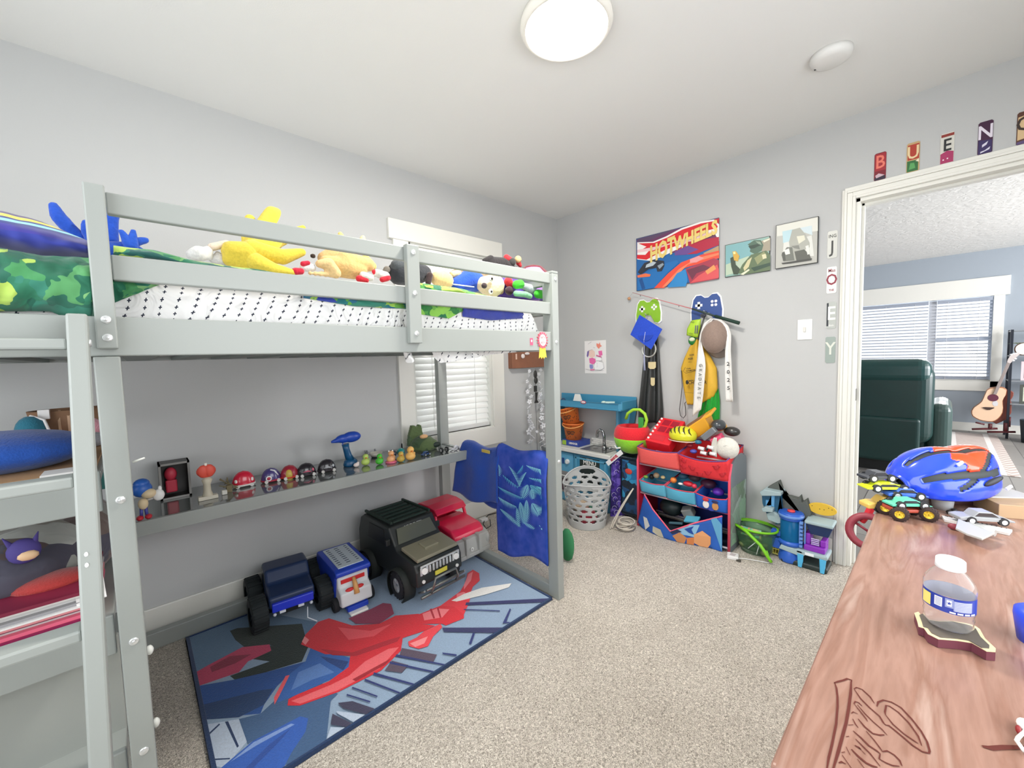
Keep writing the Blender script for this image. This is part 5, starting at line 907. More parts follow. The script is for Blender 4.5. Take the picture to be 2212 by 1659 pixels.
# yellow drawstring bag, sash, green shirt, lime tag
t = thing('drawstring_bag', (.05, 1.27, .86), 'mustard yellow drawstring bag with black print under the tan cap', 'bag')
c = crop(1440, 640, 5.925)
def cloth_poly(mb, top, l, r, x0, bul, fold, seed, nu=24, nv=28):
    """hanging cloth between a left and a right outline given as (px,py) lists from top to bottom"""
    def at(line, t):
        s = t * (len(line) - 1); i = min(int(s), len(line) - 2); k_ = s - i; return (line[i][0] + (line[i + 1][0] - line[i][0]) * k_, line[i][1] + (line[i + 1][1] - line[i][1]) * k_)
    def f(u, v):
        a, b_ = at(l, v), at(r, v); x = x0 + bul * math.sin(math.pi * u) * math.sin(math.pi * min(1, .15 + v * .85)) + .006 * math.sin(u * fold + seed)
        return PX(a[0] + (b_[0] - a[0]) * u, a[1] + (b_[1] - a[1]) * u, x)
    mb.sheet(f, nu, nv); return mb
YB = mt('#dcae34', .6, kind='grain')
q = MB(YB); cloth_poly(q, 0, c([(380, 545), (300, 640), (225, 800), (185, 920), (215, 1150), (240, 1290), (262, 1385)]), c([(412, 560), (470, 650), (560, 770), (640, 920), (655, 1180), (600, 1290), (400, 1388)]), .035, .05, 14, 2); bg_ = q.ob('bag_body', t, thick=.004)
q = MB('#2c2a24'); k = .115
def wtxt(q, s, px, py, h, ang=-.05, x=.108): q.text(s, PX(*c([(px, py)])[0], x), V((0, math.cos(ang), math.sin(ang))), Z, h, .0008, w=.9, bold=.0004)
wtxt(q, 'KIDS', 322, 752, .011, .1, .085); wtxt(q, 'REFI', 305, 800, .014, .1, .085); wtxt(q, '~~~~', 300, 842, .008, .1, .085); wtxt(q, 'Dunlo', 282, 925, .009, .12, .085); wtxt(q, 'AUTOMOTIVE', 308, 950, .008, .12, .088); wtxt(q, 'CHARTER', 392, 1105, .022, .05, .095); wtxt(q, 'member of', 320, 1075, .008, .05, .09)
q.tube([PX(*c([(a, b_)])[0], .09) for a, b_ in ((240, 910), (212, 960), (245, 985), (375, 950))], .0012, 5); q.sph(PX(*c([(262, 1100)])[0], .09), (.002, .01, .016), 10); q.tube([PX(*c([(a, b_)])[0], .085) for a, b_ in ((232, 1228), (345, 1240))], .0008, 4)
q.ob('print', t)
q = MB(mt('#3a3634', .6))
q.tube([PX(*c([(a, b_)])[0], .06) for a, b_ in ((480, 255), (430, 420), (400, 560))], .0022, 6); q.tube([PX(*c([(a, b_)])[0], .065) for a, b_ in ((492, 255), (445, 420), (412, 560))], .0022, 6)
q.tube([PX(*c([(a, b_)])[0], .05) for a, b_ in ((188, 950), (200, 1150), (180, 1330), (165, 1450), (178, 1530), (215, 1560), (245, 1520), (240, 1420), (232, 1370), (250, 1350))], .0024, 6); q.ob('drawstring', t)
q = MB(mt('#e3e1dc', .5, kind='grain')); X9 = .125
cloth_poly(q, 0, c([(560, 285), (470, 350), (425, 500), (400, 700), (385, 860), (350, 1150), (345, 1350), (330, 1540)]), c([(600, 290), (560, 340), (470, 420), (440, 560), (490, 790), (500, 900), (470, 1250), (440, 1450)]), X9, .012, 5, 1, 10, 30); t2 = thing('graduation_stole', (.12, 1.35, .8), 'white satin sash lettered GRADUATE 2025 draped over the tan cap', 'sash'); q.ob('left_tail', t2, thick=.003)
q = MB(mt('#e3e1dc', .5, kind='grain')); cloth_poly(q, 0, c([(560, 290), (660, 310), (740, 380), (755, 480), (765, 560), (750, 700), (745, 900), (750, 1150), (760, 1350)]), c([(600, 285), (700, 300), (790, 380), (825, 480), (825, 560), (820, 700), (830, 900), (840, 1150), (850, 1350)]), .10, .008, 5, 2, 10, 34); q.ob('right_tail', t2, thick=.003)
q = MB('#80827e')
for i, ch in enumerate('GRADUATE'):
    q.text(ch, PX(*c([(436 - 3.6 * i, 885 + 59 * i)])[0], X9 + .017), V((0, 1, 0)) if 0 else -Z, Y, .021, .0006, bold=.0008)
q.mat('#2b2b2b')
for i, ch in enumerate('2025'): q.text(ch, PX(*c([(787 + 2 * i, 868 + 103 * i)])[0], .1145), Y, Z, .024, .0006, bold=.0006)
q.ob('lettering', t2)
q = MB(mt('#c9d9b8', .5)); q.lathe([(0, 0)], (0, 0, 0)) if 0 else None
t = thing('green_shirt', (.03, 1.33, .75), 'bright green fabric hanging below the yellow bag', 'garment'); q = MB(mt('#12a02e', .85, kind='fuzz', s=.4)); cloth_poly(q, 0, c([(500, 1250), (450, 1380), (400, 1530), (395, 1640)]), c([(660, 1180), (680, 1330), (680, 1450), (675, 1640)]), .02, .02, 26, 0, 40, 20); q.ob('cloth', t, thick=.003)
t = thing('lime_tag', (.05, 1.24, 1.25), 'lime green lanyard card holder hanging under the blue hook', 'tag')
q = MB(mt('#b4d93a', .4)); cloth_poly(q, 0, c([(320, 310), (262, 420), (258, 500)]), c([(440, 290), (430, 400), (400, 530)]), .05, .01, 2, 0, 8, 8); q.ob('holder', t, thick=.003); q = MB('#6b6c70'); [xpoly(q, c([(a, 372), (a + 14, 372), (a + 4, 475), (a - 10, 475)]), .068) for a in (365, 390)]; q.ob('stripe', t)
q = MB('#4d5a2a'); q.text('KIDS', PX(*c([(340, 335)])[0], .063), V((0, .95, -.3)), Z, .012, .0006); q.text('LOC', PX(*c([(310, 480)])[0], .063), V((0, .95, -.3)), Z, .012, .0006); q.ob('lettering', t)
q = MB(mt('#1c7a34', .6)); q.sph(PX(*c([(330, 570)])[0], .045), (.012, .028, .03)); o = q.ob('pompom', t); q = MB('#dfe6c4'); q.sph(PX(*c([(325, 552)])[0], .055), (.008, .02, .014)); q.ob('pompom_top', t)
# ================================================================ left-corner wall items by the window
t = thing('wall_shelf', (.40, .06, 1.13), 'brown wooden wall ledge in the corner with garlands hanging under it', 'wall shelf')
MB(mt('#8a5a42', .5, kind='mottle')).box(.14, .0, 1.128, .636, .05, 1.26).ob('board', t, bev=.003)
MB('#d9b9a6').box(.585, .0505, 1.20, .60, .053, 1.245).ob('sticker', t)
q = MB('#e6dcd8'); q.sph((.52, .055, 1.225), (.022, .008, .02), 10); q.sph((.47, .055, 1.245), (.03, .008, .012), 10); q.ob('paper_flower', t)
def garland(x, y, z0, z1, label, seed, dn):
    t = thing('flower_garland', (x, y, z1), label, 'garland', 'white flower garlands'); rnd = random.Random(seed)
    MB('#cfd0d2').tube([(x, y, z0), (x, y, z1)], .0012, 4).ob('string', t)
    q = MB(mt('#e6e7ea', .7)); n = int((z0 - z1) / dn)
    for i in range(n):
        z = z0 - (i + .5) * dn; cx, cy = x + rnd.uniform(-.018, .018), y + rnd.uniform(-.01, .012); s = .016 + .014 * (i / n) * rnd.uniform(.7, 1.2); e = Euler((rnd.uniform(0, 3), rnd.uniform(0, 3), 0)).to_matrix()
        for j in range(5): a = j * 1.2566; c0 = V((cx, cy, z)) + e @ V((math.cos(a) * s * .6, math.sin(a) * s * .6, 0)); q.sph(c0, (s * .5, s * .38, s * .12), 8, M=e @ Matrix.Rotation(a, 3, 'Z'))
    q.ob('petal', t); return t
garland(.475, .07, 1.12, .46, 'left white flower garland hanging from the brown ledge, beside the window', 3, .042); garland(.33, .07, 1.12, .40, 'right, fuller white flower garland hanging from the brown ledge by the bed post', 5, .034)
t = thing('hanging_ornament', (.40, .08, .62), 'black hanging ornament on a dark cord between the white garlands', 'ornament')
q = MB(mt('#2c2b28', .5)); X0 = .405; q.sph((X0, .08, 1.07), (.02, .012, .035), 12); q.sph((X0 - .005, .08, 1.02), (.02, .012, .03), 12); q.box(X0 - .012, .074, .925, X0 + .018, .086, .975); q.prism([(-.025, 0), (.022, 0), (.008, .03), (.01, .09), (-.018, .09), (-.006, .03)], (X0 - .004, .075, .83), X, Z, (0, .01, 0)); q.ob('charm', t, bev=.002)
q = MB('#3a3a38'); q.tube([(X0, .08, 1.12), (X0 + .003, .08, .85), (X0 - .004, .08, .30)], .0016, 5); q.ob('cord', t); MB('#e6e7ea').sph((X0 - .002, .08, .585), .014, 10).ob('bead', t)
q = MB(mt('#b9c832', .6)); q.sph((.225, .09, 1.02), (.03, .015, .035), 10); q.box(.222, .085, .45, .228, .09, 1.0); q.sph((.235, .09, .97), (.02, .012, .02), 10); tag(q.ob('lime_streamer', remesh=0), 'yellow-green streamer at the corner end of the brown ledge', 'streamer')
# ================================================================ PLAY KITCHEN in the corner
KB = mt('#5aa2c2', .4); KD = mt('#4590b2', .4); K0, K1 = .02, .29; ky0, ky1 = .06, .72
t = kit = thing('play_kitchen', (.16, .4, 0), 'blue plastic play kitchen with sink, standing in the room corner', 'play kitchen')
MB(KB).box(.02, ky0, 0, .265, ky1 - .02, .43).ob('cabinet', t, bev=.008)
MB(mt('#dcdcd6', .4)).box(.015, ky0 - .01, .43, .30, ky1 + .01, .462).ob('worktop', t, bev=.006, seg=3)
q = MB(mt('#9a9c9c', .25, .7)); sy0, sy1 = .42, .66; q.box(.07, sy0, .462, .26, sy0 + .012, .466); q.box(.07, sy1 - .012, .462, .26, sy1, .466); q.box(.07, sy0, .462, .082, sy1, .466); q.box(.248, sy0, .462, .26, sy1, .466); q.box(.08, sy0 + .01, .4625, .25, sy1 - .01, .4635); q.ob('sink', t, bev=.001)
MB(mt('#6e7070', .3, .6)).lathe([(0, .4638), (.02, .4642), (.022, .4636)], (.16, .50, 0), 20).ob('drain', t)
q = MB(mt('#a4a6a6', .2, .9)); f0 = V((.16, .585, .462)); q.cyl(f0, f0 + Z * .035, .02, .017); q.tube([f0 + Z * .02, f0 + V((0, -.002, .11)), f0 + V((.0, -.012, .145)), f0 + V((0, -.038, .158)), f0 + V((0, -.062, .145)), f0 + V((0, -.068, .11)), f0 + V((0, -.068, .095))], [.012, .0115, .011, .011, .011, .0115, .012], 14)
q.cyl(f0 + V((0, .02, .02)), f0 + V((0, .06, .02)), .006); q.cyl(f0 + V((0, .06, .012)), f0 + V((0, .06, .035)), .008); q.ob('faucet', t)
q = MB(mt('#c3c4c1', .5)); q.box(.02, ky0, .462, .03, ky1 - .03, .80); q.ob('back_panel', t)
q = MB('#f0efe9')
for r in range(3):
    for i in range(9): y = .37 + i * .037 + (r % 2) * .018; q.box(.03, y, .468 + r * .016, .033, min(y + .033, ky1 - .04), .481 + r * .016)
q.ob('tile_strip', t)
for y in (ky0, ky1 - .035): MB(KB).box(.02, y, .462, .15, y + .022, .80).ob('upright', t, bev=.005)
q = MB(KD); q.box(.02, ky1 - .013, .62, .12, ky1 + .05, .634); q.prism([(0, 0), (.07, .0), (.09, .12), (0, .12)], (.03, ky1 - .013, .68), Y, Z, (.09, 0, 0)); q.ob('side_shelf', t, bev=.004)
q = MB(KD); q.box(.015, ky0 - .02, .795, .25, ky1 + .07, .808)
q.box(.238, ky0 - .02, .80, .25, ky1 + .05, .85); q.box(.015, ky0 - .02, .80, .027, ky1 + .07, .885); q.box(.015, ky1 + .058, .80, .225, ky1 + .07, .865); q.prism([(0, 0), (.012, 0), (.035, -.03), (.023, -.03)], (.238, ky1 + .05, .80), X, Y, (0, 0, .05)) if 0 else None
q.hexa([(.238, ky1 + .045, .80), (.25, ky1 + .05, .80), (.225, ky1 + .072, .80), (.215, ky1 + .06, .80), (.238, ky1 + .045, .85), (.25, ky1 + .05, .85), (.225, ky1 + .072, .85), (.215, ky1 + .06, .85)]); q.ob('top_tray', t, bev=.004, seg=3)
p = PX(1260, 869, .2515); b_ = MB(mt('#b04058', .4)); b_.sph(p, (.003, .028, .014), 20); o = b_.ob('brand_badge', t); MB('#f4eeee').sph(p + V((.002, 0, 0)), (.003, .022, .008), 16).ob('badge_inset', o); q = MB('#a03048'); q.text('little tikes', p + V((.0055, 0, 0)), Y, Z, .006, .0002); q.ob('lettering', o)
dr = MB(mt('#4493b8', .4)).box(.265, .37, .02, .277, ky1 - .03, .415).ob('door', t, bev=.004)
q = MB(KB); q.box(.277, .385, .03, .281, .40, .40); q.box(.277, ky1 - .06, .03, .281, ky1 - .045, .40); q.box(.277, .385, .385, .281, ky1 - .045, .40); q.ob('door_frame', dr, bev=.002)
bd = MB(mt('#23302e', .6)).box(.277, .43, .14, .2805, .62, .408).ob('chalkboard', dr, bev=.002)
q = MB('#f0f0ea'); q.text("TODAY'S", (.281, .527, .398), Y, Z, .010, .0005); q.text('MENU', (.281, .527, .368), Y, Z, .032, .0005, bold=.0012); q.box(.2806, .46, .342, .2812, .6, .345); q.ob('lettering', bd)
ov = MB(mt('#5fa8cc', .4)).box(.265, ky0, .02, .277, .355, .415).ob('door', t, bev=.004)
q = MB(mt('#9b9c9c', .3, .4)); q.box(.277, .15, .08, .285, .325, .26); q.ob('oven_window', ov, bev=.003); MB('#3c2430').box(.285, .17, .10, .287, .30, .20).ob('oven_glass', ov); q = MB('#dededa'); q.tube([(.295, .17, .225), (.295, .305, .225)], .005); q.ob('handle', ov)
q = MB(mt('#dfe2e2', .3)); q.cyl((.277, .305, .345), (.295, .305, .345), .022, .018); q.box(.295, .302, .33, .303, .308, .362); q.ob('knob', ov, bev=.002); MB('#26508e').box(.277, .245, .32, .281, .27, .37).ob('clock_panel', ov, bev=.003)
# things on it
def bucket(c_, tilt, label, r0=.066, r1=.088, h=.14):
    c_ = V(c_); R = Euler((math.radians(tilt), math.radians(tilt * .3), 0)).to_matrix(); t = thing('orange_bucket', c_, label, 'bucket', 'orange buckets with black markings')
    MB(mt('#ef7f3a', .45)).lathe([(0, 0), (r0, 0), (r1, h), (r1 + .005, h), (r1 + .005, h - .008), (r1 - .002, h - .01), (r0 - .004, .006), (0, .006)], c_, 32, M=R).ob('pail', t)
    q = MB('#2c2622')
    for k_, a0 in enumerate((.15, .55)):
        pts = []
        for i in range(15): a = i / 14 * 6.28 * .93; rr = .016 * (1 - .3 * (i / 14)); aa = a0 + rr * math.cos(a) / .07; z = .062 + rr * math.sin(a); r_b = r0 + (r1 - r0) * z / h + .0015; pts.append(c_ + R @ V((r_b * math.cos(aa), r_b * math.sin(aa), z)))
        q.tube(pts, .0028, 6)
        aa = a0 + .03; q.sph(c_ + R @ V(((r0 + .01) * math.cos(aa), (r0 + .01) * math.sin(aa), .062)), .0045, 8)
    rnd = random.Random(tilt + 3)
    for i in range(26):
        aa = rnd.uniform(-.7, 1.7); z = rnd.uniform(.01, .12); r_b = r0 + (r1 - r0) * z / h + .001
        if -.1 < aa < .85 and .04 < z < .085: continue
        d = rnd.uniform(-.12, .12); q.tube([c_ + R @ V((r_b * math.cos(aa), r_b * math.sin(aa), z)), c_ + R @ V((r_b * math.cos(aa + d), r_b * math.sin(aa + d), z + .012))], .0018, 4)
    q.ob('black_print', t)
    q = MB(mt('#f0a860', .5)); q.tube([c_ + R @ V(((r1 + .004) * math.cos(a) * (1 if 1 else 1), (r1 + .004) * math.sin(a), h - .004 - .05 * math.sin((a - 1.2)) * .0)) + R @ V((0, 0, -.03 * max(0, math.cos(a - .3)))) for a in [math.radians(g) for g in range(-60, 120, 12)]], .0045, 8); q.ob('handle', t); return t
bx = thing('board_game_box', (.13, .27, .463), 'blue board game box lying under the orange buckets', 'box'); MB(mt('#31489a', .4)).box(.06, .20, .463, .22, .375, .51).ob('lid', bx, bev=.002)
q = MB('#f4f2f2'); q.text('LEBENDIGER', (.2212, .32, .487), Y, Z, .016, .0004, bold=.0006, w=.7); q.ob('lettering', bx); q = MB('#9cc040'); q.box(.22, .205, .467, .2212, .245, .505); q.ob('picture_end', bx)
bucket((.15, .27, .5105), 0, 'lower orange bucket with black spiral eyes, on the play kitchen worktop'); bucket((.15, .255, .640), 14, 'upper tilted orange bucket stacked in the other bucket')
q = MB(mt('#e6e4de', .6)); w3 = PX(1250, 860, .1); q.hexa([(.09, w3.y - .05, .81), (.13, w3.y - .045, .81), (.13, w3.y + .04, .81), (.09, w3.y + .04, .81), (.09, w3.y - .045, .888), (.10, w3.y - .04, .89), (.10, w3.y + .01, .89), (.09, w3.y + .01, .888)]); tag(q.ob('white_carton'), 'folded white carton standing in the play kitchen top tray', 'carton')
q = MB('#26496a'); q.sph((.12, .14, .83), (.02, .022, .022)); tag(q.ob('toy_ball'), 'dark blue ball at the left of the play kitchen top tray', 'ball')
q = MB(mt('#cfe3d8', .6))
for i, (y, a) in enumerate(((.56, .3), (.60, -.4), (.63, .8))): q.box(-.035, -.006, 0, .035, .006, .012, Matrix.Translation((.14, y, .815 + .012 * i)) @ Matrix.Rotation(a + 1.3, 4, 'Z'))
q.sph((.14, .57, .84), (.018, .02, .012)); tag(q.ob('craft_sticks'), 'pale green and white crumpled pieces at the right of the top tray', 'toy')
t = thing('toy_spatula', (.045, .655, .55), 'toy spatula with a red handle on the play kitchen back panel', 'spatula'); MB(mt('#c42634', .4)).box(.034, .645, .69, .044, .665, .76).ob('handle', t, bev=.004); q = MB(mt('#d9d0c4', .5)); q.box(.036, .651, .61, .042, .659, .69); q.ob('shaft', t); q = MB('#a9a9a4'); q.box(.036, .64, .54, .040, .67, .61); q.ob('blade', t, bev=.003)
q = MB('#b9bab6'); q.sph((.042, .615, .61), (.004, .014, .03), 12); q.box(.038, .611, .64, .043, .619, .70); tag(q.ob('toy_spoon'), 'pale toy spoon left of the toy spatula', 'spoon')
# ================================================================ laundry basket with real holes
t = thing('laundry_basket', (.52, .675, 0), 'pale grey plastic laundry basket with oval holes on the carpet', 'laundry basket')
q = MB(mt('#c4c7c6', .45)); NA, NZ = 144, 56; bc = V((.52, .675, 0)); hcut = []
def rad(z): return .128 + .047 * min(1, z / .34)
def topz(a): return .30 + .075 * max(0, math.cos(a - math.radians(215))) ** 1.5 + .03 * max(0, math.cos(a - math.radians(35))) ** 2
VV = {}
def gv(i, j):
    i %= NA
    if (i, j) not in VV: a = 2 * math.pi * i / NA; z = topz(a) * j / NZ; r = rad(z); VV[(i, j)] = q.bm.verts.new(bc + V((r * math.cos(a), r * math.sin(a), z)))
    return VV[(i, j)]
for i in range(NA):
    for j in range(NZ):
        a = 2 * math.pi * (i + .5) / NA; z = topz(a) * (j + .5) / NZ; skip = 0
        for row in range(7):
            zc = .065 + row * .038
            for k_ in range(13):
                ac = 2 * math.pi * (k_ + .5 * (row % 2)) / 13; da = (a - ac + math.pi) % (2 * math.pi) - math.pi
                if (da * rad(z) / .024) ** 2 + ((z - zc) / .0105) ** 2 < 1: skip = 1
        for ah in (215, 35):
            da = (a - math.radians(ah) + math.pi) % (2 * math.pi) - math.pi
            if (da * rad(z) / .062) ** 2 + ((z - topz(math.radians(ah)) + .038) / .021) ** 2 < 1: skip = 1
        if not skip: f = q.bm.faces.new([gv(i, j), gv(i + 1, j), gv(i + 1, j + 1), gv(i, j + 1)]); f.smooth = True
q.ob('tub', t, thick=.0035, merge=False)
MB(mt('#b9bcbb', .45)).lathe([(0, .004), (.128, .004), (.128, 0), (0, 0)], bc, 40).ob('base', t)
q = MB(mt('#c4c7c6', .45)); q.tube([bc + V((rad(topz(a)) * math.cos(a), rad(topz(a)) * math.sin(a), topz(a))) for a in [2 * math.pi * i / 96 for i in range(96)]], .005, 8, True); q.ob('rim', t)
for nm, c_, pp, r, lab in (('laundry', '#b8384a', (.57, .72, .075), (.07, .06, .06), 'red clothes at the bottom of the laundry basket'), ('laundry', '#2c6a54', (.47, .66, .07), (.06, .07, .055), 'green clothes inside the laundry basket'), ('laundry', '#b9a58c', (.54, .63, .13), (.07, .06, .04), 'beige clothes in the middle of the laundry basket')):
    tag(MB(mt(c_, .9, kind='fuzz')).sph(pp, r, 20).ob(nm, jig=.008, js=22), lab, 'clothes')
# purple board, marvel tag, suitcase, head-shaped basket
t = thing('purple_board', (.30, .76, 0), 'purple patterned board leaning beside the laundry basket, with a MARVEL tag', 'board')
q = MB(printmat('purple_doodle_print', ['#35217c', '#4a2f9a', '#2c1c6c', '#6a54b8', '#3a2788'], 26)); A_, B_ = (.285, .735), (.165, .83); q.hexa([(.30, .73, 0), (.17, .81, 0), (.165, .80, 0), (.295, .72, 0), (.285, .735, .44), (.165, .82, .44), (.16, .81, .44), (.28, .725, .44)]); bd = q.ob('board', t)
q = MB('#d9d4ee'); rnd = random.Random(4)
for i in range(12):
    u, z = rnd.uniform(.08, .9), .03 + i * .034; c0 = V((.30, .73, z)).lerp(V((.17, .81, z)), u) + V((-.012 * z / .44, .004 * z, 0)) + V((.003, .004, 0)); uu = V((-.13, .08, 0)).normalized()
    q.tube([c0 + uu * (.018 * math.cos(k_)) + Z * (.018 * math.sin(k_)) for k_ in [x * .6 for x in range(8)]], .0014, 5)
q.ob('doodles', bd)
mg = MB('#eef0f0'); m0, m1 = PX(1313, 1001, .31), PX(1342, 977, .31); du = (m1 - m0); L9 = du.length; du.normalize(); dv = du.cross(X) * -1; dv = dv if dv.z > 0 else -dv; ct = (m0 + m1) / 2
mg.hexa([ct - du * L9 * .55 - dv * .017, ct + du * L9 * .55 - dv * .017, ct + du * L9 * .55 + dv * .017, ct - du * L9 * .55 + dv * .017] + [ct - du * L9 * .55 - dv * .017 + X * .003, ct + du * L9 * .55 - dv * .017 + X * .003, ct + du * L9 * .55 + dv * .017 + X * .003, ct - du * L9 * .55 + dv * .017 + X * .003]); o = mg.ob('tag', t)
q = MB('#c22a3c'); q.text('MARVEL', ct + X * .0035, du, dv, .019, .0004, bold=.0016, w=.78); q.ob('lettering', o)
t = thing('suitcase', (.19, .85, 0), 'black and blue picture-printed upright case behind the toy organiser', 'suitcase')
M = printmat('deep_sea_print', ['#10304e', '#1c6ea4', '#0e2438', '#2c95c4', '#184a78', '#0f1d2c'], 13, seed=6); MB(mt('#172430', .25)).box(.04, .775, .02, .25, .945, .47).ob('shell', t, bev=.02, seg=4); MB(M).box(.25, .80, .05, .253, .938, .44).ob('picture_panel', t, bev=.001)
q = MB('#d84a3e'); q.sph((.2545, .855, .36), (.003, .03, .022), 12); q.ob('red_patch', t); q = MB('#222')if 0 else MB('#222222'); [q.cyl((.06 + .15 * i, .80, .012), (.06 + .15 * i, .82, .012), .012) for i in (0, 1)]; q.ob('caster', t)
c0 = PX(1366, 945, .20); t = thing('plush_basket', c0 - V((0, 0, .10)), 'round red and lime green plush basket with a lime hoop handle', 'basket')
q = MB(mt('#8ed42c', .9, kind='fuzz', s=.5)); q.sph(c0, (.125, .135, .12), 28, z0=-.98, z1=.02); q.ob('lower_half', t); q = MB(mt('#e3222f', .9, kind='fuzz', s=.5)); q.lathe([(.124, 0), (.128, .02), (.12, .06), (.105, .085), (.095, .088), (.09, .07), (.09, .0)], c0, 32, sy=1.06); q.ob('upper_half', t)
q = MB(mt('#f2f2ee', .6)); q.tube([c0 + V((.105, -.085, -.055)), c0 + V((.115, -.06, -.07)), c0 + V((.118, -.03, -.06))], .006, 6); q.ob('white_piping', t)
hp = [PX(a, b_, .20) for a, b_ in ((1352, 905), (1356, 893), (1368, 885), (1382, 885), (1393, 894), (1397, 908), (1394, 920), (1387, 928))]; q = MB(mt('#a6d93a', .8)); q.tube(hp, .011, 10); q.ob('handle', t)
q = MB(mt('#3f9a44', .6)); p = PX(1385, 912, .19); q.box(p.x - .01, p.y - .02, p.z - .05, p.x + .01, p.y + .02, p.z + .035); tag(q.ob('green_toy', bev=.006), 'green toy sticking out of the red and lime basket', 'toy')
# ================================================================ TOY ORGANISER
oy0, oy1 = .95, 1.55; RDK = mt('#c81e3c', .45)
t = org = thing('toy_organiser', (.17, 1.25, 0), 'red-sided toy organiser rack with fabric bins against the door wall', 'toy organiser')
sp = [(.30, 0), (.30, .47), (.27, .54), (.2, .58), (.10, .58), (.03, .55), (.02, .5), (.02, 0)]
for y, m in ((oy0, RDK), (oy1, mt('#79838a', .5))):
    o = MB(m).prism(sp, (0, y, 0), X, Z, (0, .014, 0)).ob('side_panel', t, bev=.002)
    q = MB(mt('#e85068', .45)); q.tube([(.302, y + .007, 0), (.302, y + .007, .47), (.272, y + .007, .543)], .008, 8); q.ob('edge_trim', o)
s_ = [o for o in t.children if o.name.startswith('side_panel')][-1]
q = MB(printmat('faded_scene_print', ['#8fae9c', '#a9bdb4', '#6e8c70', '#7f8f86', '#96c2a2'], 10, seed=1)); q.prism([(.29, .04), (.29, .40), (.03, .40), (.03, .04)], (0, oy1 + .0142, 0), X, Z, (0, .001, 0)); q.ob('side_print', s_)
q = MB(mt('#e9e9ec', .5)); [q.cyl((x, oy0 + .014, z), (x, oy1, z), .006) for x, z in ((.285, .445), (.275, .235), (.06, .5), (.06, .28), (.28, .02), (.05, .04))]; q.ob('dowel', t)
MB(mt('#22307c', .8)).box(.022, oy0 + .014, .02, .026, oy1, .56).ob('back_cloth', t)
def bin_(name, y0, y1, f0, f1, b0, b1, col, label, trim, prnt=None, sag=.012):
    """open-topped fabric bin: front (x,z) lower f0 / upper f1, back lower b0 / upper b1"""
    t = thing(name, ((f0[0] + b0[0]) / 2, (y0 + y1) / 2, min(f0[1], b0[1])), label, 'fabric bin', 'fabric bins in the organiser'); m = mt(col, .85, kind='grain') if isinstance(col, str) else col
    q = MB(m); n = 12
    def fw(u, v): return V((f0[0] + (f1[0] - f0[0]) * v + .010 * math.sin(math.pi * u) * math.sin(math.pi * (.2 + .8 * v)), y0 + (y1 - y0) * u, f0[1] + (f1[1] - f0[1]) * v - sag * math.sin(math.pi * u) * v))
    q.sheet(fw, n, 8); q.sheet(lambda u, v: V((b0[0] + (b1[0] - b0[0]) * v, y0 + (y1 - y0) * u, b0[1] + (b1[1] - b0[1]) * v)), n, 4)
    for y in (y0, y1): q.sheet(lambda u, v: V((f0[0] + (b0[0] - f0[0]) * u + ((f1[0] - f0[0]) * (1 - u) + (b1[0] - b0[0]) * u) * v, y, f0[1] + (b0[1] - f0[1]) * u + ((f1[1] - f0[1]) * (1 - u) + (b1[1] - b0[1]) * u) * v)), 6, 4)
    q.sheet(lambda u, v: V((f0[0] + (b0[0] - f0[0]) * v, y0 + (y1 - y0) * u, f0[1] + (b0[1] - f0[1]) * v)), n, 4); q.ob('fabric', t, thick=.003)
    q = MB(mt(trim, .7)); q.tube([fw(i / 12, 1) + V((.001, 0, .002)) for i in range(13)] + [V((b1[0], y1, b1[1])), V((b1[0], y0, b1[1]))], .0035, 6, True); q.tube([fw(0, 0), fw(1, 0)], .0035, 6); q.ob('binding', t); return t, fw
ym_ = 1.262
bin_('fabric_bin', .972, ym_ - .004, (.305, .455), (.335, .575), (.06, .50), (.05, .62), '#f0605c', 'plain coral red fabric bin holding the red tray, upper left of the organiser', '#6a4a8c')
b2_, fw = bin_('fabric_bin', ym_ + .004, 1.553, (.305, .44), (.345, .572), (.06, .48), (.05, .62), '#e6343c', 'red fabric bin with darker paw shapes, upper right of the organiser', '#6a4a8c', sag=.02)
q = MB('#bb1f2c')
for u, v in ((.12, .75), (.3, .45), (.1, .4), (.62, .35), (.8, .7), (.45, .2), (.9, .35)):
    p = fw(u, v) + V((.004, 0, 0)); q.sph(p, (.001, .016, .014), 10); [q.sph(p + V((.0, .02 * math.cos(a), .02 * math.sin(a))), (.001, .007, .008), 8) for a in (.6, 1.3, 2.0, 2.7)]
q.ob('paw_print', b2_)
bin_('fabric_bin', .972, 1.155, (.285, .245), (.31, .335), (.06, .27), (.05, .37), '#63b6d2', 'pale blue fabric bin, left end of the middle row', '#e0485c', sag=.010)
bin_('fabric_bin', 1.163, 1.352, (.285, .240), (.31, .33), (.06, .27), (.05, .37), '#5cb2d0', 'pale blue fabric bin in the centre of the middle row', '#e0485c', sag=.008)
b3_, fw = bin_('fabric_bin', 1.36, 1.545, (.285, .235), (.31, .33), (.06, .27), (.05, .37), '#2566c8', 'royal blue fabric bin with coloured blobs, right end of the middle row', '#e0485c', sag=.014)
q = MB('#e9e2dc'); q.sph(fw(.35, .45) + X * .005, (.001, .02, .024), 12); q.mat('#c8343c'); q.sph(fw(.35, .85) + X * .005, (.0015, .02, .012), 12); q.mat('#c98e54'); q.sph(fw(.65, .45) + X * .005, (.001, .02, .024), 12); q.mat('#2c2f5c'); q.sph(fw(.65, .82) + X * .005, (.0015, .02, .010), 12); q.mat('#3c4aa8'); q.sph(fw(.5, .12) + X * .005, (.001, .02, .010), 12); q.ob('printed_shapes', b3_)
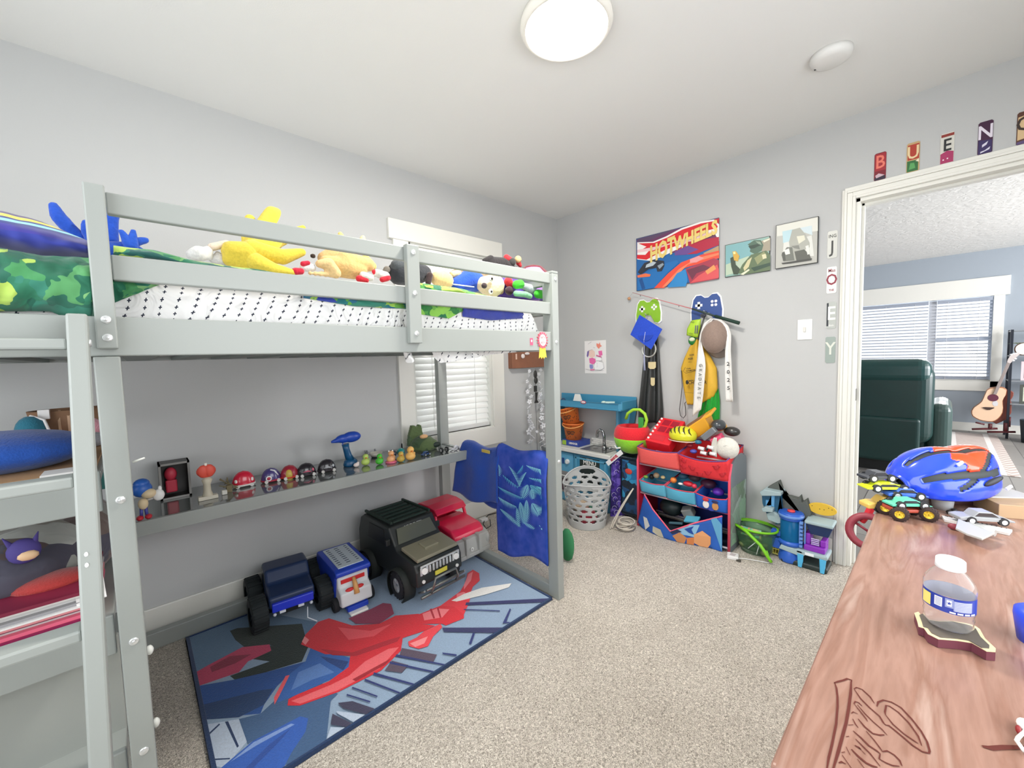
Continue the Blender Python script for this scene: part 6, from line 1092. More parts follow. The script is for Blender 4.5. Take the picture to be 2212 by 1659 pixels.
# big crumpled bottom bin
t = thing('storage_bin', (.2, 1.27, 0), 'large sagging blue storage bin in the bottom of the toy organiser', 'fabric bin')
M = mt('#2a62bc', .8, kind='mottle', s=1.2)
bt = [(1392, 1068), (1410, 1100), (1448, 1148), (1500, 1130), (1560, 1115)]; bb = [(1378, 1128), (1405, 1165), (1448, 1180), (1500, 1190), (1560, 1203)]
def bf(u, v):
    s = u * 4; i = min(int(s), 3); k_ = s - i; k2 = k_ * k_ * (3 - 2 * k_); tx, ty = bt[i][0] + (bt[i + 1][0] - bt[i][0]) * k_, bt[i][1] + (bt[i + 1][1] - bt[i][1]) * k_; bx_, by = bb[i][0] + (bb[i + 1][0] - bb[i][0]) * k_, bb[i][1] + (bb[i + 1][1] - bb[i][1]) * k_
    x = .31 + .075 * math.sin(math.pi * min(1, u * 1.15)) * (1 - .25 * v); p = PX(tx + (bx_ - tx) * v, ty + (by - ty) * v, x); p.z = max(p.z, .003); return p
q = MB(M).sheet(bf, 40, 12); bn = q.ob('front_panel', t, thick=.004)
q = MB(mt('#e8607a', .7)); q.tube([bf(i / 40, 0) for i in range(41)], .005, 6); q.ob('binding', t)
c = crop(1370, 990, 7.543)
def bon(pts, h, off):
    q.mat(mt(h, .8)); 
    vs = []
    for a, b_ in c(pts):
        u = max(0, min(1, (a - 1385) / 175)); lo_, best = 9, None
        for k_ in range(41):
            for j_ in range(11):
                p = bf(k_ / 40, j_ / 10); r2 = proj(p); dd = (r2[0] - a) ** 2 + (r2[1] - b_) ** 2
                if best is None or dd < best[0]: best = (dd, p)
        vs.append(best[1] + X * off)
    f = q.bm.faces.new([q.bm.verts.new(p) for p in vs]); f.material_index = q.cur; bmesh.ops.triangulate(q.bm, faces=[f])
q = MB('#ffffff')
for i, (h, p) in enumerate((('#8fbede', [(640, 1130), (900, 1100), (1060, 1060), (1020, 1180), (980, 1290), (860, 1240), (760, 1240)]), ('#63a6cc', [(1250, 1010), (1360, 970), (1470, 1100), (1450, 1580), (1400, 1560)]), ('#c98a5a', [(640, 1270), (760, 1210), (850, 1280), (820, 1380), (700, 1360)]), ('#e0a06c', [(1000, 1250), (1100, 1190), (1230, 1290), (1260, 1380), (1200, 1480), (1080, 1460), (990, 1370)]), ('#d2824c', [(850, 1310), (990, 1270), (990, 1400), (880, 1400)]), ('#2c2f52', [(590, 1200), (690, 1130), (770, 1180), (720, 1220), (610, 1240)]), ('#dfe0dc', [(160, 950), (210, 960), (250, 1100), (200, 1150), (170, 1080)]), ('#c9c4ae', [(320, 1120), (440, 1160), (480, 1280), (380, 1260), (310, 1190)]), ('#17479c', [(820, 1130), (980, 1100), (960, 1150), (970, 1240), (900, 1220), (860, 1180)]))): bon(p, h, .005 + .0004 * i)
q.ob('printed_shapes', t, merge=False)
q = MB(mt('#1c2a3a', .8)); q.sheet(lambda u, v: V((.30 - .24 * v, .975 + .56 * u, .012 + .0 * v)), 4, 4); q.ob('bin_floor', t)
def lump(name, px, py, x, r, col, label, cat='toy', fz_=None, sq=None, bev=0):
    p = PX(px, py, x); q = MB(mt(col, .45, kind=fz_) if isinstance(col, str) else col)
    if sq: q.box(-sq[0], -sq[1], -sq[2], sq[0], sq[1], sq[2], Matrix.Translation(p) @ Euler(sq[3:6] if len(sq) > 3 else (0, 0, 0)).to_matrix().to_4x4())
    else: q.sph(p, r, 16)
    return tag(q.ob(name, bev=bev), label, cat)
lump('toy_shovel', 1418, 1120, .27, 0, '#d8453c', 'red tool handle lying in the bottom storage bin', sq=(.012, .012, .06, .5, .5, .3), bev=.005); lump('toy_part', 1424, 1138, .28, (.022, .02, .016), '#cf3c34', 'red rounded toy at the dip of the bottom storage bin')
lump('toy_helmet', 1450, 1095, .18, (.06, .08, .06), '#1f2c2c', 'large dark shiny round toy inside the bottom storage bin'); lump('toy_tub', 1487, 1105, .22, 0, '#8a8a86', 'grey tub leaning in the bottom storage bin', sq=(.03, .035, .03, .4, .3, .2), bev=.006)
lump('toy_block', 1495, 1122, .27, 0, '#58b0cc', 'light blue slab toy in the bottom storage bin', sq=(.03, .045, .006, .2, .3, .1), bev=.003); lump('toy_block', 1460, 1130, .28, 0, '#4c6c78', 'slate blue strip toy in the bottom storage bin', sq=(.01, .045, .006, .2, .1, .1), bev=.003)
# contents of the middle row
for i, (px, py, x, r, c_, lab) in enumerate(((1395, 1030, .24, (.016, .018, .012), '#7cae4a', 'lime toy in the left middle bin'), (1408, 1030, .2, (.018, .018, .02), '#2b2b28', 'small black toy in the left middle bin'), (1418, 1027, .22, (.02, .022, .02), '#c9b08a', 'beige rounded toy in the left middle bin'), (1432, 1031, .24, (.014, .016, .012), '#e6d49a', 'cream toy in the left middle bin'),
 (1455, 1037, .25, (.02, .021, .021), '#f08a3c', 'orange ball in the centre middle bin'), (1476, 1028, .2, (.03, .03, .02), '#3a6a84', 'dull blue toy in the centre middle bin'), (1487, 1045, .25, (.022, .035, .018), '#d22c3c', 'red knobbly toy in the centre middle bin'), (1500, 1050, .26, (.016, .016, .016), '#e24058', 'crimson ball at the right of the centre middle bin'), (1470, 1045, .28, (.012, .016, .008), '#eceae6', 'white scrap in the centre middle bin'),
 (1480, 1022, .12, (.03, .03, .03), '#8c6f64', 'brown fuzzy toy at the back of the middle row'), (1500, 1032, .12, (.03, .04, .025), '#6c5058', 'dusty brown toy at the back of the middle row'), (1530, 1045, .15, (.04, .05, .03), '#5a3450', 'plum toy at the back of the right middle bin'), (1552, 1062, .22, (.035, .035, .025), '#6a35c0', 'glossy violet toy in the right middle bin'))): lump('toy_piece', px, py, x, r, c_, lab)
# red game tray in the upper left bin
t = thing('game_tray', (.2, 1.12, .55), 'big red plastic play tray with four windows and white pegs, in the upper left bin', 'toy')
o0, u9, v9 = PX(1390, 951, .35), None, None; A = PX(1393, 950, .33); B = PX(1445, 962, .33); Cc = PX(1428, 901, .11); Dd = PX(1480, 910, .11); nrm = (B - A).cross(Cc - A).normalized(); nrm = nrm if nrm.z > 0 else -nrm
u9, v9 = (B - A).normalized(), (Cc - A); Lu, Lv = (B - A).length, v9.length; v9.normalize(); q = MB(mt('#e2202e', .35, coat=.3)); dn = -nrm * .075; q.hexa([A + dn, B + dn, Dd + dn * .9, Cc + dn * .9, A, B, Dd, Cc]); o = q.ob('case', t, bev=.005)
q = MB(mt('#a51c30', .25)); g = lambda a, b_: A + (B - A) * a + (Cc - A) * b_ + nrm * .0012
for a0, b0 in ((.22, .42), (.58, .42), (.22, .70), (.58, .70)):
    q._add([g(a0, b0), g(a0 + .3, b0), g(a0 + .3, b0 + .22), g(a0, b0 + .22)], [(0, 1, 2, 3)])
q.ob('window', t); q = MB(mt('#cf2a36', .35)); q._add([g(.12, .08), g(.7, .08), g(.7, .30), g(.12, .30)], [(0, 1, 2, 3)]); q.ob('blank_panel', t)
q = MB('#f5eeee')
for i in range(7): q.sph(g(.08, .1 + i * .138), .0085, 10)
q.ob('peg', t)
# things piled in the upper right bin
hc = PX(1475, 940, .27); t = thing('bike_helmet', hc - Z * .05, 'small yellow bicycle helmet with dark slots on the upper right bin', 'helmet')
MB(mt('#dcd92c', .35, coat=.3)).sph(hc, (.070, .088, .060), 28, z0=-.45).ob('shell', t); q = MB('#3b3a1c')
for k_ in range(5):
    y = -.06 + .03 * k_; q.tube([hc + V((.073 * math.sqrt(max(.02, 1 - (yy / .088) ** 2)) * math.cos(a), yy, .063 * math.sqrt(max(.02, 1 - (yy / .088) ** 2)) * math.sin(a))) for a, yy in ((.35, y + .012), (.65, y), (1.0, y - .008), (1.35, y - .01))], [.0015, .005, .005, .0015], 6)
q.ob('vent', t); q = MB('#e9d6c4'); q.lathe([(.068, 0), (.071, .003), (.068, .006)], hc - Z * .034, 28, sy=1.3); q.ob('rim', t)
t = thing('toy_dump_truck', PX(1520, 930, .16), 'yellow-orange toy dump truck tipped up in the upper right bin', 'toy truck'); YO = mt('#f0ae34', .4)
F = Matrix.Translation(PX(1512, 925, .17)) @ Euler((math.radians(38), math.radians(10), math.radians(8))).to_matrix().to_4x4() @ Matrix.Scale(1.2, 4)
q = MB(YO, F); q.hexa([(-.045, -.065, -.03), (.045, -.065, -.03), (.045, .06, -.03), (-.045, .06, -.03), (-.065, -.085, .045), (.065, -.085, .045), (.065, .085, .045), (-.065, .085, .045)]); q.box(-.06, .08, .03, .06, .12, .045); q.ob('dump_body', t, bev=.006)
q = MB(mt('#8f5a24', .5), F); q.box(-.05, -.06, .040, .05, .06, .0465); q.ob('inner_tray', t); 
F2 = Matrix.Translation(PX(1545, 915, .14)); MB(YO, F2).box(-.05, -.05, -.04, .05, .06, .0).ob('cab', t, bev=.015)
q = MB(mt('#3d4246', .3, coat=.4)); c1 = PX(1552, 918, .2); q.sph(c1, (.05, .042, .036), 20); o = q.ob('toy_goggles'); tag(o, 'glossy dark grey rounded toy mask half on top of the pile', 'toy')
q = MB(mt('#33302f', .3, coat=.4)); q.sph(PX(1581, 932, .16), (.035, .048, .030), 20); o = q.ob('toy_goggles'); tag(o, 'glossy black oval toy at the wall side of the pile', 'toy')
q = MB(mt('#85888c', .35, .3)); q.box(-.018, -.05, -.02, .018, .05, .02, Matrix.Translation(PX(1532, 937, .26)) @ Euler((.75, 0, 0)).to_matrix().to_4x4()); o = q.ob('toy_blaster', bev=.006); tag(o, 'grey mechanical toy bar slanting between helmet and pink box', 'toy')
q = MB(mt('#e8587c', .5)); q.box(-.03, -.035, -.022, .03, .035, .022, Matrix.Translation(PX(1550, 949, .24)) @ Euler((.5, .2, .2)).to_matrix().to_4x4()); o = q.ob('toy_box', bev=.003); tag(o, 'pink toy box above the white cap', 'toy')
cpw = PX(1571, 968, .27); t = thing('white_hat', cpw - Z * .06, 'off-white cap hanging over the front of the upper right bin', 'cap'); q = MB(mt('#dcdad0', .8, kind='fuzz', s=.4)); q.sph(cpw, (.045, .066, .066), 24); q.ob('crown', t); q = MB(mt('#d2d0c6', .8)); q.sheet(lambda u, v: cpw + V((.028 - .01 * u, -.05 - .035 * u * math.cos((v - .5) * 2), (v - .5) * .12)), 6, 12); q.ob('brim', t, thick=.004); q = MB('#8c8c88'); q.tube([cpw + V((.046, -.005, .018)), cpw + V((.044, .012, .026))], .0008, 4); q.ob('stitching', t)
q = MB(mt('#eeeeec', .4)); 
for i, (px, py) in enumerate(((1515, 968), (1535, 966), (1520, 978), (1540, 980))): p = PX(px, py, .30); q.cyl(p - V((0, .018, 0)), p + V((0, .018, -.004)), .011, n=12)
q.mat('#2c2c2e'); [q.cyl(PX(px, py, .30) - V((0, .003, 0)), PX(px, py, .30) + V((0, .003, 0)), .0115, n=12) for px, py in ((1527, 970), (1531, 980))]; o = q.ob('toy_robot'); tag(o, 'white and black jointed toy lying in front of the white cap', 'toy')
for px, py, c_, lab in ((1508, 955, '#2a6f8c', 'teal toy under the yellow helmet in the upper right bin'), (1490, 962, '#8c1f2c', 'dark red toy below the yellow helmet'), (1498, 975, '#5a5ab8', 'violet-blue toy at the front left of the upper right bin')): lump('toy_piece', px, py, .27, (.02, .022, .014), c_, lab)
# coiled white cord and racket-like strap
t = thing('extension_cord', (.40, .93, 0), 'off-white extension cord coiled on the carpet beside the toy organiser', 'cord'); q = MB(mt('#cfc8ba', .5)); pts = []
for i in range(120): a = i / 120 * 6.28 * 6; rr = .055 + .012 * math.sin(i * .37); pts.append((.42 + rr * math.cos(a), .925 + rr * .9 * math.sin(a), .012 + .00045 * i + .006 * math.sin(a * 1.3)))
q.tube(pts, .0045, 6); q.ob('coil', t); q = MB(mt('#cfc8ba', .5)); q.tube([PX(1368, 1055, .36), PX(1350, 1085, .40), PX(1335, 1112, .44), PZ(1322, 1140, .006), PZ(1335, 1144, .006), PZ(1355, 1130, .012)], .005, 8); q.tube([PX(1364, 1060, .35), PX(1343, 1092, .39), PX(1325, 1125, .45), PZ(1318, 1143, .006)], .0045, 8); q.ob('loose_loop', t)
t = thing('black_cable', (1.05, .14, 0), 'thin black cable and white plug on the carpet behind the red toy truck', 'cable'); q = MB('#2c2c2c'); q.tube([PZ(a, b_, .008) for a, b_ in ((1072, 1108), (1055, 1112), (1048, 1120), (1044, 1132), (1050, 1142), (1060, 1136))] + [PZ(1058, 1122, .03)], .0035, 6); q.ob('cord', t); p = PZ(1044, 1126, .0); MB('#ececea').box(p.x - .03, p.y - .02, 0, p.x + .03, p.y + .02, .025).ob('plug', t, bev=.003)
p = PZ(1220, 1222, 0); q = MB(mt('#2c7a4c', .8, kind='mottle')); q.sph(p + V((-.05, -.02, .10)), (.035, .045, .10), 16); tag(q.ob('green_cloth_bag', jig=.006, js=18), 'green cloth sliver showing right of the bed end post', 'cloth')
# power adapter
p = PZ(1583, 1205, 0); t = thing('power_adapter', p, 'white power adapter block with its cable on the carpet by the organiser', 'adapter'); q = MB(mt('#ececea', .35)); q.box(-.03, -.03, 0, .03, .03, .02, Matrix.Translation(p) @ Matrix.Rotation(.3, 4, 'Z')); q.ob('body', t, bev=.004); MB('#c4bcbc').box(p.x - .015, p.y - .014, .0203, p.x + .015, p.y + .014, .021).ob('rating_label', t)
q = MB('#ececea'); q.tube([PZ(a, b_, .005) for a, b_ in ((1592, 1206), (1610, 1207), (1640, 1212), (1660, 1216), (1666, 1210), (1664, 1204))], .0025, 6); q.ob('cable', t); MB('#4a4640').box(p.x + .015, p.y + .028, 0, p.x + .03, p.y + .05, .01).ob('plug_pin', t)
# ================================================================ green transparent basket and playset
t = thing('toy_basket', (.17, 1.665, 0), 'oval toy basket with bright green rim and see-through green sides', 'basket'); gc = V((.165, 1.66, 0))
M = mt('#b4dcc0', .15, a=.06); q = MB(M); q.lathe([(.072, .002), (.085, .05), (.10, .12), (.105, .15), (.102, .15), (.096, .12), (.08, .05), (.068, .005), (0, .004)], gc, 36, sx=.85, sy=1.08); q.ob('tub', t)
q = MB(mt('#7cc81e', .4)); q.lathe([(.104, .148), (.112, .152), (.112, .165), (.102, .16)], gc, 40, sx=.85, sy=1.08); q.tube([gc + V((.05, -.09, .155)), gc + V((.10, -.02, .15)), gc + V((.12, .06, .10)), gc + V((.12, .10, .04)), gc + V((.115, .112, .02)), gc + V((.11, .10, .03)), gc + V((.11, .085, .07))], .009, 8); q.ob('rim', t)
rnd = random.Random(9); q = MB(mt('#6e7a4a', .7)); [q.sph(gc + V((rnd.uniform(-.05, .05), rnd.uniform(-.06, .06), .02 + .05 * rnd.random())), (.018, .022, .014), 8) for i in range(26)]; o = q.ob('toy_soldiers'); o['kind'] = 'stuff'; tag(o, 'heap of tiny olive green toys inside the green basket', 'toys')
tag(MB('#e6ecec').tube([gc + V((.10, -.01, .05)), gc + V((.10, .03, .10))], .002, 5).ob('white_stick'), 'slanting thin white stick against the side of the green basket', 'stick'); tag(MB('#e6ecec').tube([gc + V((.1, .035, .03)), gc + V((.1, .05, .1))], .002, 5).ob('white_stick'), 'steeper thin white stick on the right side of the green basket', 'stick')
q = MB(printmat('rainbow_card', ['#a8e0c8', '#f0b48c', '#7cc0b4', '#e8d49a'], 30)); q.box(gc.x + .03, gc.y - .07, .10, gc.x + .034, gc.y + .04, .15); tag(q.ob('picture_card'), 'pale rainbow card standing in the green basket', 'card')
p = PZ(1668, 1195, 0); p.x = .12; p.y = 1.775; t = thing('toy_cage', p, 'tiny yellow toy cage between green basket and playset', 'toy'); q = MB(mt('#d8cf6a', .5)); [q.box(p.x - .02 + .0, p.y - .028 + i * .014, .01, p.x + .024, p.y - .025 + i * .014, .075) for i in range(5)]; [q.box(p.x - .02, p.y - .03, z, p.x + .025, p.y + .032, z + .006) for z in (.01, .04, .072)]; q.sph(p + V((.0, 0, .08)), (.022, .03, .02), 12); q.ob('bars', t)
# playset
t = thing('toy_playset', (.13, 1.87, 0), 'blue, grey and purple multi-level toy headquarters beside the door casing', 'playset'); BL2 = mt('#2f62c4', .35); GY = mt('#a3b8bc', .5); NV = mt('#16305c', .4); RK = mt('#5c615c', .8, kind='grain'); LB = mt('#6a94d8', .4)
def yzp(q, pts, x0, x1): return q.prism(pts, (x0, 0, 0), Y, Z, (x1 - x0, 0, 0))
R9 = lambda a, b_: (lambda p: (p.y, p.z))(PX(a, b_, .10))
q = MB(RK); yzp(q, [R9(*p) for p in ((1657, 1053), (1682, 1039), (1688, 1056), (1690, 1072), (1705, 1073), (1722, 1078), (1728, 1071), (1732, 1086), (1742, 1079), (1746, 1092), (1752, 1110), (1745, 1130), (1690, 1110), (1688, 1062), (1665, 1062))], .05, .10); q.ob('rock_spires', t, bev=.004)
q = MB(mt('#1f5878', .4)); yzp(q, [R9(*p) for p in ((1648, 1060), (1690, 1066), (1692, 1100), (1680, 1128), (1695, 1128), (1690, 1122), (1662, 1115), (1650, 1085))], .06, .13); q.ob('cliff_room', t, bev=.003)
q = MB(GY); yzp(q, [R9(*p) for p in ((1646, 1059), (1655, 1053), (1692, 1060), (1692, 1067), (1650, 1067))], .05, .15); yzp(q, [R9(*p) for p in ((1652, 1092), (1660, 1088), (1677, 1093), (1676, 1100), (1655, 1099))], .06, .17); yzp(q, [R9(*p) for p in ((1660, 1105), (1675, 1100), (1695, 1112), (1700, 1124), (1685, 1126), (1664, 1118))], .05, .15)
yzp(q, [(1.79, .075), (1.90, .06), (1.915, .075), (1.90, .095), (1.80, .10)], .09, .20); q.ob('ledge', t, bev=.004)
q = MB(mt('#5fa0d0', .4)); yzp(q, [R9(*p) for p in ((1670, 1068), (1677, 1068), (1676, 1092), (1668, 1088), (1668, 1078), (1658, 1077), (1658, 1090), (1664, 1095), (1670, 1090))], .13, .136); q.ob('window_frame', t)
tc0 = V((.14, 1.835, 0)); q = MB(mt('#1d6ea4', .2, a=.7)); q.lathe([(.052, .12), (.052, .25), (.048, .252), (.048, .12)], tc0, 28); q.ob('clear_tube', t)
q = MB(BL2); q.lathe([(0, .10), (.06, .10), (.064, .115), (.055, .125), (0, .125)], tc0, 28); q.lathe([(0, .245), (.055, .245), (.06, .255), (.062, .28), (.058, .286), (0, .287)], tc0, 28); q.lathe([(0, 0), (.055, 0), (.058, .02), (.05, .05), (.045, .07), (0, .07)], tc0 + V((.01, .0, .005)), 28); q.box(.12, 1.75, .06, .17, 1.79, .12); q.box(.12, 1.74, .13, .16, 1.79, .16); q.ob('tower', t, bev=.002)
q = MB(LB); q.lathe([(.0605, .262), (.0635, .264), (.0635, .276), (.0605, .278)], tc0, 28); [q.box(.17, 1.885 + .0, .11 + i * .022, .19, 1.90, .122 + i * .022) for i in range(7)]; q.box(.165, 1.88, .10, .172, 1.886, .26); q.box(.165, 1.905, .10, .172, 1.911, .26); q.ob('ladder', t)
MB(mt('#e8484c', .4)).lathe([(0, .287), (.02, .287), (.018, .296), (0, .297)], tc0, 18).ob('red_button', t)
q = MB(mt('#e2b93a', .45)); yc, zc = 1.967, .318; q.prism([(.066 * math.cos(a), .034 * math.sin(a)) for a in [6.283 * i / 28 for i in range(28)]], (.07, yc, zc), Y, Z, (.012, 0, 0)); o = q.ob('oval_sign', t, bev=.002); q = MB('#2c2c24'); [q.sph((.083, yc + a, zc + b_), (.0012, .003, .002), 6) for a, b_ in ((-.045, .01), (-.01, 0), (.01, 0), (.03, .014), (.045, .008))]; q.ob('dots', o)
q = MB(NV); q.hexa([(.08, 1.93, .19), (.16, 1.93, .19), (.16, 2.01, .19), (.08, 2.01, .19), (.07, 1.91, .25), (.17, 1.91, .25), (.17, 2.03, .25), (.07, 2.03, .25)]); q.ob('upper_room', t, bev=.004); q = MB(GY); q.box(.06, 1.905, .25, .18, 2.032, .268); q.ob('upper_ledge', t, bev=.006)
q = MB(mt('#8a2fb4', .4)); q.box(.08, 1.905, .10, .18, 2.0, .13); q.box(.08, 1.905, .13, .16, 1.93, .19); q.box(.08, 1.975, .13, .16, 2.0, .165); o = q.ob('purple_garage', t, bev=.004); q = MB('#c9b8e8'); [q.box(.161, 1.935, .135 + .01 * i, .165, 1.972, .14 + .01 * i) for i in range(4)]; q.ob('shutter', o)
q = MB(GY); q.box(.07, 1.87, .075, .20, 2.015, .10); q.ob('deck', t, bev=.008); q = MB('#eef4f6'); q.box(.2, 1.915, .08, .2015, 1.955, .095); q.ob('sticker', t); q = MB('#4fb0dc')
for y in (1.885, 1.985): q.hexa([(.185, y, .005), (.21, y, .005), (.21, y + .018, .005), (.185, y + .018, .005), (.19, y - .006, .078), (.20, y - .006, .078), (.20, y + .024, .078), (.19, y + .024, .078)])
q.ob('support_leg', t, bev=.002); q = MB(mt('#24302e', .5)); q.box(.06, 1.80, 0, .2, 2.015, .03); q.ob('base', t, bev=.01, seg=3)
# ================================================================ DRESSER with the things on it
DT = .865
M, N, L, b, nt = nodemat('walnut_laminate', .28); tc = N('ShaderNodeTexCoord'); mp = N('ShaderNodeMapping'); mp.inputs['Scale'].default_value = (1.1, 9, 9); L(tc.outputs['Object'], mp.inputs[0])
nz = N('ShaderNodeTexNoise'); nz.inputs['Scale'].default_value = 3.2; nz.inputs['Detail'].default_value = 8; nz.inputs['Distortion'].default_value = .9; L(mp.outputs[0], nz.inputs['Vector'])
n2 = N('ShaderNodeTexNoise'); n2.inputs['Scale'].default_value = 16; n2.inputs['Detail'].default_value = 6; L(mp.outputs[0], n2.inputs['Vector'])
cr = N('ShaderNodeValToRGB'); L(nz.outputs['Fac'], cr.inputs[0]); e = cr.color_ramp.elements; e[0].position = .3; e[0].color = lin('#8c6757'); e[1].position = .7; e[1].color = lin('#af9285'); e.new(.5).color = lin('#9f7b6c'); e.new(.56).color = lin('#926c5c')
mx = N('ShaderNodeMix'); mx.data_type = 'RGBA'; mx.blend_type = 'MULTIPLY'; mx.inputs[0].default_value = .35; c2 = N('ShaderNodeValToRGB'); L(n2.outputs['Fac'], c2.inputs[0]); c2.color_ramp.elements[0].position = .35; c2.color_ramp.elements[0].color = (.55, .5, .46, 1); c2.color_ramp.elements[1].position = .62
L(cr.outputs[0], mx.inputs[6]); L(c2.outputs[0], mx.inputs[7]); L(mx.outputs[2], b.inputs['Base Color']); WOOD = M
t = thing('dresser', (1.95, 2.56, 0), 'walnut-topped dresser in the right foreground with a carved outline design', 'dresser'); DW = mt('#5c4032', .45, kind='mottle')
top = MB(WOOD).box(1.42, 2.32, .838, 2.477, 2.80, DT).ob('top', t, bev=.004, seg=3); MB(DW).box(1.44, 2.338, .05, 2.455, 2.79, .838).ob('carcass', t)
for i in range(3):
    for j in range(2):
        o = MB(mt('#6b4a3a', .4, kind='mottle')).box(1.46 + j * .50, 2.322, .08 + i * .25, 1.94 + j * .50, 2.338, .32 + i * .25).ob('drawer', t, bev=.003); MB(mt('#2c2826', .3, .6)).box(1.64 + j * .5, 2.308, .205 + i * .25, 1.76 + j * .5, 2.322, .215 + i * .25).ob('handle', o)
for x in (1.45, 2.42):
    for y in (2.35, 2.75): MB(DW).box(x, y, 0, x + .03, y + .03, .06).ob('foot', t)
c = crop(1640, 1180, 3.4633)
def stroke(q, pts, w_, z):
    ps = [PZ(a, b_, z) for a, b_ in pts]; L_ = []
    for i, p in enumerate(ps):
        d = (ps[min(i + 1, len(ps) - 1)] - ps[max(i - 1, 0)]).normalized(); n_ = V((-d.y, d.x, 0)) * w_ * (.5 if i in (0, len(ps) - 1) else 1); L_.append((p + n_, p - n_))
    for (a, b_), (c_, d_2) in zip(L_, L_[1:]): q._add([a, b_, d_2, c_], [(0, 1, 2, 3)])
q = MB(mt('#571a0c', .8))
for w_, p in ((.0016, [(560, 1022), (590, 1012), (630, 1002), (660, 990), (690, 1000), (690, 1014)]), (.0014, [(565, 1020), (578, 1060), (585, 1120), (586, 1200), (575, 1330), (545, 1480), (520, 1580), (505, 1670)]), (.0018, [(688, 1012), (684, 1100), (668, 1220), (650, 1320), (620, 1430), (590, 1540), (550, 1675)]),
 (.0011, [(708, 1067), (730, 1055), (770, 1070), (830, 1125), (862, 1175)]), (.0011, [(712, 1070), (760, 1140), (830, 1210), (900, 1270), (930, 1320), (945, 1335)]), (.0013, [(880, 1197), (890, 1165), (930, 1150), (990, 1165), (1060, 1205), (1140, 1290), (1210, 1380), (1255, 1460), (1275, 1530), (1270, 1548), (1220, 1535), (1150, 1490), (1080, 1430), (1020, 1380), (970, 1340), (940, 1335)]),
 (.0011, [(945, 1260), (940, 1240), (950, 1190), (975, 1195), (1040, 1240), (1120, 1320), (1190, 1420), (1215, 1490)]), (.0011, [(945, 1260), (1000, 1330), (1080, 1400), (1160, 1455), (1190, 1475)]), (.0011, [(708, 1178), (720, 1160), (745, 1170), (770, 1195)]), (.0009, [(712, 1180), (760, 1240), (800, 1290), (810, 1310)]),
 (.0009, [(735, 1185), (790, 1250), (850, 1310), (920, 1370), (957, 1412)]), (.0013, [(740, 1290), (790, 1350), (850, 1400), (900, 1412), (937, 1410)]), (.0009, [(688, 1250), (705, 1238), (740, 1255)]), (.0009, [(700, 1290), (720, 1330), (742, 1357)]), (.001, [(666, 1337), (705, 1335)]), (.0013, [(703, 1380), (760, 1430), (820, 1490), (880, 1530), (905, 1550)]),
 (.0009, [(800, 1380), (860, 1450), (905, 1510), (920, 1532)]), (.001, [(650, 1424), (672, 1420)]), (.0016, [(715, 1488), (745, 1505), (762, 1520)]), (.0009, [(745, 1505), (795, 1556)]), (.0016, [(690, 1517), (740, 1570), (800, 1620), (850, 1645), (885, 1652)]), (.001, [(720, 1440), (760, 1480), (830, 1550), (905, 1645)]),
 (.001, [(905, 1550), (898, 1590), (950, 1620), (1000, 1640), (1050, 1645)]), (.0012, [(920, 1535), (960, 1530), (1010, 1560), (1050, 1600), (1068, 1642)]), (.0009, [(650, 1500), (680, 1560)]), (.001, [(615, 1543), (642, 1538)]), (.001, [(620, 1560), (690, 1660)]), (.0013, [(595, 1620), (618, 1612), (648, 1628)]), (.0009, [(735, 1590), (790, 1665)])): stroke(q, c(p), w_ * .62, DT + .0005)
stroke(q, [(2122, 1612), (2140, 1616), (2170, 1614), (2260, 1614)], .0022, DT + .0006); q.ob('carved_outline', top, merge=False)
# coaster + bottle
q = MB(mt('#6a3340', .6)); cp = c([(1160, 500), (1190, 490), (1240, 545), (1330, 560), (1450, 560), (1560, 580), (1620, 598), (1650, 620), (1690, 690), (1770, 765), (1768, 790), (1700, 785), (1640, 750), (1590, 722), (1490, 706), (1340, 694), (1262, 655), (1232, 612), (1192, 600), (1182, 560)]); ZC = DT + .011
w3 = [PZ(a, b_, ZC) for a, b_ in cp]; t = thing('coaster', w3[0].lerp(w3[10], .5) - Z * .011, 'wooden map-shaped coaster with a cream rim underneath the water bottle', 'coaster'); q.prism([(p.x, p.y) for p in w3], (0, 0, DT + .0005), X, Y, (0, 0, .0100)); q.ob('base', t)
cen = sum(w3, V()) / len(w3); q = MB(mt('#e2d3a8', .5)); q.prism([(p.x, p.y) for p in w3], (0, 0, ZC - .0006), X, Y, (0, 0, .0008)); o = q.ob('rim', t); q = MB(mt('#5f574e', .5, kind='mottle')); q.prism([(cen.x + (p.x - cen.x) * .86, cen.y + (p.y - cen.y) * .86) for p in w3], (0, 0, ZC), X, Y, (0, 0, .0010)); q.ob('dark_inlay', t)
pb = PZ(2047, 1352, ZC); t = thing('water_bottle', (pb.x, pb.y, ZC + .0012), 'small clear plastic water bottle with white cap and blue label', 'water bottle'); PB = V((pb.x, pb.y, ZC + .0014)); PET = mt('#ffffff', .08, a=.04)
pr_ = [(0, .003), (.010, .002), (.020, 0), (.0235, .003), (.0262, .010), (.0255, .016), (.0268, .022), (.0256, .027), (.0270, .033), (.0275, .036), (.0275, .066), (.0282, .070), (.0278, .078), (.0255, .086), (.0205, .096), (.0150, .104), (.0118, .1085), (.0115, .116)]
BR, BZ = .81, .67
q = MB(PET); q.lathe([(r * BR, z * BZ) for r, z in pr_], PB, 48); q.ob('bottle', t, thick=.0006)
q = MB(mt('#f4f4f4', .4)); q.lathe([(r * BR, z * BZ) for r, z in [(0, .1240), (.0145, .1240), (.0158, .1225), (.0162, .108), (.0150, .1065), (.0118, .1065)]], PB, 40); q.ob('cap', t)
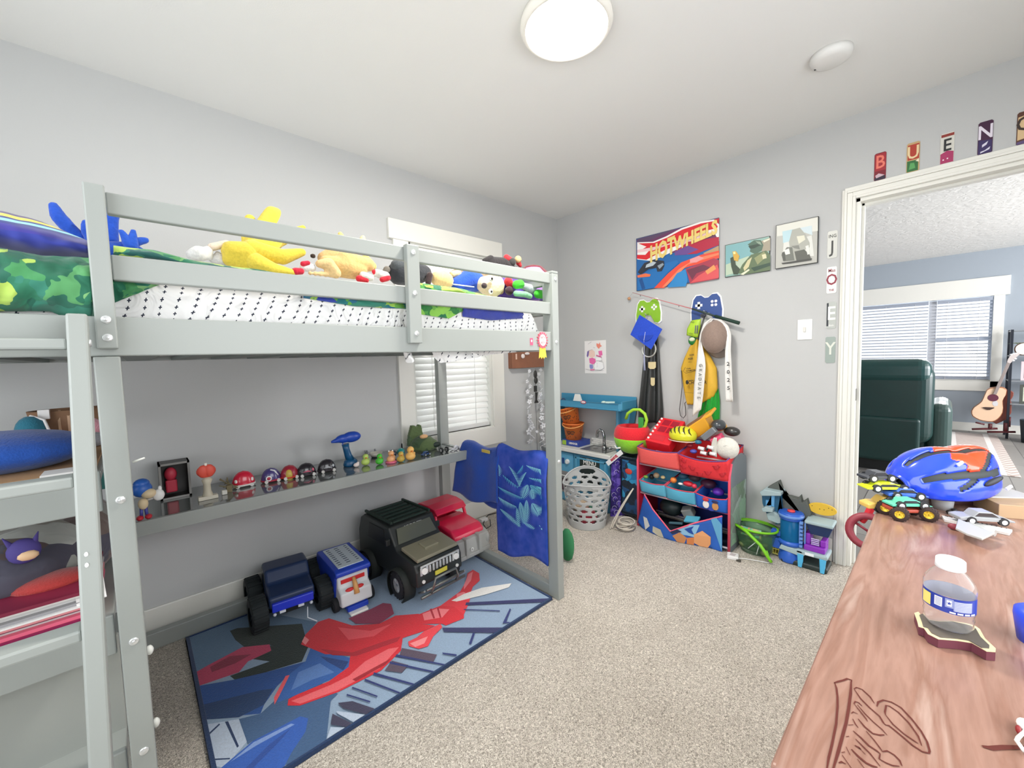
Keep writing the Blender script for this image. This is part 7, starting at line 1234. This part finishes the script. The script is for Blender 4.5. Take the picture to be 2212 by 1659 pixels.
q = MB(mt('#2b3f9e', .35)); q.lathe([(.0279 * BR, .0375 * BZ), (.0279 * BR, .0655 * BZ)], PB, 64); lb = q.ob('label', t); MB('#c9cfe4').lathe([(.0277 * BR, .0376 * BZ), (.0277 * BR, .0654 * BZ)], PB, 64).ob('label_back', lb)
ca = EYE - PB; a0 = math.atan2(ca.y, ca.x)
def onb(q, da, z, wd, h, r=.02835):
    r = (r + .0002) * BR; z *= BZ; h *= BZ
    q.sheet(lambda u, v: PB + V((r * math.cos(a0 + da + (u - .5) * wd), r * math.sin(a0 + da + (u - .5) * wd), z + (v - .5) * h)), 8, 2)
q = MB('#8d97c4'); onb(q, .55, .053, .75, .018); onb(q, .02, .056, .30, .016); q.mat('#e9ecf4'); onb(q, -.38, .054, .30, .017, .0284)
for i in range(7): q.mat('#dfe3f2'); onb(q, .55, .0602 - .0026 * i, .68, .0007, .02845)
for i in range(4): q.mat('#dfe3f2'); onb(q, .15 + .28 * i, .0405, .22, .0028, .02845)
q.mat('#e6d878'); onb(q, -.95, .051, .5, .022, .0284); q.mat('#f4f4f4'); onb(q, .02, .056, .18, .010, .02845)
for i in range(6): q.mat('#6a74a8'); onb(q, -.38, .060 - .0024 * i, .22, .0008, .02855)
q.mat('#2b3f9e')
pc = lambda da, z, r=.0290: PB + V((r * BR * math.cos(a0 + da), r * BR * math.sin(a0 + da), z * BZ)); cu = V((-math.sin(a0), math.cos(a0), 0))
q.prism([(.0022 * (1 if i % 2 == 0 else .42) * math.sin(math.pi * i / 5), .0022 * (1 if i % 2 == 0 else .42) * math.cos(math.pi * i / 5)) for i in range(10)], pc(.02, .056), cu, Z, pc(.02, .056, .0292) - pc(.02, .056)); q.ob('label_print', lb, merge=False)
# big bike helmet
hc = PZ(2034, 1028, DT + .060); ru = V((-.7295, .6834, 0)).normalized(); fw_ = V((-.6834, -.7295, 0)).normalized(); t = thing('bike_helmet', (hc.x, hc.y, DT), 'blue and orange-red bicycle helmet resting on the far end of the dresser', 'helmet')
HM = Matrix((ru, fw_, Z)).transposed(); tiltm = HM @ Matrix.Rotation(math.radians(-8), 3, 'X') @ Matrix.Rotation(math.radians(-6), 3, 'Y') @ Matrix.Scale(.74, 3)
BLH, REH, BKH = mt('#2348dc', .22, coat=.6), mt('#ee4a20', .25, coat=.6), mt('#2e3434', .6)
def shell_part(nm, mat, want, infl=1.0, nu=64, nv=84):
    """fluted dome along the helmet; keeps only the panels of this colour, grooves go to the dark liner"""
    q = MB(mat)
    def R3(s, t):
        a = math.pi * t; r = math.sin(math.pi * min(.985, max(.02, s)) ** .85) ** .5; g_ = math.cos(a * 7.2 + .6 + (s - .5) * 1.6); gr = 1 - .09 * max(0, -g_ - .3) / .7 * min(1, 4 * s * (1 - s)); k_ = r * gr * infl; tip = max(0, s - .62) * .13 * max(0, math.sin(a)) 
        return hc + tiltm @ V((-.142 + .285 * s + tip * .3, -.102 * math.cos(a) * k_, -.018 + .108 * math.sin(a) * k_ * (1 - .05 * s) + tip)), g_
    def kind(s, t):
        g_ = R3(s, t)[1]; h = math.sin(math.pi * t) if t < .5 else 1.2; d = h - (s - .30) * 1.35
        if g_ < -.70 and .10 < s < .92: return 'k'
        if abs(d) < .07 and s > .3: return 'k'
        return 'o' if d > 0 and s > .43 + .04 * math.sin(t * 40) else 'b'
    V_ = {}
    def vv(i, j):
        if (i, j) not in V_: V_[(i, j)] = q.bm.verts.new(R3(i / nu, -.10 + 1.2 * j / nv)[0])
        return V_[(i, j)]
    for i in range(nu):
        for j in range(nv):
            if kind((i + .5) / nu, -.10 + 1.2 * (j + .5) / nv) == want: f = q.bm.faces.new([vv(i, j), vv(i + 1, j), vv(i + 1, j + 1), vv(i, j + 1)]); f.smooth = True
    return q.ob(nm, t, thick=.004 if want != 'k' else 0, merge=False)
shell_part('blue_shell', BLH, 'b'); shell_part('orange_shell', REH, 'o'); shell_part('vent_liner', BKH, 'k', .985)
q = MB(BKH); q.sph(hc + V((0, 0, -.02)), (.115, .085, .06), 28, M=tiltm, z0=-.3); q.ob('liner', t)
q = MB('#20232c'); q.sph(hc + tiltm @ V((.035, -.104, -.004)), (.030, .006, .008), 14, M=tiltm @ Matrix.Rotation(-.3, 3, 'Y')); q.ob('side_vent', t)
q = MB('#f2f4f6'); [q.box(-.009, -.002, -.0035, .009, .002, .0035, Matrix.Translation(hc + tiltm @ V((x_, y_, z_))) @ tiltm.to_4x4() @ Matrix.Rotation(-.4, 4, 'Y')) for x_, y_, z_ in ((-.03, -.088, .052), (.08, -.098, -.028))]; q.ob('decal', t)
q = MB('#3c3f40'); q.tube([hc + tiltm @ V((-.12, -.03, -.03)), PZ(1912, 1052, DT + .012), PZ(1900, 1042, DT + .006)], .002, 6); q.tube([hc + tiltm @ V((.11, -.03, -.04)), PZ(2150, 1086, DT + .004), PZ(2120, 1078, DT + .003), PZ(2060, 1076, DT + .003)], .002, 6); q.ob('strap', t)
# pile of small cars at the far corner
g = 'die-cast cars on the dresser'
pt = PZ(1968, 1122, DT); yw = math.degrees(math.atan2(ru.y, ru.x)) - 90
t = thing('toy_monster_truck', pt, 'teal and rust toy monster truck with yellow hubs fronting the small car pile', 'toy car', g); F = fr(pt + fw_ * .01, yw - 6, s=.86)
for s in (-1, 1):
    for y in (-.031, .031): wheel('wheel', t, F @ V((s * .021, y, .0165)), .0142, .013, '#3a2a26', '#e0c23c', tread=True)
q = MB(mt('#b04a38', .4), F); q.box(-.015, -.036, .016, .015, .036, .024); q.box(-.018, -.042, .020, .018, -.026, .029); q.box(-.018, .024, .020, .018, .040, .029); q.ob('chassis', t, bev=.002)
mini(0, 0, '#5fc4a4', 'mint green toy car sitting on the monster truck chassis', p=pt + fw_ * .01 + V((0, 0, .021)), yaw=yw - 6, L_=.074, w_=.028, h=.017, group=g)
mini(0, 0, '#e0b85c', 'sand yellow toy car lying behind the monster truck wheels', p=pt + fw_ * .05, yaw=yw - 8, L_=.098, w_=.03, h=.028, group=g)
mini(0, 0, '#3a66c0', 'blue toy car leaning on the right of the small car pile', p=pt + fw_ * .04 + ru * .022 + V((0, 0, .030)), yaw=yw - 12, L_=.072, w_=.03, h=.02, group=g)
mini(0, 0, '#d6e22c', 'lime yellow toy sports car on top of the small car pile', p=pt + fw_ * .055 + V((0, 0, .042)) - ru * .004, yaw=yw - 7, L_=.09, w_=.032, h=.016, group=g)
mini(0, 0, '#3c3f46', 'black toy pickup perched above the lime yellow car', p=pt + fw_ * .075 + V((0, 0, .058)) - ru * .004, yaw=yw - 4, L_=.064, w_=.03, h=.019, group=g)
pg = PZ(2118, 1128, DT + .006); mini(0, 0, '#9c9ea0', 'silver grey four-door toy car right of the bike helmet', p=pg, yaw=yw - 14, L_=.085, w_=.03, h=.021, group=g, win='#3a3436', cab=(-.16, .22), wr=.0075)
q = MB('#dcdad6'); w3 = [PZ(a, b_, DT + .005) for a, b_ in ((2034, 1113), (2187, 1144), (2180, 1152), (2040, 1122))]; d_z = V((0, 0, -.0045)); q.hexa([p + d_z for p in w3] + w3); t = q.ob('card_strip'); tag(t, 'pale printed strip lying under the grey toy car', 'card'); q = MB('#3c3a3a')
for i in range(14): p = w3[0].lerp(w3[1], .05 + .067 * i); q.tube([p + V((0, 0, .0006)), p.lerp(w3[2], .06) + V((0, 0, .0006))], .0008, 4)
q.ob('printed_marks', t)
t = thing('toy_jet', PZ(2090, 1150, DT), 'silver winged toy lying in front of the pale strip on the dresser', 'toy plane'); q = MB(mt('#c4c6c4', .3, .3))
A1 = [PZ(a, b_, DT + .018) for a, b_ in ((2070, 1120), (2118, 1140), (2150, 1150), (2122, 1163), (2088, 1152), (2064, 1140))]; q.prism([(p.x, p.y) for p in A1], (0, 0, DT + .014), X, Y, (0, 0, .004)); q.ob('wing', t, bev=.001)
q = MB(mt('#b4b6b4', .3, .3)); a, b2 = PZ(2068, 1130, DT + .01), PZ(2150, 1152, DT + .01); q.tube([a, a.lerp(b2, .3), b2], [.003, .008, .006], 10); q.ob('fuselage', t); MB('#8a3440').sph(PZ(2062, 1138, DT + .006), (.006, .01, .006), 10).ob('tail', t)
q = MB(mt('#b89a78', .6)); bxp = PZ(2195, 1118, DT); q.box(-.055, -.05, 0, .055, .05, .028, Matrix.Translation(bxp + ru * .035 + fw_ * .03) @ Matrix.Rotation(math.radians(yw + 70), 4, 'Z')); t = q.ob('cardboard_box', bev=.001); tag(t, 'small tan cardboard box at the right edge of the dresser', 'box')
q = MB('#c8c6c4'); q.box(-.05, -.03, .0285, .05, .03, .031, Matrix.Translation(bxp + ru * .03 + fw_ * .06) @ Matrix.Rotation(math.radians(yw + 80), 4, 'Z')); q.ob('label', t)
q = MB(mt('#5a3a34', .6)); pz = PZ(2090, 1085, DT); q.box(-.06, -.02, 0, .06, .02, .008, Matrix.Translation(pz) @ Matrix.Rotation(math.radians(yw + 78), 4, 'Z')); tag(q.ob('notebook', bev=.001), 'dark reddish book lying right below the bike helmet', 'book')
q = MB(mt('#c8b088', .5)); q.box(-.05, -.003, .009, .05, .003, .014, Matrix.Translation(pz + V((0, 0, 0))) @ Matrix.Rotation(math.radians(yw + 80), 4, 'Z')); tag(q.ob('ruler'), 'thin tan wooden ruler on the dark book under the helmet', 'ruler')
q = MB(mt('#bfc2c4', .3)); pz = PZ(2035, 1098, DT); q.lathe([(0, 0), (.016, 0), (.018, .02), (.016, .03), (0, .031)], pz, 20); tag(q.ob('grey_lid_pot'), 'small grey round pot between the car pile and the dark book', 'pot')
q = MB(mt('#2c2624', .6))
for a, b_ in ((2050, 1106), (2062, 1102), (2075, 1108), (2090, 1104)): q.sph(PZ(a, b_, DT + .004), (.007, .005, .004), 8)
tag(q.ob('loose_parts'), 'scatter of tiny black parts beside the car pile', 'toy parts')['kind'] = 'stuff'
pz = PZ(2254, 1392, DT); t = thing('blue_cup', pz, 'royal blue plastic cup cut off by the right picture edge', 'cup'); MB(mt('#2f4fe0', .35)).lathe([(0, 0), (.020, 0), (.024, .03), (.0235, .036), (.018, .040), (0, .041)], pz, 28).ob('cup', t)
pz = PZ(2212, 1585, DT + .006); t = thing('key_ring', pz - Z * .006, 'white looped key ring with red tab near the lower right corner', 'key ring'); q = MB(mt('#e6e6e2', .3)); q.tube([PZ(a, b_, DT + .004) for a, b_ in ((2215, 1578), (2199, 1594), (2196, 1600), (2212, 1622), (2230, 1630), (2240, 1600))], .0016, 8, True); q.ob('loop', t); q = MB('#8a1c20'); q.sph(PZ(2200, 1576, DT + .004), (.005, .002, .003), 10); q.ob('red_tab', t); q = MB('#ecece8'); q.sph(PZ(2213, 1566, DT + .005), (.008, .005, .004), 12); q.ob('bead', t)
# red toy column behind the dresser's far edge
p = PX(1876, 1148, 1.22); t = thing('toy_steering_stand', (p.x, p.y + .03, 0), 'red toy stand with a maroon wheel, half hidden behind the dresser edge', 'toy'); RR = mt('#d8303c', .4); q = MB(mt('#8a2f3c', .5))
q.lathe([(.036, -.012), (.056, -.010), (.056, .010), (.036, .012), (.036, -.012)], p, 32, M=Matrix.Rotation(1.2, 3, 'Y')); [q.tube([p, p + Matrix.Rotation(1.2, 3, 'Y') @ V((.046 * math.cos(a), .046 * math.sin(a), 0))], .004) for a in (0, 2.1, 4.2)]; q.ob('wheel', t)
q = MB(RR); q.tube([PX(1862, 1128, 1.2), PX(1875, 1110, 1.2), PX(1884, 1092, 1.2), V((1.2, p.y + .06, p.z + .12))], [.008, .010, .012, .014], 10); q.tube([p + V((0, .02, 0)), V((1.2, p.y + .06, .05))], .014); q.box(1.1, p.y - .03, 0, 1.34, p.y + .15, .05); q.ob('column', t, bev=.004)
# ================================================================ LIVING ROOM seen through the door
DG = mt('#0f3431', .35, kind='mottle', s=.5)
t = thing('recliner', (-2.75, 1.85, 0), 'dark green leather recliner seen from behind through the doorway', 'armchair')
MB(DG).box(-2.68, 1.28, .30, -2.40, 2.36, 1.05).ob('backrest', t, bev=.11, seg=6); MB(mt('#12403e', .3)).box(-2.70, 1.30, .86, -2.385, 2.34, 1.10).ob('head_cushion', t, bev=.09, seg=6)
MB(DG).box(-2.46, 1.34, .12, -2.37, 2.28, .55).ob('back_flap', t, bev=.03, seg=4); MB(DG).box(-2.42, 1.78, .14, -2.362, 1.79, .9).ob('seam', t)
for y in (1.24, 2.32): MB(mt('#3f5450', .3)).box(-3.35, y, .15, -2.55, y + .16, .68).ob('armrest', t, bev=.07, seg=5)
MB(DG).box(-3.4, 1.38, .1, -2.6, 2.34, .48).ob('seat', t, bev=.06, seg=4); MB('#1a1c1c').box(-3.3, 1.45, 0, -2.5, 2.3, .12).ob('base', t)
M, N, L, b, nt = nodemat('woven_rug_pattern', .95); tc = N('ShaderNodeTexCoord'); sx = N('ShaderNodeSeparateXYZ'); L(tc.outputs['Object'], sx.inputs[0])
wv = N('ShaderNodeTexNoise'); wv.inputs['Scale'].default_value = 14; L(tc.outputs['Object'], wv.inputs['Vector']); st = mth('FRACT', mth('MULTIPLY', sx.outputs[1], 3.4)); s1 = mth('LESS_THAN', st, .16); zz = mth('LESS_THAN', mth('FRACT', mth('ADD', mth('MULTIPLY', sx.outputs[0], 9), mth('MULTIPLY', mth('PINGPONG', sx.outputs[1], .12), 14))), .42)
mx = N('ShaderNodeMix'); mx.data_type = 'RGBA'; L(zz, mx.inputs[0]); mx.inputs[6].default_value = lin('#d9cdc6'); mx.inputs[7].default_value = lin('#b6a49c'); m2 = N('ShaderNodeMix'); m2.data_type = 'RGBA'; L(s1, m2.inputs[0]); L(mx.outputs[2], m2.inputs[6]); m2.inputs[7].default_value = lin('#efe9e4'); L(m2.outputs[2], b.inputs['Base Color'])
tag(MB(M).box(-5.45, .9, .001, -2.95, 2.92, .012).ob('patterned_rug', bev=.003), 'large beige striped geometric rug on the living room floor', 'rug')
c = crop(2080, 640, 4.606); GX = -5.2
def gp(pts): return [(p.y, p.z) for p in (PX(a, b_, GX) for a, b_ in c(pts))]
body = gp([(240, 930), (270, 912), (300, 908), (350, 903), (400, 905), (432, 920), (438, 940), (430, 980), (410, 1010), (397, 1040), (398, 1075), (402, 1110), (395, 1160), (375, 1195), (350, 1222), (320, 1242), (290, 1251), (245, 1250), (200, 1243), (160, 1232), (125, 1215), (95, 1195), (83, 1170), (85, 1140), (105, 1110), (135, 1088), (165, 1068), (188, 1045), (205, 1010), (222, 970)])
t = thing('acoustic_guitar', (GX, sum(p[0] for p in body) / len(body), .12), 'sunburst acoustic guitar propped on a stand at the far living room wall', 'guitar')
q = MB(mt('#a86f4a', .3)); q.prism(body, (GX - .10, 0, 0), Y, Z, (.098, 0, 0)); q.ob('body', t, bev=.006)
cy = sum(p[0] for p in body) / len(body); cz = sum(p[1] for p in body) / len(body)
q = MB(mt('#e0bfa0', .25, coat=.5)); q.prism([(cy + (a - cy) * .95, cz + (b_ - cz) * .95) for a, b_ in body], (GX - .004, 0, 0), Y, Z, (.006, 0, 0)); q.ob('soundboard', t)
q = MB('#5c2238'); hc2 = PX(*c([(300, 1010)])[0], GX + .003); q.cyl(hc2, hc2 + X * .002, .046, n=24); q.ob('sound_hole', t); q = MB('#3a2620'); q.prism(gp([(195, 1104), (225, 1102), (310, 1106), (312, 1112), (270, 1130), (240, 1130), (200, 1112)]), (GX, 0, 0), Y, Z, (.012, 0, 0)); q.ob('bridge', t)
q = MB(mt('#c9c7c9', .3)); q.prism(gp([(300, 1048), (330, 1035), (350, 1060), (345, 1090), (310, 1095), (290, 1070)]), (GX + .002, 0, 0), Y, Z, (.002, 0, 0)); q.ob('pickguard', t)
q = MB(mt('#8f8480', .4)); q.prism(gp([(298, 975), (335, 975), (470, 668), (438, 655)]), (GX + .001, 0, 0), Y, Z, (.02, 0, 0)); q.ob('neck', t, bev=.003); q = MB(mt('#c6bcb8', .4)); q.prism(gp([(438, 655), (470, 668), (565, 575), (560, 560), (510, 562), (470, 590), (445, 630)]), (GX, 0, 0), Y, Z, (.015, 0, 0)); q.ob('headstock', t, bev=.002)
q = MB('#e2e2e2'); [q.sph(PX(a, b_, GX + .01), (.01, .016, .010), 8) for a, b_ in c([(480, 580), (505, 572), (530, 570), (500, 640), (520, 622)])]; q.ob('tuning_peg', t)
q = MB(mt('#7a3a2c', .4)); q.prism(gp([(440, 940), (480, 938), (520, 965), (515, 1000), (490, 1040), (500, 1100), (495, 1170), (455, 1230), (400, 1260), (340, 1285), (300, 1260), (350, 1222), (395, 1160), (402, 1110), (397, 1040), (430, 980)]), (GX - .22, 0, 0), Y, Z, (.09, 0, 0)); tag(q.ob('brown_guitar', bev=.006), 'reddish-brown guitar body behind the sunburst one', 'guitar')
q = MB(mt('#5a2024', .4)); F1 = lambda a, b_: PX(*c([(a, b_)])[0], GX + .03); q.tube([F1(88, 1322), F1(345, 1316)], .013); q.tube([F1(240, 1350), F1(525, 1350)], .013); q.tube([F1(270, 1320), F1(272, 1268)], .018); q.tube([F1(425, 1345), F1(425, 1262)], .018); q.tube([F1(125, 1255), F1(215, 1275)], .01); q.tube([F1(465, 1300), F1(470, 1200)], .008); tag(q.ob('guitar_stand'), 'dark red double guitar stand on the living room floor', 'guitar stand')
t = thing('shelf_rack', (-5.45, 3.35, 0), 'grey metal shelf rack at the far right of the doorway view', 'shelf rack'); ra = PX(2187, 712, -5.3); q = MB(mt('#2c3038', .4, .5))
for y in (ra.y, ra.y + .7):
    for x in (-5.3, -5.62): q.box(x - .012, y - .012, 0, x + .012, y + .012, ra.z)
q.ob('post', t)
zs = [PX(2190, b_, -5.3).z for b_ in (714, 768, 822, 872)]
for z in zs: MB(mt('#8f9396', .3, .3)).box(-5.63, ra.y - .01, z - .012, -5.29, ra.y + .71, z).ob('shelf', t)
p = PX(2207, 752, -5.4); t = thing('table_clock', (p.x, p.y, zs[1] + .001), 'round white clock on the second shelf of the rack', 'clock'); q = MB(mt('#f0f0ea', .4)); q.cyl((-5.40, p.y + .02, zs[1] + .08), (-5.37, p.y + .02, zs[1] + .08), .075, n=28); q.ob('face', t); q = MB('#7a5a48'); q.lathe([(.072, 0), (.082, 0), (.082, .03), (.072, .03)], (-5.40, p.y + .02, zs[1] + .08), 28, M=Matrix.Rotation(math.pi / 2, 3, 'Y')); q.ob('rim', t)
for i, (zz_, c1, c2, lab) in enumerate(((zs[2], '#d8c8cc', '#8a2448', 'white and maroon framed picture on the third shelf of the rack'), (zs[3], '#4c5048', '#c4cbb8', 'green-grey framed picture on the fourth shelf of the rack'))):
    y = ra.y + .09; t = thing('framed_picture', (-5.36, y + .08, zz_ + .001), lab, 'picture frame'); MB(c1).box(-5.37, y, zz_ + .001, -5.35, y + .17, zz_ + .24).ob('frame', t); MB(c2).box(-5.35, y + .025, zz_ + .03, -5.348, y + .145, zz_ + .21).ob('picture', t)
t = thing('spiky_plant', (-5.45, ra.y + .12, zs[1] + .001), 'pale spiky potted plant at the left of the rack shelf', 'plant'); MB('#c9c6c0').lathe([(0, 0), (.035, 0), (.045, .07), (0, .07)], (-5.46, ra.y + .12, zs[1] + .001), 20).ob('pot', t); q = MB(mt('#7f8f6a', .6)); rnd = random.Random(2)
for i in range(16): a = rnd.uniform(0, 6.28); r9 = rnd.uniform(.06, .14); q.tube([(-5.46, ra.y + .12, zs[1] + .06), (-5.46 + r9 * .4 * math.cos(a), ra.y + .12 + r9 * .5 * math.sin(a), zs[1] + .16), (-5.46 + r9 * math.cos(a), ra.y + .12 + r9 * math.sin(a), zs[1] + .15)], [.006, .005, .001], 5)
q.ob('leaf', t)
tag(MB(mt('#22323a', .6)).lathe([(0, 0), (.12, 0), (.14, .28), (.13, .28), (.11, .01), (0, .01)], (-5.1, ra.y + .22, 0), 24).ob('waste_bin'), 'dark slate bin on the floor in front of the rack', 'bin')
t = thing('added_fill_lamp', (-2.4, 4.3, 2.44), 'out-of-view round lamp added on the living room ceiling for extra light', 'ceiling light'); MB(mt('#fff6e8', .6, e=4)).lathe([(0, 2.44), (.14, 2.45), (.16, 2.49), (0, 2.499)], (-2.4, 4.3, 0), 32).ob('diffuser', t)  # unseen lamp put in to give the living room more light
